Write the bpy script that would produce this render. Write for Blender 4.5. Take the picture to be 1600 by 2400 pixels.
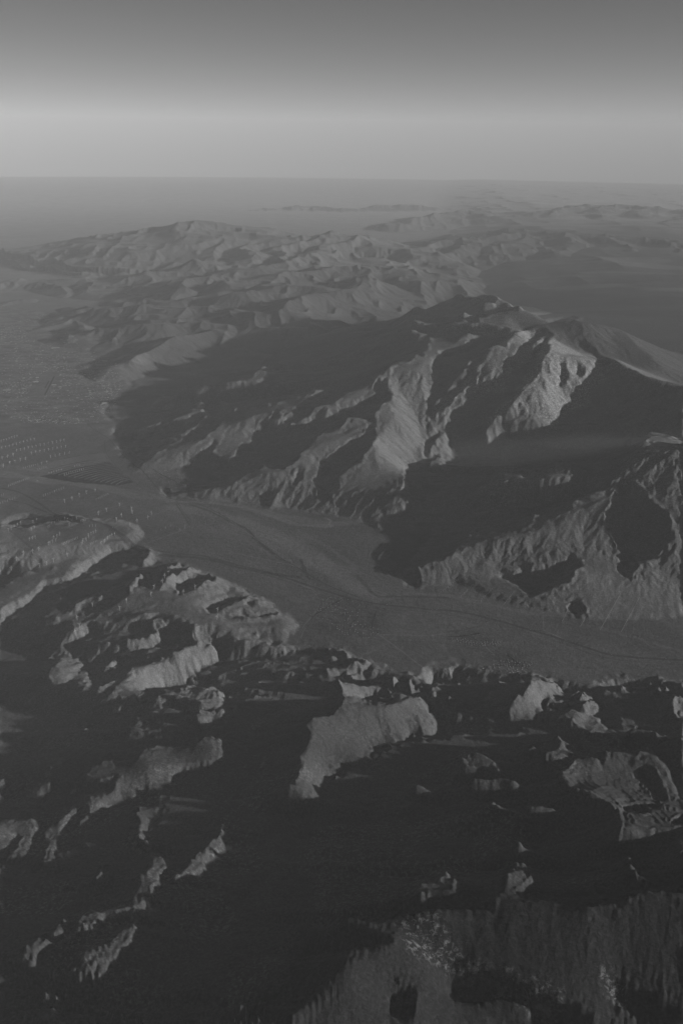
import bpy, math, random
import numpy as np
from mathutils import Matrix, Vector

for o in list(bpy.data.objects): bpy.data.objects.remove(o)
S = bpy.context.scene
C = S.collection

# ------------------------------------------------------------------ camera, light, sky
RE = 7.4e6            # radius the ground falls away by (earth, with refraction)
CH = 9000.0           # flying height, metres
F = 2333.0            # focal length in pixels of the 1600 wide photograph (35 mm)
ROLL = math.radians(.75); PITCH = math.radians(21.35)
SAZ = math.radians(102.0); SEL = math.radians(12.0)
cam = bpy.data.cameras.new('camera'); camo = bpy.data.objects.new('camera', cam); C.objects.link(camo)
cam.sensor_fit = 'VERTICAL'; cam.sensor_height = 36; cam.sensor_width = 24; cam.lens = F / 2400 * 36
cam.clip_start = 10; cam.clip_end = 2.0e6
_c, _s = math.cos(ROLL), math.sin(ROLL)
r0 = Vector((1, 0, 0)); u0 = Vector((0, math.sin(PITCH), math.cos(PITCH))); f0 = Vector((0, math.cos(PITCH), -math.sin(PITCH)))
rt = r0 * _c + u0 * _s; up = u0 * _c - r0 * _s
camo.matrix_world = Matrix((( rt.x, up.x, -f0.x, 0), (rt.y, up.y, -f0.y, 0), (rt.z, up.z, -f0.z, CH), (0, 0, 0, 1)))
S.camera = camo; S.cycles.diffuse_bounces = 0
W = bpy.data.worlds.new('World'); S.world = W; W.use_nodes = True
nt = W.node_tree; nt.nodes.clear()
sky = nt.nodes.new('ShaderNodeTexSky'); sky.sky_type = 'NISHITA'; sky.sun_disc = False
sky.sun_elevation = SEL; sky.sun_rotation = SAZ; sky.altitude = 6000; sky.air_density = 1.15; sky.dust_density = 0.2; sky.ozone_density = 1.5
sp = nt.nodes.new('ShaderNodeSeparateColor')          # black and white film behind a red filter
bg = nt.nodes.new('ShaderNodeBackground'); bg.inputs["Strength"].default_value = 0.078
wo = nt.nodes.new('ShaderNodeOutputWorld')
nt.links.new(sky.outputs[0], sp.inputs[0]); nt.links.new(sp.outputs[0], bg.inputs[0]); nt.links.new(bg.outputs[0], wo.inputs[0])
sl = bpy.data.lights.new('sun', 'SUN'); sl.energy = 5.0; sl.angle = math.radians(.5); sl.color = (1, 1, 1)
so = bpy.data.objects.new('sun', sl); C.objects.link(so)
sd = Vector((math.sin(SAZ) * math.cos(SEL), math.cos(SAZ) * math.cos(SEL), math.sin(SEL)))
so.rotation_euler = sd.to_track_quat('Z', 'Y').to_euler(); so.location = (0, 0, 20000)
vs = S.view_settings; vs.view_transform = 'Standard'; vs.look = 'None'; vs.gamma = 1; vs.exposure = -0.02; vs.use_curve_mapping = False
HAZE_DENSITY = 5.2e-6; HAZE_ALBEDO = 1.0; HAZE_G = -.2

A0,A1,DA=-28.6,38.04,0.22
L0,L1,DL=math.log(5200.),math.log(53000.),0.0085
NA=int(round((A1-A0)/DA))+1; NL=int((L1-L0)/DL)+2
def proj(x,y,z):
    z=z-CH
    fw=y*math.cos(PITCH)-z*math.sin(PITCH); up=y*math.sin(PITCH)+z*math.cos(PITCH)
    sx=F*x/fw; sy=-F*up/fw
    c,s=math.cos(ROLL),math.sin(ROLL)
    return 800+sx*c-sy*s, 1200+sx*s+sy*c, fw
def unproj(px,py,h):
    """pixel of the photograph -> ground point of height h above sea level"""
    c,s=math.cos(ROLL),math.sin(ROLL)
    a=np.asarray(px,float)-800; b=np.asarray(py,float)-1200
    sx=a*c+b*s; sy=-a*s+b*c
    dx=sx/F; dy=math.cos(PITCH)-sy/F*math.sin(PITCH); dz=-math.sin(PITCH)-sy/F*math.cos(PITCH)
    hz=np.hypot(dx,dy); m=dz/hz                # z = CH + m r ; ground = h - r^2/2RE
    H=CH-h                                     # m r + H + r^2/2RE = 0
    disc=m*m-2*H/RE
    r=np.where(disc>0,(-m-np.sqrt(np.maximum(disc,0)))*RE,3e5)
    return dx/hz*r, dy/hz*r
def bs(t):
    return ((1-t)**3/6,(3*t**3-6*t*t+4)/6,(-3*t**3+3*t*t+3*t+1)/6,t**3/6)
def hash2(ix,iy,seed):
    h=(ix.astype(np.int64)*374761393+iy.astype(np.int64)*668265263+seed*974634777)&0xffffffff
    h=((h^(h>>13))*1274126177)&0xffffffff
    h=h^(h>>16)
    return (h&0xffff).astype(np.float32)/65535.,((h>>16)&0xffff).astype(np.float32)/65535.
def vnoise(x,y,wl,seed):
    """smooth gradient-ish value noise, -1..1"""
    fx=x/wl; fy=y/wl; ix=np.floor(fx); iy=np.floor(fy); tx=(fx-ix).astype(np.float32); ty=(fy-iy).astype(np.float32)
    ix=ix.astype(np.int64); iy=iy.astype(np.int64)
    tx=tx*tx*tx*(tx*(tx*6-15)+10); ty=ty*ty*ty*(ty*(ty*6-15)+10)
    a=hash2(ix,iy,seed)[0]; b=hash2(ix+1,iy,seed)[0]; c=hash2(ix,iy+1,seed)[0]; d=hash2(ix+1,iy+1,seed)[0]
    return ((a*(1-tx)+b*tx)*(1-ty)+(c*(1-tx)+d*tx)*ty)*2-1
def gully(x,y,wl,px,py,seed):
    """stripes running along the fall line; (px,py) unit vector across it. returns value, d/dx, d/dy (per metre)"""
    fx=x/wl; fy=y/wl; ix=np.floor(fx); iy=np.floor(fy)
    tx=(fx-ix).astype(np.float32); ty=(fy-iy).astype(np.float32); ix=ix.astype(np.int64); iy=iy.astype(np.int64)
    v=0;gx=0;gy=0;wt=0
    for i in (-1,0,1):
        for j in (-1,0,1):
            hx,hy=hash2(ix+i,iy+j,seed)
            qx=tx-i-hx; qy=ty-j-hy
            d=qx*qx+qy*qy
            w=np.exp(-d*2.2)*np.maximum(0,1-d/2.6)
            m=(qx*px+qy*py)*6.2831853*.9+hx*6.28
            c=np.cos(m); s=np.sin(m)
            v=v+c*w; gx=gx-s*px*w; gy=gy-s*py*w; wt=wt+w
    wt=np.maximum(wt,1e-6)
    k=6.2831853*.9/wl
    return v/wt, gx/wt*k, gy/wt*k
OCT=((1300.,.016),(640.,.036),(320.,.047),(160.,.054),(80.,.070),(40.,.07))
def plain(x,y):
    X=x/1e3;Y=y/1e3
    z=470+35*X-8*(Y-16.6)
    z=np.clip(z,130,950)
    # high country south-west of the summits
    d=(X*.62+Y*.78)-31.5
    t=np.clip(d/7,0,1); t=t*t*(3-2*t)
    s=np.clip((X-(-.5)-(Y-38)*.12)/6,0,1)*np.clip((Y-30)/6,0,1)
    z=z+(1350-z)*s*t
    # rising apron in front, towards the camera
    f=np.clip((14.8-Y-.08*X)/7,0,1.3)
    return z+f*700
def detail(x,y,gx,gy,r,nmax=6,rough=None):
    """erosion relief on a macro surface with gradient gx,gy"""
    x=np.asarray(x); y=np.asarray(y)
    wx=x+vnoise(x,y,900,5)*110; wy=y+vnoise(x,y,900,6)*110
    sl0=np.hypot(gx,gy)
    mt=np.clip((sl0-.08)/.22,0,1); mt=mt*mt*(3-2*mt)
    if rough is not None: mt=np.maximum(mt,rough)
    near=.3+.7*np.clip((r-7500)/11500,0,1)+.7*np.clip((r-46000)/16000,0,1)
    tot=np.zeros_like(gx)
    gx=gx.copy(); gy=gy.copy()
    for k,(wl,am) in enumerate(OCT[:nmax]):
        fade=np.clip((wl*75/np.maximum(r,1)-.10)/.16,0,1)       # drop what is finer than a pixel
        if fade.max()<=0: break
        s=np.maximum(np.hypot(gx,gy),1e-3)
        px=(-gy/s).astype(np.float32); py=(gx/s).astype(np.float32)
        v,vx,vy=gully(wx,wy,wl,px,py,11+k)
        a=(wl*am)*mt*np.clip(s*2.2,.15,1.15)*fade*near
        # rounded crests / sharp-cut gullies
        if k>0: v=np.arcsin(np.clip(v,-.985,.985))*.68
        tot=tot+v*a; gx=gx+vx*a; gy=gy+vy*a
    return tot,mt

AZSTEP = .0605; RSTEP = 1.0
# relief above the plain, shaped for the shadows it casts (right end unseen, there to block sun): one row per distance (steps of 6 m, beyond 13 km 8 m), each value the step from its neighbour on the left
LAND = [
[911,3,1,1,1,1,1,1,1,1,1,1,1,1,1,1,1,1,1,1,1,1,1,1,1,1,1,1,1,1,1,1,1,1,1,1,1,1,1,1,1,1,1,1,1,1,0,1,1,1,1,1,1,1,0,1,1,1,1,1,0,1,1,0,1,1,0,1,1,0,1,0,0,1,0,0,1,903,1,911,-1,0,0,-1,0,-1,0,-1,0,-1,-1,0,-1,-1,-1,0,-1,-1,-1,0,-1,-1,-1,0,-1,-1,-1,-1,0,-1,-1,-1,-1,0,-1,-1,-1,-1,-1,0,-1,-1,-1,-1,-1,0,-1,0,-1,0,-1,0,-1,-1,0,-1,-1,0,-1,-1,0,-1,-1,-1,0,-1,-1,-1,-1,0,-1,-1,-1,-1,-1,-1,0,-1,-1,-1,-1,-1,-1,-1,-1,-1,-1,-1,-3,1013],
[910,3,1,1,1,1,1,1,1,1,1,1,1,1,1,1,1,1,1,1,1,1,1,1,1,1,1,1,1,1,1,1,1,1,1,1,1,1,1,1,1,1,1,1,1,1,1,1,1,1,0,1,1,1,1,1,1,1,1,0,1,1,1,1,0,1,1,0,1,1,0,1,0,1,0,0,1,0,0,1,903,1,906,-1,903,-1,0,-1,0,-1,0,-1,0,-1,-1,0,-1,-1,-1,0,-1,-1,-1,0,-1,-1,-1,0,-1,-1,-1,-1,-1,0,-1,-1,-1,-1,0,-1,-1,-1,-1,-1,0,-1,-1,-1,-1,0,-1,0,-1,0,-1,-1,0,-1,0,-1,-1,0,-1,-1,-1,0,-1,-1,-1,0,-1,-1,-1,-1,-1,-1,0,-1,-1,-1,-1,-1,-1,-1,-1,-1,-1,-1,-1,-1,-1,-1,-1,-3,1012],
[910,3,1,1,1,1,1,1,1,1,1,1,1,1,1,1,1,2,1,1,1,1,1,1,1,1,1,1,1,1,1,1,1,1,1,1,1,1,1,1,1,1,1,1,1,1,1,1,1,1,1,1,1,1,1,1,1,1,1,1,0,1,1,1,1,0,1,1,1,0,1,0,1,0,1,0,1,0,0,1,0,0,1,907,-1,903,-1,0,-1,0,-1,0,-1,-1,0,-1,-1,0,-1,-1,-1,-1,0,-1,-1,-1,0,-1,-1,-1,-1,0,-1,-1,-1,-1,-1,0,-1,-1,-1,-1,-1,0,-1,-1,-1,-1,-1,0,-1,0,-1,0,-1,0,-1,-1,0,-1,-1,0,-1,-1,-1,0,-1,-1,-1,-1,0,-1,-1,-1,-1,-1,-1,-1,0,-1,-1,-1,-1,-1,-1,-1,-1,-1,-1,-1,-1,-1,-1,-1,-1,-1,-3,1010],
[909,3,1,1,1,1,1,1,1,1,1,1,1,1,1,1,1,1,1,1,1,2,1,1,1,1,1,1,1,1,1,1,1,1,1,1,1,2,1,1,1,1,1,1,1,1,1,1,1,1,1,1,1,1,1,1,1,1,1,1,1,1,0,1,1,1,1,1,0,1,1,0,1,1,0,1,0,1,0,0,1,0,0,1,908,-1,0,0,-1,0,-1,0,-1,0,-1,-1,-1,0,-1,-1,-1,0,-1,-1,-1,0,-1,-1,-1,-1,0,-1,-1,-1,-1,-1,0,-1,-1,-1,-1,-1,0,-1,-1,-1,-1,-1,-1,0,-1,-1,0,-1,0,-1,0,-1,0,-1,-1,0,-1,-1,-1,0,-1,-1,-1,-1,0,-1,-1,-1,-1,-1,-1,-1,-1,-1,-1,-1,-1,-1,0,-1,-2,-1,-1,-1,-1,-1,-1,-1,-1,-1,-1,-1,-1,-3,1009],
[909,3,1,1,1,1,1,1,1,2,1,1,1,1,1,1,1,1,1,1,1,1,1,1,2,1,1,1,1,1,1,1,1,1,1,2,1,1,1,1,1,1,1,1,1,1,1,1,2,1,1,1,1,1,1,1,1,1,1,1,1,1,1,1,0,1,1,1,1,1,0,1,1,0,1,1,0,1,0,1,0,0,1,909,-1,0,0,-1,0,-1,0,-1,-1,0,-1,-1,0,-1,-1,-1,-1,0,-1,-1,-1,-1,0,-1,-1,-1,-1,0,-1,-1,-1,-1,-1,-1,0,-1,-1,-1,-1,-1,-1,0,-1,-1,-1,0,-1,0,-1,0,-1,-1,0,-1,-1,0,-1,-1,-1,0,-1,-1,-1,-1,0,-1,-1,-1,-1,-1,-1,-1,-1,-1,-1,-1,-1,-1,-1,-1,-1,-1,-1,-1,-1,-1,-1,-1,-1,-1,-1,-2,-1,-1,-1,-3,1008],
[908,3,1,1,1,1,1,1,1,1,1,1,1,1,1,1,1,2,1,1,1,1,1,1,1,1,1,2,1,1,1,1,1,1,1,1,2,1,1,1,1,1,1,1,1,2,1,1,1,1,1,1,1,1,1,1,2,1,1,1,1,1,1,1,1,1,1,0,1,1,1,1,1,0,1,1,0,1,1,0,1,0,0,1,910,-1,0,-1,0,-1,0,-1,-1,0,-1,-1,-1,-1,0,-1,-1,-1,0,-1,-1,-1,-1,-1,0,-1,-1,-1,-1,-1,0,-1,-1,-1,-1,-1,-1,-1,0,-1,-1,-1,-1,0,-1,-1,0,-1,0,-1,0,-1,-1,0,-1,-1,-1,0,-1,-1,-1,-1,0,-1,-1,-1,-1,-1,-1,-1,-1,-1,-1,-1,-1,-1,-1,-1,-1,-1,-1,-1,-1,-1,-1,-1,-2,-1,-1,-1,-1,-1,-1,-1,-1,-2,-3,1007],
[908,3,1,1,1,1,1,1,1,1,2,1,1,1,1,1,1,1,1,1,1,2,1,1,1,1,1,1,1,2,1,1,1,1,1,1,2,1,1,1,1,1,1,2,1,1,1,1,1,1,1,2,1,1,1,1,1,1,1,1,2,1,1,1,1,1,1,1,1,1,0,1,1,1,1,0,1,1,0,1,1,0,0,1,0,0,1,904,-1,903,-1,0,-1,-1,0,-1,-1,-1,0,-1,-1,-1,0,-1,-1,-1,-1,-1,0,-1,-1,-1,-1,-1,0,-1,-1,-1,-1,-1,-1,0,-1,-1,-1,-1,-1,-1,-1,0,-1,-1,0,-1,0,-1,0,-1,-1,0,-1,-1,0,-1,-1,-1,-1,0,-1,-1,-1,-1,-1,-1,-1,-1,-1,-1,-1,-1,-1,-1,-1,-1,-1,-1,-1,-1,-1,-2,-1,-1,-1,-1,-1,-1,-1,-2,-1,-1,-1,-1,-1,-1,-2,-3,1006],
[908,3,1,1,1,1,2,1,1,1,1,1,1,1,1,1,2,1,1,1,1,1,1,1,2,1,1,1,1,1,1,2,1,1,1,1,1,2,1,1,1,1,1,2,1,1,1,1,1,2,1,1,1,1,1,2,1,1,1,1,1,1,1,2,1,1,1,1,1,1,1,1,1,0,1,1,1,1,0,1,1,0,1,0,0,1,907,-1,0,-1,0,-1,-1,0,-1,-1,-1,0,-1,-1,-1,-1,0,-1,-1,-1,-1,-1,0,-1,-1,-1,-1,-1,-1,0,-1,-1,-1,-1,-1,-1,-1,0,-1,-1,-1,-1,-1,0,-1,0,-1,0,-1,-1,0,-1,-1,0,-1,-1,-1,-1,0,-1,-1,-1,-1,-1,-1,-1,-1,-1,-1,-1,-1,-1,-1,-1,-1,-1,-1,-1,-1,-2,-1,-1,-1,-1,-1,-1,-1,-2,-1,-1,-1,-1,-1,-2,-1,-1,-1,-1,-2,-3,1005],
[908,3,2,1,1,1,1,1,1,1,1,1,1,2,1,1,1,1,1,1,1,2,1,1,1,1,1,2,1,1,1,1,1,2,1,1,1,1,2,1,1,1,1,2,1,1,1,1,2,1,1,1,1,2,1,1,1,1,2,1,1,1,1,1,1,2,1,1,1,1,1,1,1,1,1,1,1,0,1,1,1,0,1,0,1,903,1,-1,903,-1,0,-1,0,-1,-1,0,-1,-1,-1,-1,0,-1,-1,-1,-1,0,-1,-1,-1,-1,-1,-1,0,-1,-1,-1,-1,-1,-1,0,-1,-1,-1,-1,-1,-1,-1,-1,-1,0,-1,0,-1,0,-1,-1,0,-1,0,-1,-1,-1,0,-1,-1,-1,-1,-1,-1,-1,-1,-1,-1,-1,-1,-1,-1,-1,-1,-1,-1,-1,-1,-1,-1,-2,-1,-1,-1,-1,-1,-2,-1,-1,-1,-1,-1,-2,-1,-1,-1,-1,-2,-1,-1,-1,-1,-2,-3,1004],
[907,3,1,1,1,1,1,1,1,1,1,2,1,1,1,1,1,1,1,2,1,1,1,1,1,2,1,1,1,1,1,2,1,1,1,1,2,1,1,1,2,1,1,1,1,2,1,1,1,2,1,1,1,2,1,1,1,1,2,1,1,1,2,1,1,1,1,2,1,1,1,1,1,1,1,1,1,1,1,1,1,0,1,1,1,0,0,1,-1,1,903,-1,0,-1,0,-1,-1,-1,0,-1,-1,-1,0,-1,-1,-1,-1,-1,0,-1,-1,-1,-1,-1,-1,-1,0,-1,-1,-1,-1,-1,-1,-1,-1,0,-1,-1,-1,-1,-1,-1,0,-1,0,-1,-1,0,-1,0,-1,-1,0,-1,-1,-1,-1,-1,0,-1,-1,-1,-1,-1,-1,-1,-1,-1,-2,-1,-1,-1,-1,-1,-1,-1,-2,-1,-1,-1,-1,-1,-2,-1,-1,-1,-1,-2,-1,-1,-1,-2,-1,-1,-1,-2,-1,-1,-1,-1,-2,-1,-3,1003],
[907,3,1,1,1,1,1,1,1,1,2,1,1,1,1,1,1,2,1,1,1,1,1,2,1,1,1,1,2,1,1,1,1,2,1,1,1,1,2,1,1,1,2,1,1,1,2,1,1,1,2,1,1,2,1,1,1,2,1,1,1,2,1,1,1,2,1,1,1,2,1,1,1,1,1,1,2,1,1,1,1,0,1,1,0,1,0,2,-1,1,0,-1,0,-1,0,-1,0,-1,-1,0,-1,-1,-1,-1,0,-1,-1,-1,-1,-1,0,-2,0,-1,-1,-1,-1,-1,-1,0,-1,-1,-1,-1,-1,-1,-1,-1,-1,-1,0,-1,-1,-1,0,-1,0,-1,0,-1,-1,0,-1,-1,-1,0,-1,-1,-1,-1,-1,-1,-1,-1,-1,-1,-1,-1,-1,-1,-1,-2,-1,-1,-1,-1,-1,-2,-1,-1,-1,-1,-2,-1,-1,-1,-2,-1,-1,-1,-2,-1,-1,-1,-2,-1,-1,-1,-2,-1,-1,-1,-2,-1,-1,-3,1002],
[907,3,1,1,1,1,1,1,1,2,1,1,1,1,1,1,2,1,1,1,1,1,2,1,1,1,1,2,1,1,1,2,1,1,1,1,2,1,1,1,2,1,1,2,1,1,1,2,1,1,1,2,1,1,2,1,1,2,1,1,2,1,1,1,2,1,1,2,1,1,1,2,1,1,1,2,1,1,1,1,1,1,1,1,1,1,-1,1,0,1,0,0,1,-2,0,-1,-1,-1,-1,0,-1,-1,0,-1,-1,-1,-1,-1,0,-2,0,-1,-1,-1,-1,-1,-1,-1,-1,-1,-1,0,-1,-1,-1,-1,-1,-1,0,-1,-1,-1,-1,0,-1,0,-1,-1,0,-1,0,-1,-1,-1,0,-1,-1,-1,-1,-1,-1,-1,-1,-1,-1,-1,-2,-1,-1,-1,-1,-1,-2,-1,-1,-1,-2,-1,-1,-1,-2,-1,-1,-1,-2,-1,-1,-1,-2,-1,-1,-2,-1,-1,-1,-2,-1,-1,-2,-1,-1,-2,-1,-1,-1,-4,1002],
[907,3,1,1,1,1,1,1,2,1,1,1,1,1,1,2,1,1,1,1,1,2,1,1,1,1,2,1,1,1,2,1,1,1,2,1,1,1,2,1,1,1,2,1,1,2,1,1,1,2,1,1,2,1,1,2,1,1,2,1,1,2,1,1,2,1,1,2,1,1,2,1,1,2,1,1,2,1,1,1,1,1,1,1,1,3,-1,2,-1,1,-1,0,-1,0,-1,0,-1,-1,0,-1,-2,0,-3,1,-2,0,-1,0,-1,-1,-1,-1,-1,0,-1,-1,-1,-1,0,-1,-1,-1,-1,-1,-1,-1,0,-1,-1,-1,-1,0,-1,0,-1,0,-1,0,-1,-1,-1,-1,0,-1,-1,-1,-1,-1,-1,-1,-1,-1,-1,-1,-1,-2,-1,-1,-1,-1,-2,-1,-1,-1,-2,-1,-1,-1,-2,-1,-1,-2,-1,-1,-2,-1,-1,-2,-1,-1,-2,-1,-2,-1,-1,-2,-1,-1,-2,-1,-1,-2,-1,-1,-2,-1,-3,1001],
[907,3,1,1,1,1,1,1,2,1,1,1,1,1,1,2,1,1,1,1,1,2,1,1,1,2,1,1,1,1,2,1,1,1,2,1,1,2,1,1,1,2,1,1,2,1,1,2,1,1,2,1,1,2,1,1,2,1,1,2,1,2,1,1,2,1,1,2,1,2,1,1,2,1,2,1,1,1,2,1,2,1,1,1,0,2,-1,2,0,1,-1,2,-1,0,-1,-4,1,-4,2,-3,1,0,-1,1,-2,0,-2,0,-1,-1,0,-1,1,-3,0,-2,1,-2,-1,-1,-1,0,-1,-1,-1,-1,-1,-1,0,-1,-1,-1,0,-1,0,-1,-1,0,-1,-1,0,-1,-1,-1,-1,0,-2,0,-2,-1,-1,-1,-1,-1,-2,-1,-1,-1,-1,-2,-1,-1,-2,-1,-1,-1,-2,-1,-1,-2,-1,-2,-1,-1,-2,-1,-1,-2,-1,-2,-1,-1,-2,-1,-2,-1,-1,-2,-1,-2,-1,-1,-2,-1,-1,-2,-1,-3,1000],
[907,3,1,1,1,1,1,1,2,1,1,1,1,1,1,2,1,1,1,1,1,2,1,1,1,2,1,1,1,2,1,1,1,2,1,1,1,2,1,1,2,1,1,2,1,1,1,2,1,2,1,1,2,1,1,2,1,1,2,1,2,1,1,2,1,2,1,1,2,1,2,1,2,1,1,1,2,2,1,1,1,1,2,2,0,2,1,2,-1,2,-3,1,-3,-1,2,-2,5,-6,6,-7,3,-6,0,-2,1,-3,2,-1,1,-4,3,-8,5,-3,2,-2,-1,0,-1,-1,0,-1,-2,0,-1,0,-1,-1,-1,0,-1,-1,-1,0,-1,-1,0,-1,0,-1,-1,-1,-1,-1,0,-2,0,-2,0,-2,-1,-1,-1,-1,-2,-1,-1,-1,-2,-1,-1,-2,-1,-1,-2,-1,-2,-1,-1,-2,-1,-1,-2,-1,-2,-1,-2,-1,-1,-2,-1,-2,-1,-2,-1,-1,-2,-1,-2,-1,-1,-2,-1,-2,-1,-2,-1,-1,-3,999],
[906,3,1,1,1,1,1,1,1,1,1,1,1,1,1,1,2,1,1,1,1,1,2,1,1,1,1,2,1,1,1,2,1,1,2,1,1,1,2,1,1,2,1,1,2,1,1,2,1,1,2,1,1,2,1,1,2,1,2,1,1,2,1,2,1,2,1,2,1,1,2,1,1,2,1,3,1,1,1,1,2,1,2,1,1,1,1,0,2,-1,4,-1,6,-3,1,-5,-8,4,-11,10,-9,7,-4,6,-5,8,-9,6,-8,2,-1,0,3,-4,-1,-2,3,-3,1,-3,-1,-1,0,0,-1,-2,0,-1,-1,0,-1,-1,-1,0,-1,0,-1,-1,-1,0,-1,-1,-1,-1,0,-1,-1,-1,-2,-1,-1,-1,-1,-1,-2,-1,-1,-1,-2,-1,-2,-1,-1,-2,-1,-2,-1,-1,-2,-1,-2,-1,-2,-1,-1,-2,-1,-2,-1,-2,-1,-2,-1,-1,-2,-1,-2,-1,-2,-1,-2,-1,-1,-2,-1,-2,-1,-1,-1,-1,-1,903,-3,994],
[904,3,1,1,1,1,1,1,1,1,1,1,0,1,1,1,1,1,1,1,1,1,1,1,2,1,1,1,1,2,1,1,1,2,1,1,1,2,1,1,2,1,1,1,2,1,1,2,1,1,2,1,2,1,1,2,1,1,2,1,2,1,1,2,1,2,1,2,1,1,2,1,3,1,2,1,1,2,0,2,2,1,1,1,-1,3,0,3,0,5,1,0,1,-12,9,-17,15,0,-2,8,-7,0,4,-3,-15,12,-27,24,-10,7,7,-11,13,-25,15,-12,14,-9,7,-9,9,-4,2,-2,-3,1,-1,0,0,-2,0,-1,-1,0,-1,-1,-1,0,-1,-1,-1,0,-1,-1,0,-2,0,-3,0,-1,-1,0,-2,-1,-2,-1,-1,-1,-2,-1,-1,-1,-2,-1,-2,-1,-2,-1,-2,-1,-2,-1,-2,-1,-2,-1,-2,-1,-2,-1,-2,-1,-1,-2,-1,-2,-1,-2,-1,-2,-1,-2,-1,-2,-1,-1,-2,-1,-1,-1,-1,0,0,-1,0,0,-1,0,0,-1,0,-1,0,-3,987],
[0,0,4,1,1,1,1,1,1,0,1,1,1,1,1,1,1,0,1,1,1,1,0,1,1,1,1,1,1,1,1,1,1,2,1,1,1,2,1,1,1,2,1,1,2,1,1,2,1,1,2,1,1,2,1,1,2,1,1,2,1,2,1,1,2,1,2,1,2,1,2,2,1,2,1,1,1,1,3,1,2,0,2,0,1,1,3,1,3,-3,4,-5,4,-11,9,20,-17,30,-27,7,-11,7,-24,18,-24,9,21,-15,32,-28,5,-4,-3,4,-4,14,-3,3,-2,-10,0,-3,6,-7,-2,0,1,0,2,-5,1,-2,1,-1,-1,-1,-1,-1,0,-1,-1,0,-1,-1,-1,-1,0,-2,0,-1,0,-1,-2,-1,-2,0,-2,0,-2,-1,-2,0,-2,-2,-1,-2,-1,-1,-2,-1,-2,-1,-2,-2,-1,-2,-1,-2,-1,-2,-1,-2,-1,-2,-1,-2,-1,-2,-1,-2,-1,-2,-1,-2,-1,-2,-1,-1,-2,-1,-1,0,-1,0,0,-1,0,0,-1,0,-1,0,0,-1,0,-1,0,-1,-1,0,-1,0,-3,981],
[4,1,1,1,1,1,1,1,1,1,1,1,1,1,1,0,1,1,1,1,1,0,1,1,0,1,1,1,0,1,1,1,1,1,1,1,1,1,1,2,1,1,2,1,1,1,2,1,1,2,1,1,2,1,1,2,1,2,1,1,2,1,2,2,1,1,2,2,1,2,1,1,1,2,1,3,1,1,1,0,1,1,2,1,2,0,-2,-2,2,0,9,-5,15,2,-40,28,-38,33,-16,14,-17,45,-22,29,-16,-5,-5,-13,5,3,-2,4,6,2,6,2,-3,-5,0,-1,3,-6,1,-3,1,-1,-2,0,-3,0,-1,0,-2,-1,-1,-1,-1,0,-2,-1,0,-2,-1,-1,-1,-1,-1,-1,1,-6,2,-2,2,-2,-1,-1,-3,-1,0,-2,0,-3,1,-2,-1,-2,-1,-2,-2,-1,-2,-1,-2,-1,-2,-2,-1,-2,-1,-2,-2,-1,-2,-1,-2,-1,-2,-1,-2,-1,-1,-2,-1,-2,-1,-2,-1,-1,-1,-1,-1,0,0,-1,903,-1,0,-1,0,0,-1,0,-1,0,-1,-1,0,-1,-1,0,-1,-1,0,-1,-3,977],
[6,1,1,1,1,1,1,1,1,1,1,1,1,1,1,1,1,1,1,1,0,1,1,1,0,1,1,0,1,0,1,1,0,1,0,1,1,1,1,1,2,1,1,1,2,1,1,2,1,1,1,2,1,2,1,2,1,2,1,2,1,1,2,1,2,2,1,2,1,1,1,3,1,2,-2,1,2,0,4,0,3,-1,0,2,-6,7,1,6,5,-20,11,-17,0,25,-7,29,-21,9,-1,20,-47,17,-37,20,-3,2,4,10,-3,7,0,0,3,-2,2,2,0,9,-2,-3,-4,2,-2,-2,-1,0,-1,0,0,-1,-1,-1,-1,0,-1,-2,0,-1,-1,-1,-1,-2,-1,-1,-1,-2,-1,-1,-5,8,-5,0,-4,-1,-1,0,1,-2,-2,0,-3,2,-4,-2,-1,-2,-1,-2,-1,-2,-1,-2,-2,-2,-1,-2,-1,-2,-1,-2,-1,-2,-2,-1,-2,-1,-2,-1,-2,-1,-1,-2,-1,-2,-1,-1,-2,-1,-1,903,-1,903,-1,0,0,-1,0,-1,0,-1,0,-1,0,-1,-1,0,-1,-1,-1,0,-1,-1,-1,-1,0,-1,-3,973],
[8,0,2,1,1,1,1,1,1,1,1,2,1,1,1,1,1,1,0,1,1,1,1,1,0,1,1,0,1,1,0,1,0,0,1,0,1,0,1,1,1,1,1,1,1,1,2,1,1,2,1,2,1,1,2,1,2,1,2,1,2,2,1,2,0,2,1,1,2,2,1,0,-1,4,3,1,3,-5,3,-4,4,-1,2,4,-2,4,-13,-12,22,-4,23,-4,-2,1,-17,4,-6,0,-23,35,-22,37,-18,9,-4,14,-20,11,-6,3,0,0,1,2,1,0,3,1,1,5,7,-11,11,-11,4,-6,2,-2,0,-2,0,-1,0,-2,0,-2,0,-1,-1,-2,-1,-1,-1,-2,-1,-2,-1,-1,-1,-8,-1,4,1,1,-3,-5,-2,-1,1,1,-5,2,-3,4,-4,0,-4,-1,-2,-1,-2,-2,-2,-1,-2,-1,-2,-2,-1,-2,-1,-2,-1,-1,-1,-2,-1,-2,-2,-1,-2,-2,-1,-2,-1,-1,-1,-1,903,-1,903,-1,0,0,-1,0,-1,0,-1,0,-1,0,-1,0,-1,-1,-1,0,-1,-1,-1,-1,0,-1,-1,-1,-1,-1,-1,-3,970],
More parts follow.
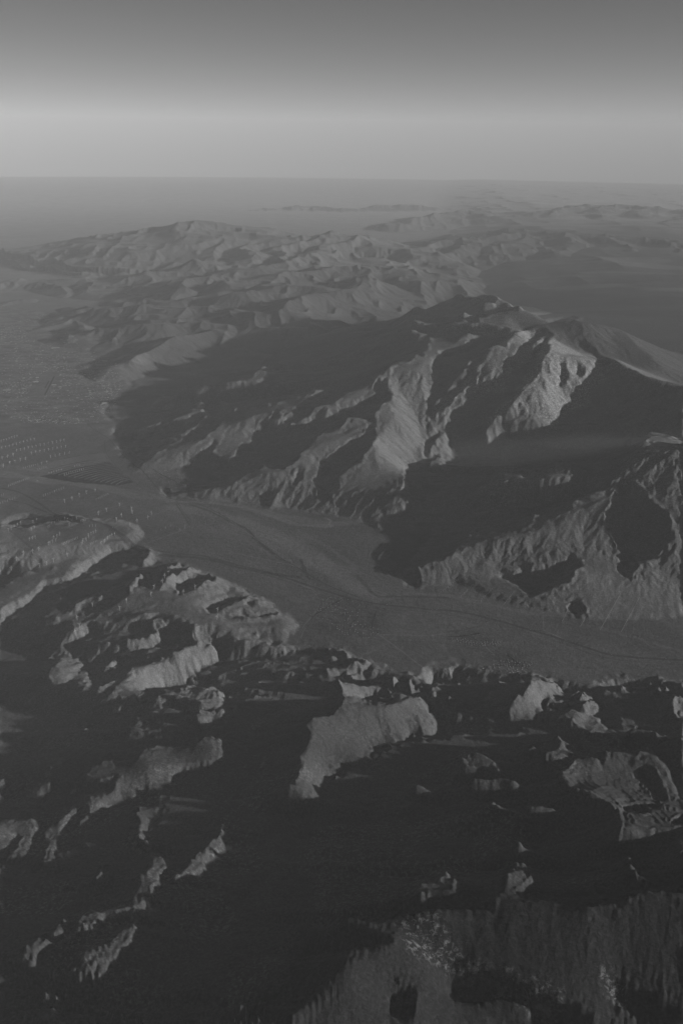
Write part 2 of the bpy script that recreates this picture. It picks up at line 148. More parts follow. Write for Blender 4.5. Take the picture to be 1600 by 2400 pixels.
[9,1,1,2,1,1,1,1,1,2,1,1,1,1,1,1,1,1,1,1,1,1,1,1,1,0,1,1,0,1,0,1,0,1,0,0,1,0,0,1,0,0,1,1,1,1,1,2,1,2,1,1,3,1,1,1,2,1,2,1,1,2,0,3,1,2,1,1,1,0,1,5,0,0,-3,-6,12,-4,9,-3,0,1,-6,3,-1,0,26,-5,11,-29,4,-6,-1,3,-2,5,5,14,-15,18,-15,6,-4,5,-13,17,-10,3,-2,1,0,3,-1,2,3,-1,1,0,2,-3,2,4,3,-4,5,0,-1,0,-1,1,-2,0,-1,-1,-1,-1,-1,-1,-1,-2,-1,-2,-1,-2,-2,-1,-2,-1,-2,4,4,-7,-3,-5,2,1,8,-5,1,-11,4,-4,2,-12,3,-2,1,-2,-2,-2,-1,-2,-1,-3,-1,-2,-1,-1,-2,-1,-1,-2,-2,-1,-2,-2,-1,-1,-2,-1,-2,-1,-2,-1,-2,-1,0,-1,0,0,-1,903,-1,0,0,-1,0,0,-1,0,-1,0,-1,0,-1,-1,0,-1,-1,-1,-1,0,-1,-1,-1,-1,-1,-1,-1,-1,-1,-1,-1,-1,-3,967],
[11,1,1,1,2,1,1,1,2,1,1,1,1,1,2,1,1,1,1,1,1,1,1,1,0,1,1,1,1,0,1,0,1,0,1,903,1,903,1,0,0,1,1,1,1,2,1,1,1,1,2,2,1,1,1,3,1,3,0,2,-2,1,3,0,2,3,-1,-2,-2,5,15,-11,4,-11,0,4,-1,3,3,5,0,-1,2,-17,15,-5,7,-2,3,4,6,-2,-6,26,-12,-1,-2,-1,-6,7,-12,7,4,-2,1,3,-2,-2,1,-4,2,0,1,1,5,1,0,7,-6,14,1,-6,5,-1,-3,0,-3,2,-1,-1,-1,-1,-1,-1,-2,-1,-2,-2,-1,-2,-2,-2,-3,-1,-3,-5,-9,5,0,2,0,2,-3,7,3,1,-6,-1,-5,0,-3,-1,-5,-1,-2,-1,-3,0,-2,-1,-1,-2,-2,-1,-2,-1,-2,-1,-1,-2,-1,-1,-2,-2,-1,-3,-1,-2,-1,-2,-1,903,-1,0,0,-1,903,-1,0,0,-1,0,-1,0,-1,0,-1,-1,0,-1,-1,0,-1,-1,-1,-1,-1,-1,-1,0,-2,-1,-1,-1,-1,-1,-1,-1,-1,-1,-1,0,-3,963],
[13,1,1,1,1,2,1,1,1,2,1,1,1,2,1,1,1,1,1,2,1,1,1,1,1,0,1,1,1,1,0,1,0,1,1,0,0,1,909,1,0,0,3,2,0,4,-1,2,1,2,0,2,-1,3,-1,3,7,-4,5,-7,7,-6,2,10,3,-18,4,-5,11,8,3,-2,4,0,-1,-3,-1,-2,7,-8,5,-3,4,3,0,-2,7,6,-14,12,0,5,-4,3,-4,9,-7,-6,-1,0,-7,2,3,0,3,3,1,4,1,1,0,6,-7,6,-4,2,0,5,8,-3,4,3,-4,0,-2,0,-1,-1,-1,-2,-1,-2,-2,-2,-2,-2,-2,-2,-3,-2,-2,-4,-5,3,-1,0,1,0,5,-3,8,-6,0,-4,-1,-3,-2,-2,-1,-2,-2,-3,-1,-2,-1,-3,-1,-1,0,-1,-1,-1,-1,-2,-2,-2,-2,-2,-1,-2,-1,-1,-1,-2,-1,-1,-1,-1,0,0,-1,0,0,-1,0,-1,-1,0,-1,0,0,-1,0,0,-1,-1,0,-1,-1,0,-1,-1,-1,-1,-1,0,-1,-1,-1,-1,-1,-1,-1,-1,-1,-2,-1,-1,-1,-1,-1,0,0,-1,0,0,-1,0,0,-1,0,-3,954],
[14,1,1,2,1,1,2,1,1,2,1,1,1,2,1,1,1,2,1,1,1,1,1,1,1,1,1,2,0,1,1,1,0,1,1,1,903,1,0,0,-1,1,-1,903,-3,4,-3,2,-2,4,0,4,-1,3,0,4,3,-2,5,-9,6,-9,13,2,-5,4,6,-18,4,12,13,0,3,-8,-3,1,-2,-4,1,-1,3,-5,7,1,3,2,-3,5,5,0,-4,11,-4,5,0,-2,-14,1,-9,0,4,1,-1,9,1,1,2,2,-2,3,-2,3,-2,5,-4,9,-2,4,0,4,-1,4,-3,6,9,-9,5,0,1,-1,-1,-1,-2,-1,-2,-2,-2,-2,-2,-2,-2,-3,-2,-3,-1,-5,-3,-1,2,-2,5,-2,2,2,5,-2,-4,-3,-2,-3,-2,-2,-2,-2,-2,-1,-2,-1,-2,-1,-1,-2,-3,-2,0,0,-3,2,-2,-1,1,-1,-3,-1,-2,-5,-1,-1,-1,0,-1,0,0,-1,0,-1,-1,905,-1,0,-1,0,0,-1,0,-1,0,-1,-1,-2,1,-3,0,-2,0,-2,-1,-1,-1,-1,-1,-1,-1,-1,-1,-2,-1,-1,-1,-1,0,0,-1,0,0,-1,0,-1,0,0,-1,0,-1,-1,903,-4,948],
[15,1,2,1,2,1,1,2,1,1,2,1,1,2,1,1,2,1,1,2,1,1,1,1,1,2,0,1,2,1,1,1,1,1,0,0,1,0,0,1,-2,1,-2,2,-1,0,-2,1,0,1,-4,6,-2,2,-1,1,2,3,-3,-1,4,-8,20,-10,15,-4,-15,9,-7,15,-27,41,10,-16,-3,-13,0,1,1,-2,4,2,3,0,5,0,2,-1,0,6,-3,-2,-2,3,-12,1,-3,1,-7,10,0,9,0,2,0,4,-4,1,1,2,-2,6,-1,5,-1,5,-2,4,-4,4,1,-1,2,0,2,1,5,-4,9,-2,12,-1,-3,1,-1,-1,-2,-1,-2,-2,-2,-2,-2,-2,-2,-3,-2,-3,-3,-1,-12,2,2,2,-5,6,-6,8,3,5,-7,-2,-3,-2,-2,-2,-2,-2,-2,-1,-2,-2,-1,-1,-1,-1,1,-1,-1,-2,-1,-4,-1,0,-3,-3,1,-1,-1,3,-1,-1,-1,-1,0,-3,0,0,-2,0,1,-2,1,-4,0,-4,2,-1,0,0,-1,2,-1,-2,1,-2,2,-2,-1,-1,-1,-1,-1,-1,-1,-2,-1,-3,-1,-1,-1,-1,-1,-1,-2,-1,-1,0,-1,903,-1,0,0,-1,0,-1,0,-1,0,-1,-1,1,0,-4,906,-4,941],
[17,1,1,2,1,1,2,1,2,1,1,2,1,2,1,1,2,1,1,2,1,2,1,1,1,2,2,1,0,2,0,2,0,0,2,-1,-1,2,-1,1,-1,3,0,-3,0,1,0,-3,2,-12,14,-13,3,-5,11,-3,-3,2,15,-9,7,4,-22,12,-20,31,-7,10,-7,7,-9,9,-11,-2,6,3,3,1,3,2,1,-1,1,0,-2,-2,0,1,-7,0,1,0,-4,7,2,1,1,5,0,2,-3,1,1,1,-1,6,0,3,0,4,-3,3,-3,4,-2,3,0,4,-1,0,5,-1,3,0,5,-4,4,1,2,0,3,-2,15,-3,0,-1,-1,-2,-2,-2,-2,-2,-2,-2,-2,-2,-2,-3,-2,-2,2,0,-14,9,-2,-4,8,-5,7,-6,0,-2,-3,-2,-2,-2,-2,-2,-2,-3,-1,-1,-2,-1,-1,-1,0,-2,0,1,-1,3,-1,-2,-2,-2,-1,-1,-1,-8,-1,1,0,1,-1,2,-1,-2,0,-1,-3,3,-3,5,-2,5,-5,1,2,-4,2,-3,1,1,-3,1,-5,0,-3,3,-4,-1,-2,-1,-2,-1,-1,0,-3,-1,-1,-3,-1,-1,-2,-1,0,0,-1,903,-1,0,-1,0,0,-1,-1,0,-1,0,-1,1,-4,905,-4,905,-4,937],
[18,1,1,2,1,2,1,2,1,1,2,1,2,1,2,1,2,1,2,1,1,2,2,2,2,0,1,1,1,1,1,0,1,0,0,4,-1,-1,1,-2,3,-6,2,-1,3,-5,2,-3,12,-6,-1,-8,26,-23,-2,4,16,-28,5,9,-7,6,3,46,-47,13,-14,3,-1,1,1,3,4,5,-1,1,-1,1,-3,-2,-2,0,-3,0,1,0,0,2,2,-1,1,2,1,0,2,1,3,0,0,4,1,3,0,2,-1,1,-1,2,-2,4,0,3,0,2,0,2,0,1,3,-2,2,0,2,-1,5,0,1,2,2,1,4,4,-4,11,0,-2,1,-3,-1,-2,-1,-2,-2,-2,-2,-1,-2,-2,-2,-2,-2,-3,13,-13,5,-3,-1,0,-4,1,-2,-3,-2,-2,-2,-2,-3,-2,-2,1,-4,-2,0,-1,0,0,-1,0,-1,0,0,-5,-2,1,2,1,-1,0,-1,2,0,-1,-1,-1,-1,-2,-1,1,1,0,2,-4,2,-9,0,-9,5,-2,-2,5,-2,4,-1,-1,-4,3,-1,4,-1,-8,4,-4,0,-2,-1,-3,-1,-3,-1,-2,-2,-1,-2,-1,-1,-2,-1,904,-1,0,0,-1,0,-1,0,-1,0,-1,-1,0,1,-4,904,-4,904,-4,904,-4,934],
[19,1,1,2,1,2,1,2,1,2,1,2,1,2,1,2,2,1,2,2,2,1,2,0,1,3,1,1,1,0,1,1,0,3,-1,-4,3,-2,3,-4,4,-3,7,-6,-2,2,2,-4,-27,28,-9,1,-23,20,5,-15,-11,48,-24,7,1,5,-4,3,-19,17,1,4,2,4,0,-2,-1,-3,-3,0,-5,2,0,1,1,1,2,-2,1,-1,3,-1,4,1,5,0,3,1,2,-1,1,2,-1,1,-1,1,0,2,0,3,0,3,-2,2,0,1,1,1,1,0,2,0,2,1,2,0,3,0,2,1,3,1,2,4,-1,7,6,-5,3,-1,3,-2,0,-2,-2,-1,-2,-2,-2,-1,-2,-2,-2,0,-2,0,-7,4,-4,2,-3,0,-1,-1,-2,-2,-3,-2,-3,-2,-3,-3,-2,-8,5,-2,-1,1,-3,0,0,-1,1,0,0,7,2,-3,-5,-2,-1,-1,0,-2,-2,-1,-1,1,-2,2,-2,-9,0,1,-1,2,3,5,7,7,-4,1,1,1,-3,2,-7,6,3,-8,3,-21,9,2,-7,0,-3,-2,-2,-3,-1,-2,-1,-3,-1,-3,-1,-2,-1,-1,0,-1,0,-1,0,-1,0,0,-1,0,0,-1,-1,0,-1,-1,0,-3,904,-4,904,-4,903,-4,905,-4,930],
[19,2,1,1,2,2,1,2,1,2,2,1,2,2,2,1,2,2,2,1,1,2,1,3,0,1,1,0,2,1,0,0,-1,-3,6,-1,4,-4,-5,5,-4,0,-14,13,-2,0,-13,30,5,-2,-25,24,14,-8,-12,9,4,1,-30,7,-7,7,-4,7,9,-3,-2,1,-3,-4,-2,-1,-2,3,1,2,3,-3,2,-4,2,-2,5,0,8,0,5,0,3,-3,2,-1,1,-1,2,0,0,2,0,2,0,2,0,1,-1,2,-1,2,0,2,1,1,0,2,1,1,1,2,1,0,3,1,1,2,2,0,2,3,0,3,2,2,2,8,-6,3,-5,3,-3,3,0,-4,1,-2,0,-2,-1,-1,-2,-2,-1,-1,-1,-1,-1,-2,-1,-2,-2,-2,-2,-2,-3,-2,-3,-4,-3,-4,-2,4,-20,-4,1,0,1,-1,2,0,2,1,2,4,-3,1,11,4,-1,0,1,0,2,0,-2,-2,-1,-5,-4,-8,0,0,-1,-2,-3,-3,-11,-3,2,3,1,-1,8,-5,10,-13,5,2,6,20,-8,-7,-1,1,-4,4,-7,1,-7,-1,-5,0,-3,-3,-1,-2,0,-1,-1,0,-1,0,-1,0,-1,0,-1,0,-1,0,-1,0,-1,-1,0,-3,904,-4,903,-4,903,-4,904,-4,905,-4,926],
[20,1,2,1,2,1,2,2,2,1,2,2,2,1,2,2,2,1,2,1,2,2,1,-1,3,1,1,1,0,-1,2,-4,10,-6,-4,2,-9,10,2,-5,-1,10,14,-5,-8,8,5,-11,-3,11,-4,-4,-14,-5,4,-3,-16,16,3,6,0,2,1,-1,-6,-1,1,-3,1,2,1,3,2,-6,2,-6,6,-2,10,-1,10,-2,5,-3,2,-4,3,-3,4,-1,3,-1,1,1,1,0,1,0,0,1,0,1,0,2,1,1,0,1,1,1,1,1,1,1,1,1,1,1,2,0,1,1,2,0,2,1,1,2,1,2,2,1,3,0,8,4,-1,3,-4,-3,2,-2,-1,0,-1,-1,-1,-2,0,-2,-2,-2,-1,-2,-1,-2,-1,-2,-2,-2,-2,-3,-2,-3,-4,-3,-4,-5,-7,-20,8,0,1,-1,-2,1,-1,1,-1,0,0,-3,2,1,-3,-1,1,2,-1,0,-4,0,2,2,3,2,5,0,1,-1,1,2,2,3,16,-2,-3,-4,-2,2,-9,9,0,14,-11,-1,-4,-6,3,-5,-1,-3,-1,-7,2,-3,-5,4,-4,-1,-6,1,-4,-2,0,-2,0,-2,0,-1,1,-1,0,-1,-1,0,-1,0,-2,0,-1,-1,-1,-2,904,-4,903,-4,903,-4,903,-4,903,-4,905,-4,923],
[20,1,2,2,2,1,2,2,2,2,1,2,2,2,2,1,1,2,2,2,0,1,3,2,-2,3,-2,1,0,1,0,-2,-9,9,2,5,14,-9,1,-1,5,-7,-3,-3,6,-8,9,-6,6,-14,-4,-4,5,7,-3,18,1,-3,-8,-4,-7,2,-4,1,5,-2,1,2,0,-4,4,-8,9,-1,13,0,9,-6,5,-5,1,-3,3,-2,4,-1,3,-1,1,-1,1,0,1,0,0,1,0,2,0,2,0,1,1,0,1,1,0,1,1,1,0,1,1,1,0,1,1,0,2,1,0,2,0,2,0,1,3,0,1,1,2,1,1,3,-3,2,10,-10,6,5,-1,-1,-3,5,-1,3,-2,3,-8,2,-3,-1,-2,-1,-2,-2,-2,-2,-2,-2,-2,-3,-3,-2,-3,-3,-4,-4,-2,6,-17,-6,1,0,5,-1,0,1,1,0,1,2,-2,-2,2,1,0,1,4,3,10,3,-4,1,-1,3,-1,11,-6,0,-1,-2,-1,-1,-7,3,-2,0,1,-1,1,-3,-3,-6,2,0,-1,2,-3,-1,-2,-1,-2,-2,3,-6,4,-10,-1,-5,3,-6,-5,6,-4,1,-2,-1,0,-2,0,-2,0,-1,1,-1,-1,-1,-1,-1,-1,-1,0,-3,903,-4,903,-4,903,-4,903,-4,904,-4,903,-4,905,-4,919],
[21,1,2,2,2,1,2,2,2,2,1,2,2,2,1,2,2,1,1,1,3,2,-4,3,2,-1,2,-1,-1,1,-7,14,5,2,3,-2,-1,-8,4,-7,3,-2,8,-3,0,-7,-5,-9,-3,12,2,17,-5,6,-10,-7,-14,3,-3,6,7,-5,6,-4,1,-2,4,-6,9,-1,9,0,7,-6,2,-6,3,0,2,1,3,0,1,0,1,-1,2,0,1,1,0,1,0,2,0,0,1,0,1,0,1,0,1,0,1,0,1,0,1,1,0,1,0,1,1,1,0,1,1,1,0,1,0,1,1,-2,2,1,0,2,-1,4,-1,5,1,1,6,1,-1,4,-1,4,2,5,-4,2,1,-4,6,-6,-1,-4,-1,-2,-2,-2,-2,-2,-2,-3,-2,-2,-3,-2,-3,-2,-3,-3,-2,-6,6,1,1,-3,-7,2,903,1,0,0,5,11,-2,-1,1,1,-1,0,-1,1,0,0,1,-3,2,-8,3,-1,1,1,-1,1,1,-1,-1,-1,-1,-1,1,-3,4,-3,1,-4,0,-3,-2,-1,-3,0,-7,1,-5,0,-2,-5,11,-10,2,-1,1,-1,-6,1,-5,2,-3,2,-2,3,-4,0,-1,-1,-1,-1,-1,-1,-1,-1,-2,-2,903,-4,903,-4,903,-4,903,-4,903,-4,904,-4,903,-4,905,-4,915],
[22,1,2,1,2,2,2,2,2,1,2,2,2,1,2,1,2,1,2,1,-1,1,7,-5,2,-2,0,2,0,7,5,0,3,-2,0,-4,5,-5,0,2,2,-11,-6,-9,-6,13,-4,31,-8,8,-14,-4,-19,5,-8,9,16,-11,14,-18,4,-4,6,-3,8,-2,5,1,1,-1,0,-3,1,2,2,3,1,0,1,903,1,0,2,0,1,1,0,1,0,1,1,0,1,1,1,0,1,1,0,0,1,0,1,0,1,0,1,0,1,0,1,0,0,1,903,1,1,0,1,0,4,0,0,4,-1,4,-2,2,2,-2,4,-2,1,1,-4,2,-1,0,0,-2,7,0,5,1,0,12,1,-5,-2,-2,-2,-2,-2,-2,-2,-2,-3,-2,-2,-2,-2,-2,-1,-1,-2,2,-3,0,0,2,4,1,-1,2,1,0,1,1,-3,-5,1,1,0,1,904,-1,1,-1,2,-1,3,-2,0,-1,-1,0,-1,-1,-1,0,0,-1,0,-2,1,-4,0,-3,0,-3,1,-2,-2,-2,-3,3,-2,-3,11,-12,6,-21,15,-16,-5,2,1,7,-1,3,-2,-2,0,-6,0,-5,7,-3,0,-2,-1,-2,-1,-2,0,-2,-3,903,-4,903,-4,903,-4,903,-4,903,-4,903,-4,903,-4,904,-4,904,-4,912],
[22,1,2,2,2,1,2,2,2,2,2,1,2,1,2,2,1,2,0,0,5,-3,-5,5,-1,8,-1,3,2,-4,2,-2,3,3,6,0,5,-16,-6,-10,-14,18,-4,28,0,12,-18,-6,-22,3,-4,2,27,-20,23,-27,4,-11,12,1,14,-3,1,-1,-4,3,-2,2,-1,3,-1,5,-2,2,-1,0,0,2,0,1,1,1,0,1,0,1,0,1,1,0,1,1,1,0,1,0,1,1,0,2,0,1,903,1,904,1,0,0,1,0,2,0,2,0,0,2,0,1,-2,1,2,-4,2,-1,1,1,-2,4,0,0,5,0,3,1,0,3,0,6,-3,8,0,10,-2,10,-9,-2,-1,-2,-2,-2,-2,-1,-2,-2,-2,-2,-2,-1,-1,-1,-1,-1,-1,0,-2,1,1,0,-1,-2,1,0,0,1,903,1,2,911,-1,0,-2,1,-1,903,-1,0,0,-1,0,0,-1,-1,-1,0,-1,-2,-1,-3,-1,-1,-3,-2,-5,-2,-18,13,-16,1,7,-6,-1,3,3,-1,-3,3,-10,6,-1,9,-2,6,1,0,-5,-5,1,-3,-1,-2,-2,-1,-2,-2,1,-4,0,0,-4,903,-4,903,-4,903,-4,903,-4,903,-4,903,-4,903,-4,903,-4,903,-4,910],
[22,2,1,2,2,2,2,1,2,2,2,1,2,1,3,-1,4,-2,2,2,-6,6,7,2,2,-4,2,-5,5,0,4,3,0,6,-21,-4,-21,13,-1,30,2,18,-22,1,-31,-8,12,-11,36,-19,22,-27,0,-10,11,3,21,6,-2,2,-15,6,-7,6,-1,2,-2,1,-2,1,-3,0,-1,1,1,2,0,1,0,1,0,1,0,1,1,0,1,0,1,1,0,1,1,1,0,1,1,1,2,0,-1,1,904,1,0,1,0,1,1,0,1,-1,904,-2,1,0,0,1,-1,4,0,1,3,0,4,-2,4,3,2,1,3,0,3,-2,9,2,6,2,4,3,-7,2,-9,6,-1,-2,-1,-1,-2,-1,-2,-2,-2,-1,-1,-1,0,-1,0,0,-1,0,-1,0,-1,903,1,0,0,1,905,-2,1,906,-1,907,-1,0,0,-1,0,-1,0,-1,0,0,-1,-1,-1,-1,-1,-1,-2,0,-2,-2,-2,-3,0,-4,0,-11,3,3,-19,7,-3,-5,-1,-2,6,-2,0,6,-11,3,-6,1,0,7,8,4,-5,-1,-3,-2,-2,-2,-1,-2,0,-4,0,0,-4,903,-4,903,-4,903,-4,903,-4,903,-4,903,-4,903,-4,0,0,-4,0,0,-4,903,-4,908],
[22,2,1,2,2,2,2,1,2,2,1,2,2,1,1,2,1,-2,8,-14,23,-3,1,-6,4,0,3,3,-4,1,-7,-4,-17,3,-6,36,-1,29,-16,-13,-11,-33,21,-23,49,-16,14,-20,0,-18,10,13,9,23,-15,19,-27,12,-13,7,-1,1,-2,0,-4,1,0,-1,0,1,0,2,-1,1,-1,-1,0,-1,1,0,1,0,1,1,0,1,0,1,1,0,1,1,0,1,1,1,1,2,-1,1,0,0,1,0,1,0,0,-1,904,-2,1,0,0,1,1,2,0,1,2,1,2,0,2,2,1,2,3,1,6,-2,5,0,4,8,-2,12,-2,2,1,-5,2,-8,6,-3,2,0,-2,-2,0,-2,-1,-1,-1,-1,-1,0,-1,906,-1,0,-1,-1,903,-1,909,1,907,-1,904,-1,0,0,-1,903,-1,0,0,-1,0,0,-1,-1,0,-1,-1,-2,-1,-2,-1,-2,-1,-2,-1,-3,4,-3,8,-4,-1,8,-7,0,1,-3,1,-8,6,-11,26,-16,0,-3,-3,-4,-2,-2,-3,-2,-3,-3,-2,-2,-2,-2,0,-4,0,0,-4,903,-4,903,-4,903,-4,903,-4,903,-4,903,-4,0,0,-4,903,-4,0,0,-4,0,0,-4,0,0,-4,906],
[22,2,1,2,2,2,1,2,2,2,1,2,1,1,2,1,-1,3,-4,2,17,-12,7,6,-3,2,-10,-1,-6,-2,-2,7,16,10,26,-27,-1,-48,14,-16,32,-7,27,-28,-8,-11,-1,28,-10,48,-23,17,-22,5,-3,4,5,0,-1,-1,-3,-2,-1,-1,0,-2,-1,2,-1,1,-2,0,-2,903,-1,0,0,-1,0,1,0,1,1,0,1,0,1,1,1,0,1,1,1,1,2,1,0,0,-1,0,0,-1,0,-1,1,0,0,1,0,2,0,1,2,1,1,1,1,2,1,2,1,2,2,1,3,1,3,2,3,-1,4,8,10,-6,4,1,-4,2,-4,7,-4,0,0,-3,2,-8,6,-1,1,904,-1,0,0,-1,905,-1,0,0,-1,-1,0,-1,0,-1,910,-1,0,0,1,903,-1,905,-1,903,-1,903,-1,0,0,-1,0,-1,0,-1,-1,-1,-1,-2,-1,-1,-2,-1,-2,-2,1,-5,0,0,-4,1,0,-2,2,-1,1,0,1,-1,-3,0,-8,6,-3,2,-1,4,-7,0,-3,-3,-3,-2,-2,-2,-2,-1,-4,0,0,-4,903,-4,903,-4,903,-4,903,-4,903,-4,903,-4,0,0,-4,0,0,-4,0,0,-4,0,0,-4,0,-4,903,-4,904],
[22,1,2,2,2,2,1,2,2,1,2,1,2,0,3,-2,3,-4,3,2,17,-4,-3,-6,-1,-5,3,0,4,7,10,-4,3,-30,2,-24,27,4,12,5,-32,17,-46,56,-11,52,-21,14,-6,-5,-10,4,11,-4,-3,-9,6,-8,6,-3,2,0,-1,-3,-1,-1,-1,-2,-1,-1,903,-1,0,-1,0,-1,0,-1,903,1,0,1,0,1,1,0,1,1,1,1,2,2,-2,1,-1,905,2,0,1,1,1,1,1,1,1,2,1,1,1,2,1,1,1,2,2,2,2,2,3,3,4,2,5,3,16,-5,-5,4,-5,3,-4,1,-2,-1,0,-2,3,2,0,1,-3,0,-4,2,1,-3,2,1,-2,2,0,0,1,0,-1,2,-1,0,-1,-1,0,-1,-1,0,-1,0,-1,0,-1,0,0,1,907,1,0,0,-1,905,-1,903,-1,903,-1,903,-1,0,-1,-1,0,-2,-1,-1,-2,-1,-1,-2,-1,-1,-1,-1,1,-1,0,0,-1,1,-2,0,0,-3,1,-4,4,-2,0,-2,-2,0,-3,-1,-1,0,-5,-2,-3,-3,-2,-2,-2,-1,-4,0,0,-4,903,-4,903,-4,903,-4,903,-4,903,-4,0,0,-4,903,-4,0,0,-4,0,-4,0,0,-4,0,0,-4,0,-4,0,0,-4,903],
[23,1,2,2,1,2,2,2,2,1,2,1,1,1,1,-1,2,-5,10,-24,34,-13,3,-1,2,3,2,2,2,-9,-5,-7,-6,16,-2,22,-24,5,-26,18,2,34,12,10,-3,-25,15,-9,7,-4,15,-15,1,-3,4,-6,-6,6,-4,4,-1,-2,2,-2,0,-2,-2,-2,-1,-2,-2,-1,-1,0,-1,-1,0,-1,0,-1,904,1,0,1,1,0,1,1,2,1,1,1,-1,1,0,1,0,1,1,1,1,1,1,1,1,1,1,1,0,1,1,1,2,1,2,2,2,2,3,2,1,2,0,1,0,-1,0,-1,-1,-4,10,-8,3,3,-1,2,1,0,2,3,-1,1,4,-5,8,1,4,6,-2,1,5,-1,-1,3,-2,-1,0,-1,-1,2,-4,0,1,-1,-1,-1,-2,-1,903,-1,0,1,0,0,-1,0,-1,-1,0,1,0,0,1,0,-1,906,-1,0,0,-1,903,-1,1,0,0,-1,0,-1,-1,0,-1,-2,-1,-1,-1,-1,-2,-1,-1,-1,-2,-1,-1,0,0,-2,0,0,-2,1,0,-1,0,-2,1,-4,0,-1,0,-1,-1,3,-2,-4,-4,-2,-3,-3,-2,-2,-2,-1,-4,903,-4,903,-4,903,-4,903,-4,0,0,-4,903,-4,0,0,-4,0,0,-4,0,0,-4,0,0,-4,0,-4,0,0,-4,0,-4,0,0,-4,0,0,-4,0],
[24,2,1,2,2,2,2,2,1,2,2,1,1,1,904,-5,10,-9,15,-3,2,2,-4,0,-8,-3,2,-2,11,-4,5,-18,2,3,11,28,-9,25,-40,22,-30,30,-1,9,3,-1,0,-7,7,-2,0,-2,0,2,-3,-8,-2,2,0,-2,0,1,-1,0,0,-3,0,-3,-1,-3,-1,-2,-1,-1,0,-1,-1,-1,903,1,0,1,1,0,2,1,1,1,1,2,1,2,1,1,0,1,1,0,1,0,1,1,0,1,1,1,2,1,2,1,1,1,0,-1,0,-1,-1,-1,-1,-1,0,0,1,1,1,1,9,-10,15,3,-7,13,-1,-1,5,-1,-2,5,-2,-4,5,-2,-2,6,-5,0,5,-3,5,1,0,2,4,0,5,-1,-2,1,4,-1,-2,1,-1,-3,1,-1,0,-1,0,0,-2,-3,1,1,1,0,0,1,0,0,1,0,0,1,0,-1,907,-1,0,0,-1,0,0,-1,905,-1,0,-2,-1,-2,-1,-1,-1,-1,-2,-1,-1,-1,0,-1,0,-1,0,0,-1,-1,0,-1,-1,-1,-1,0,-1,0,-2,-1,-2,2,0,-3,-3,-4,-2,-3,-3,-2,-2,-2,-1,-4,903,-4,903,-4,903,-4,903,-4,0,0,-4,903,-4,0,0,-4,0,0,-4,0,0,-4,0,-4,0,0,-4,0,-4,0,0,-4,0,-4,0,-4,903],
[26,2,2,1,2,2,2,2,2,1,1,3,0,1,0,1,-1,-2,1,-5,6,15,-12,3,-9,3,-6,9,-2,1,1,-6,-2,-2,21,3,17,-11,-2,-6,0,12,-1,13,-14,9,-8,19,-6,3,-2,0,-4,3,-2,2,-5,2,0,-8,-4,3,1,-3,0,-1,0,-1,1,0,-1,-1,-1,-1,-2,-1,-2,-2,-2,-1,-1,-1,-1,903,1,1,1,1,1,1,2,1,1,1,1,1,0,2,0,1,1,1,1,0,2,1,1,0,0,-1,0,-2,-1,0,-1,-1,1,1,0,1,3,1,1,4,1,1,4,1,-2,11,0,-5,16,-12,3,8,-11,4,2,-10,4,1,-6,6,1,-1,7,1,1,4,1,-1,7,2,3,3,2,-5,0,5,-1,0,2,-2,1,0,1,1,-1,-1,2,0,0,-1,5,-2,-1,-1,0,-3,-3,1,0,1,906,-1,904,-1,0,0,-1,903,1,1,0,0,-2,0,-1,-2,1,-2,0,-1,-2,-1,-1,-1,-2,-1,-1,0,-1,-1,-1,0,-1,0,-1,0,-1,-1,-1,0,-1,-1,-1,-1,-1,0,2,-3,-2,-4,-3,-3,-3,-2,-2,-2,-2,-1,0,-4,903,-4,903,-4,0,0,-4,903,-4,903,-4,0,0,-4,0,0,-4,0,0,-4,0,-4,0,0,-4,0,-4,0,-4,0,0,-4,0,-4,0,-4,0,0,-4,0],
[28,1,2,2,2,2,2,2,2,3,0,1,1,1,1,0,-1,-1,-2,0,5,-2,-7,6,-1,3,1,-7,2,1,-5,8,18,5,-2,0,-10,11,-6,15,-12,6,-8,5,6,3,7,-4,8,-6,5,-6,5,-6,1,-2,1,-3,1,0,-6,-7,3,1,-2,0,-2,0,-1,903,-1,0,-1,-1,-1,-1,-1,-2,-2,-2,-2,-1,0,-1,1,1,1,2,1,1,1,1,1,1,1,2,1,1,1,1,903,-2,-1,0,-1,-1,903,2,1,1,2,2,1,1,4,-1,1,3,-3,1,3,-5,2,4,-6,4,7,-13,14,2,-8,17,-4,-4,12,-6,-1,7,-5,0,2,-1,0,-1,-3,-3,-2,2,-7,0,2,-13,7,3,-1,-1,0,3,0,3,2,0,1,0,3,4,1,5,1,1,1,3,3,3,-1,6,8,-2,1,0,1,904,1,0,0,-1,0,0,1,-1,0,0,-1,0,-1,-1,-2,2,0,2,903,-2,-2,-2,-2,-1,-1,-1,-1,-1,-1,0,-1,-1,0,-1,-1,0,-1,-1,0,-1,-1,-1,0,-1,-1,0,-2,-1,1,1,-4,-2,-4,-3,-3,-3,-2,-2,-2,-2,-1,0,0,-4,0,0,-4,903,-4,903,-4,0,0,-4,903,-4,0,0,-4,0,0,-4,0,-4,0,0,-4,0,-4,0,-4,0,0,-4,0,-4,0,-4,0,0,-4,0,-4,0,0],
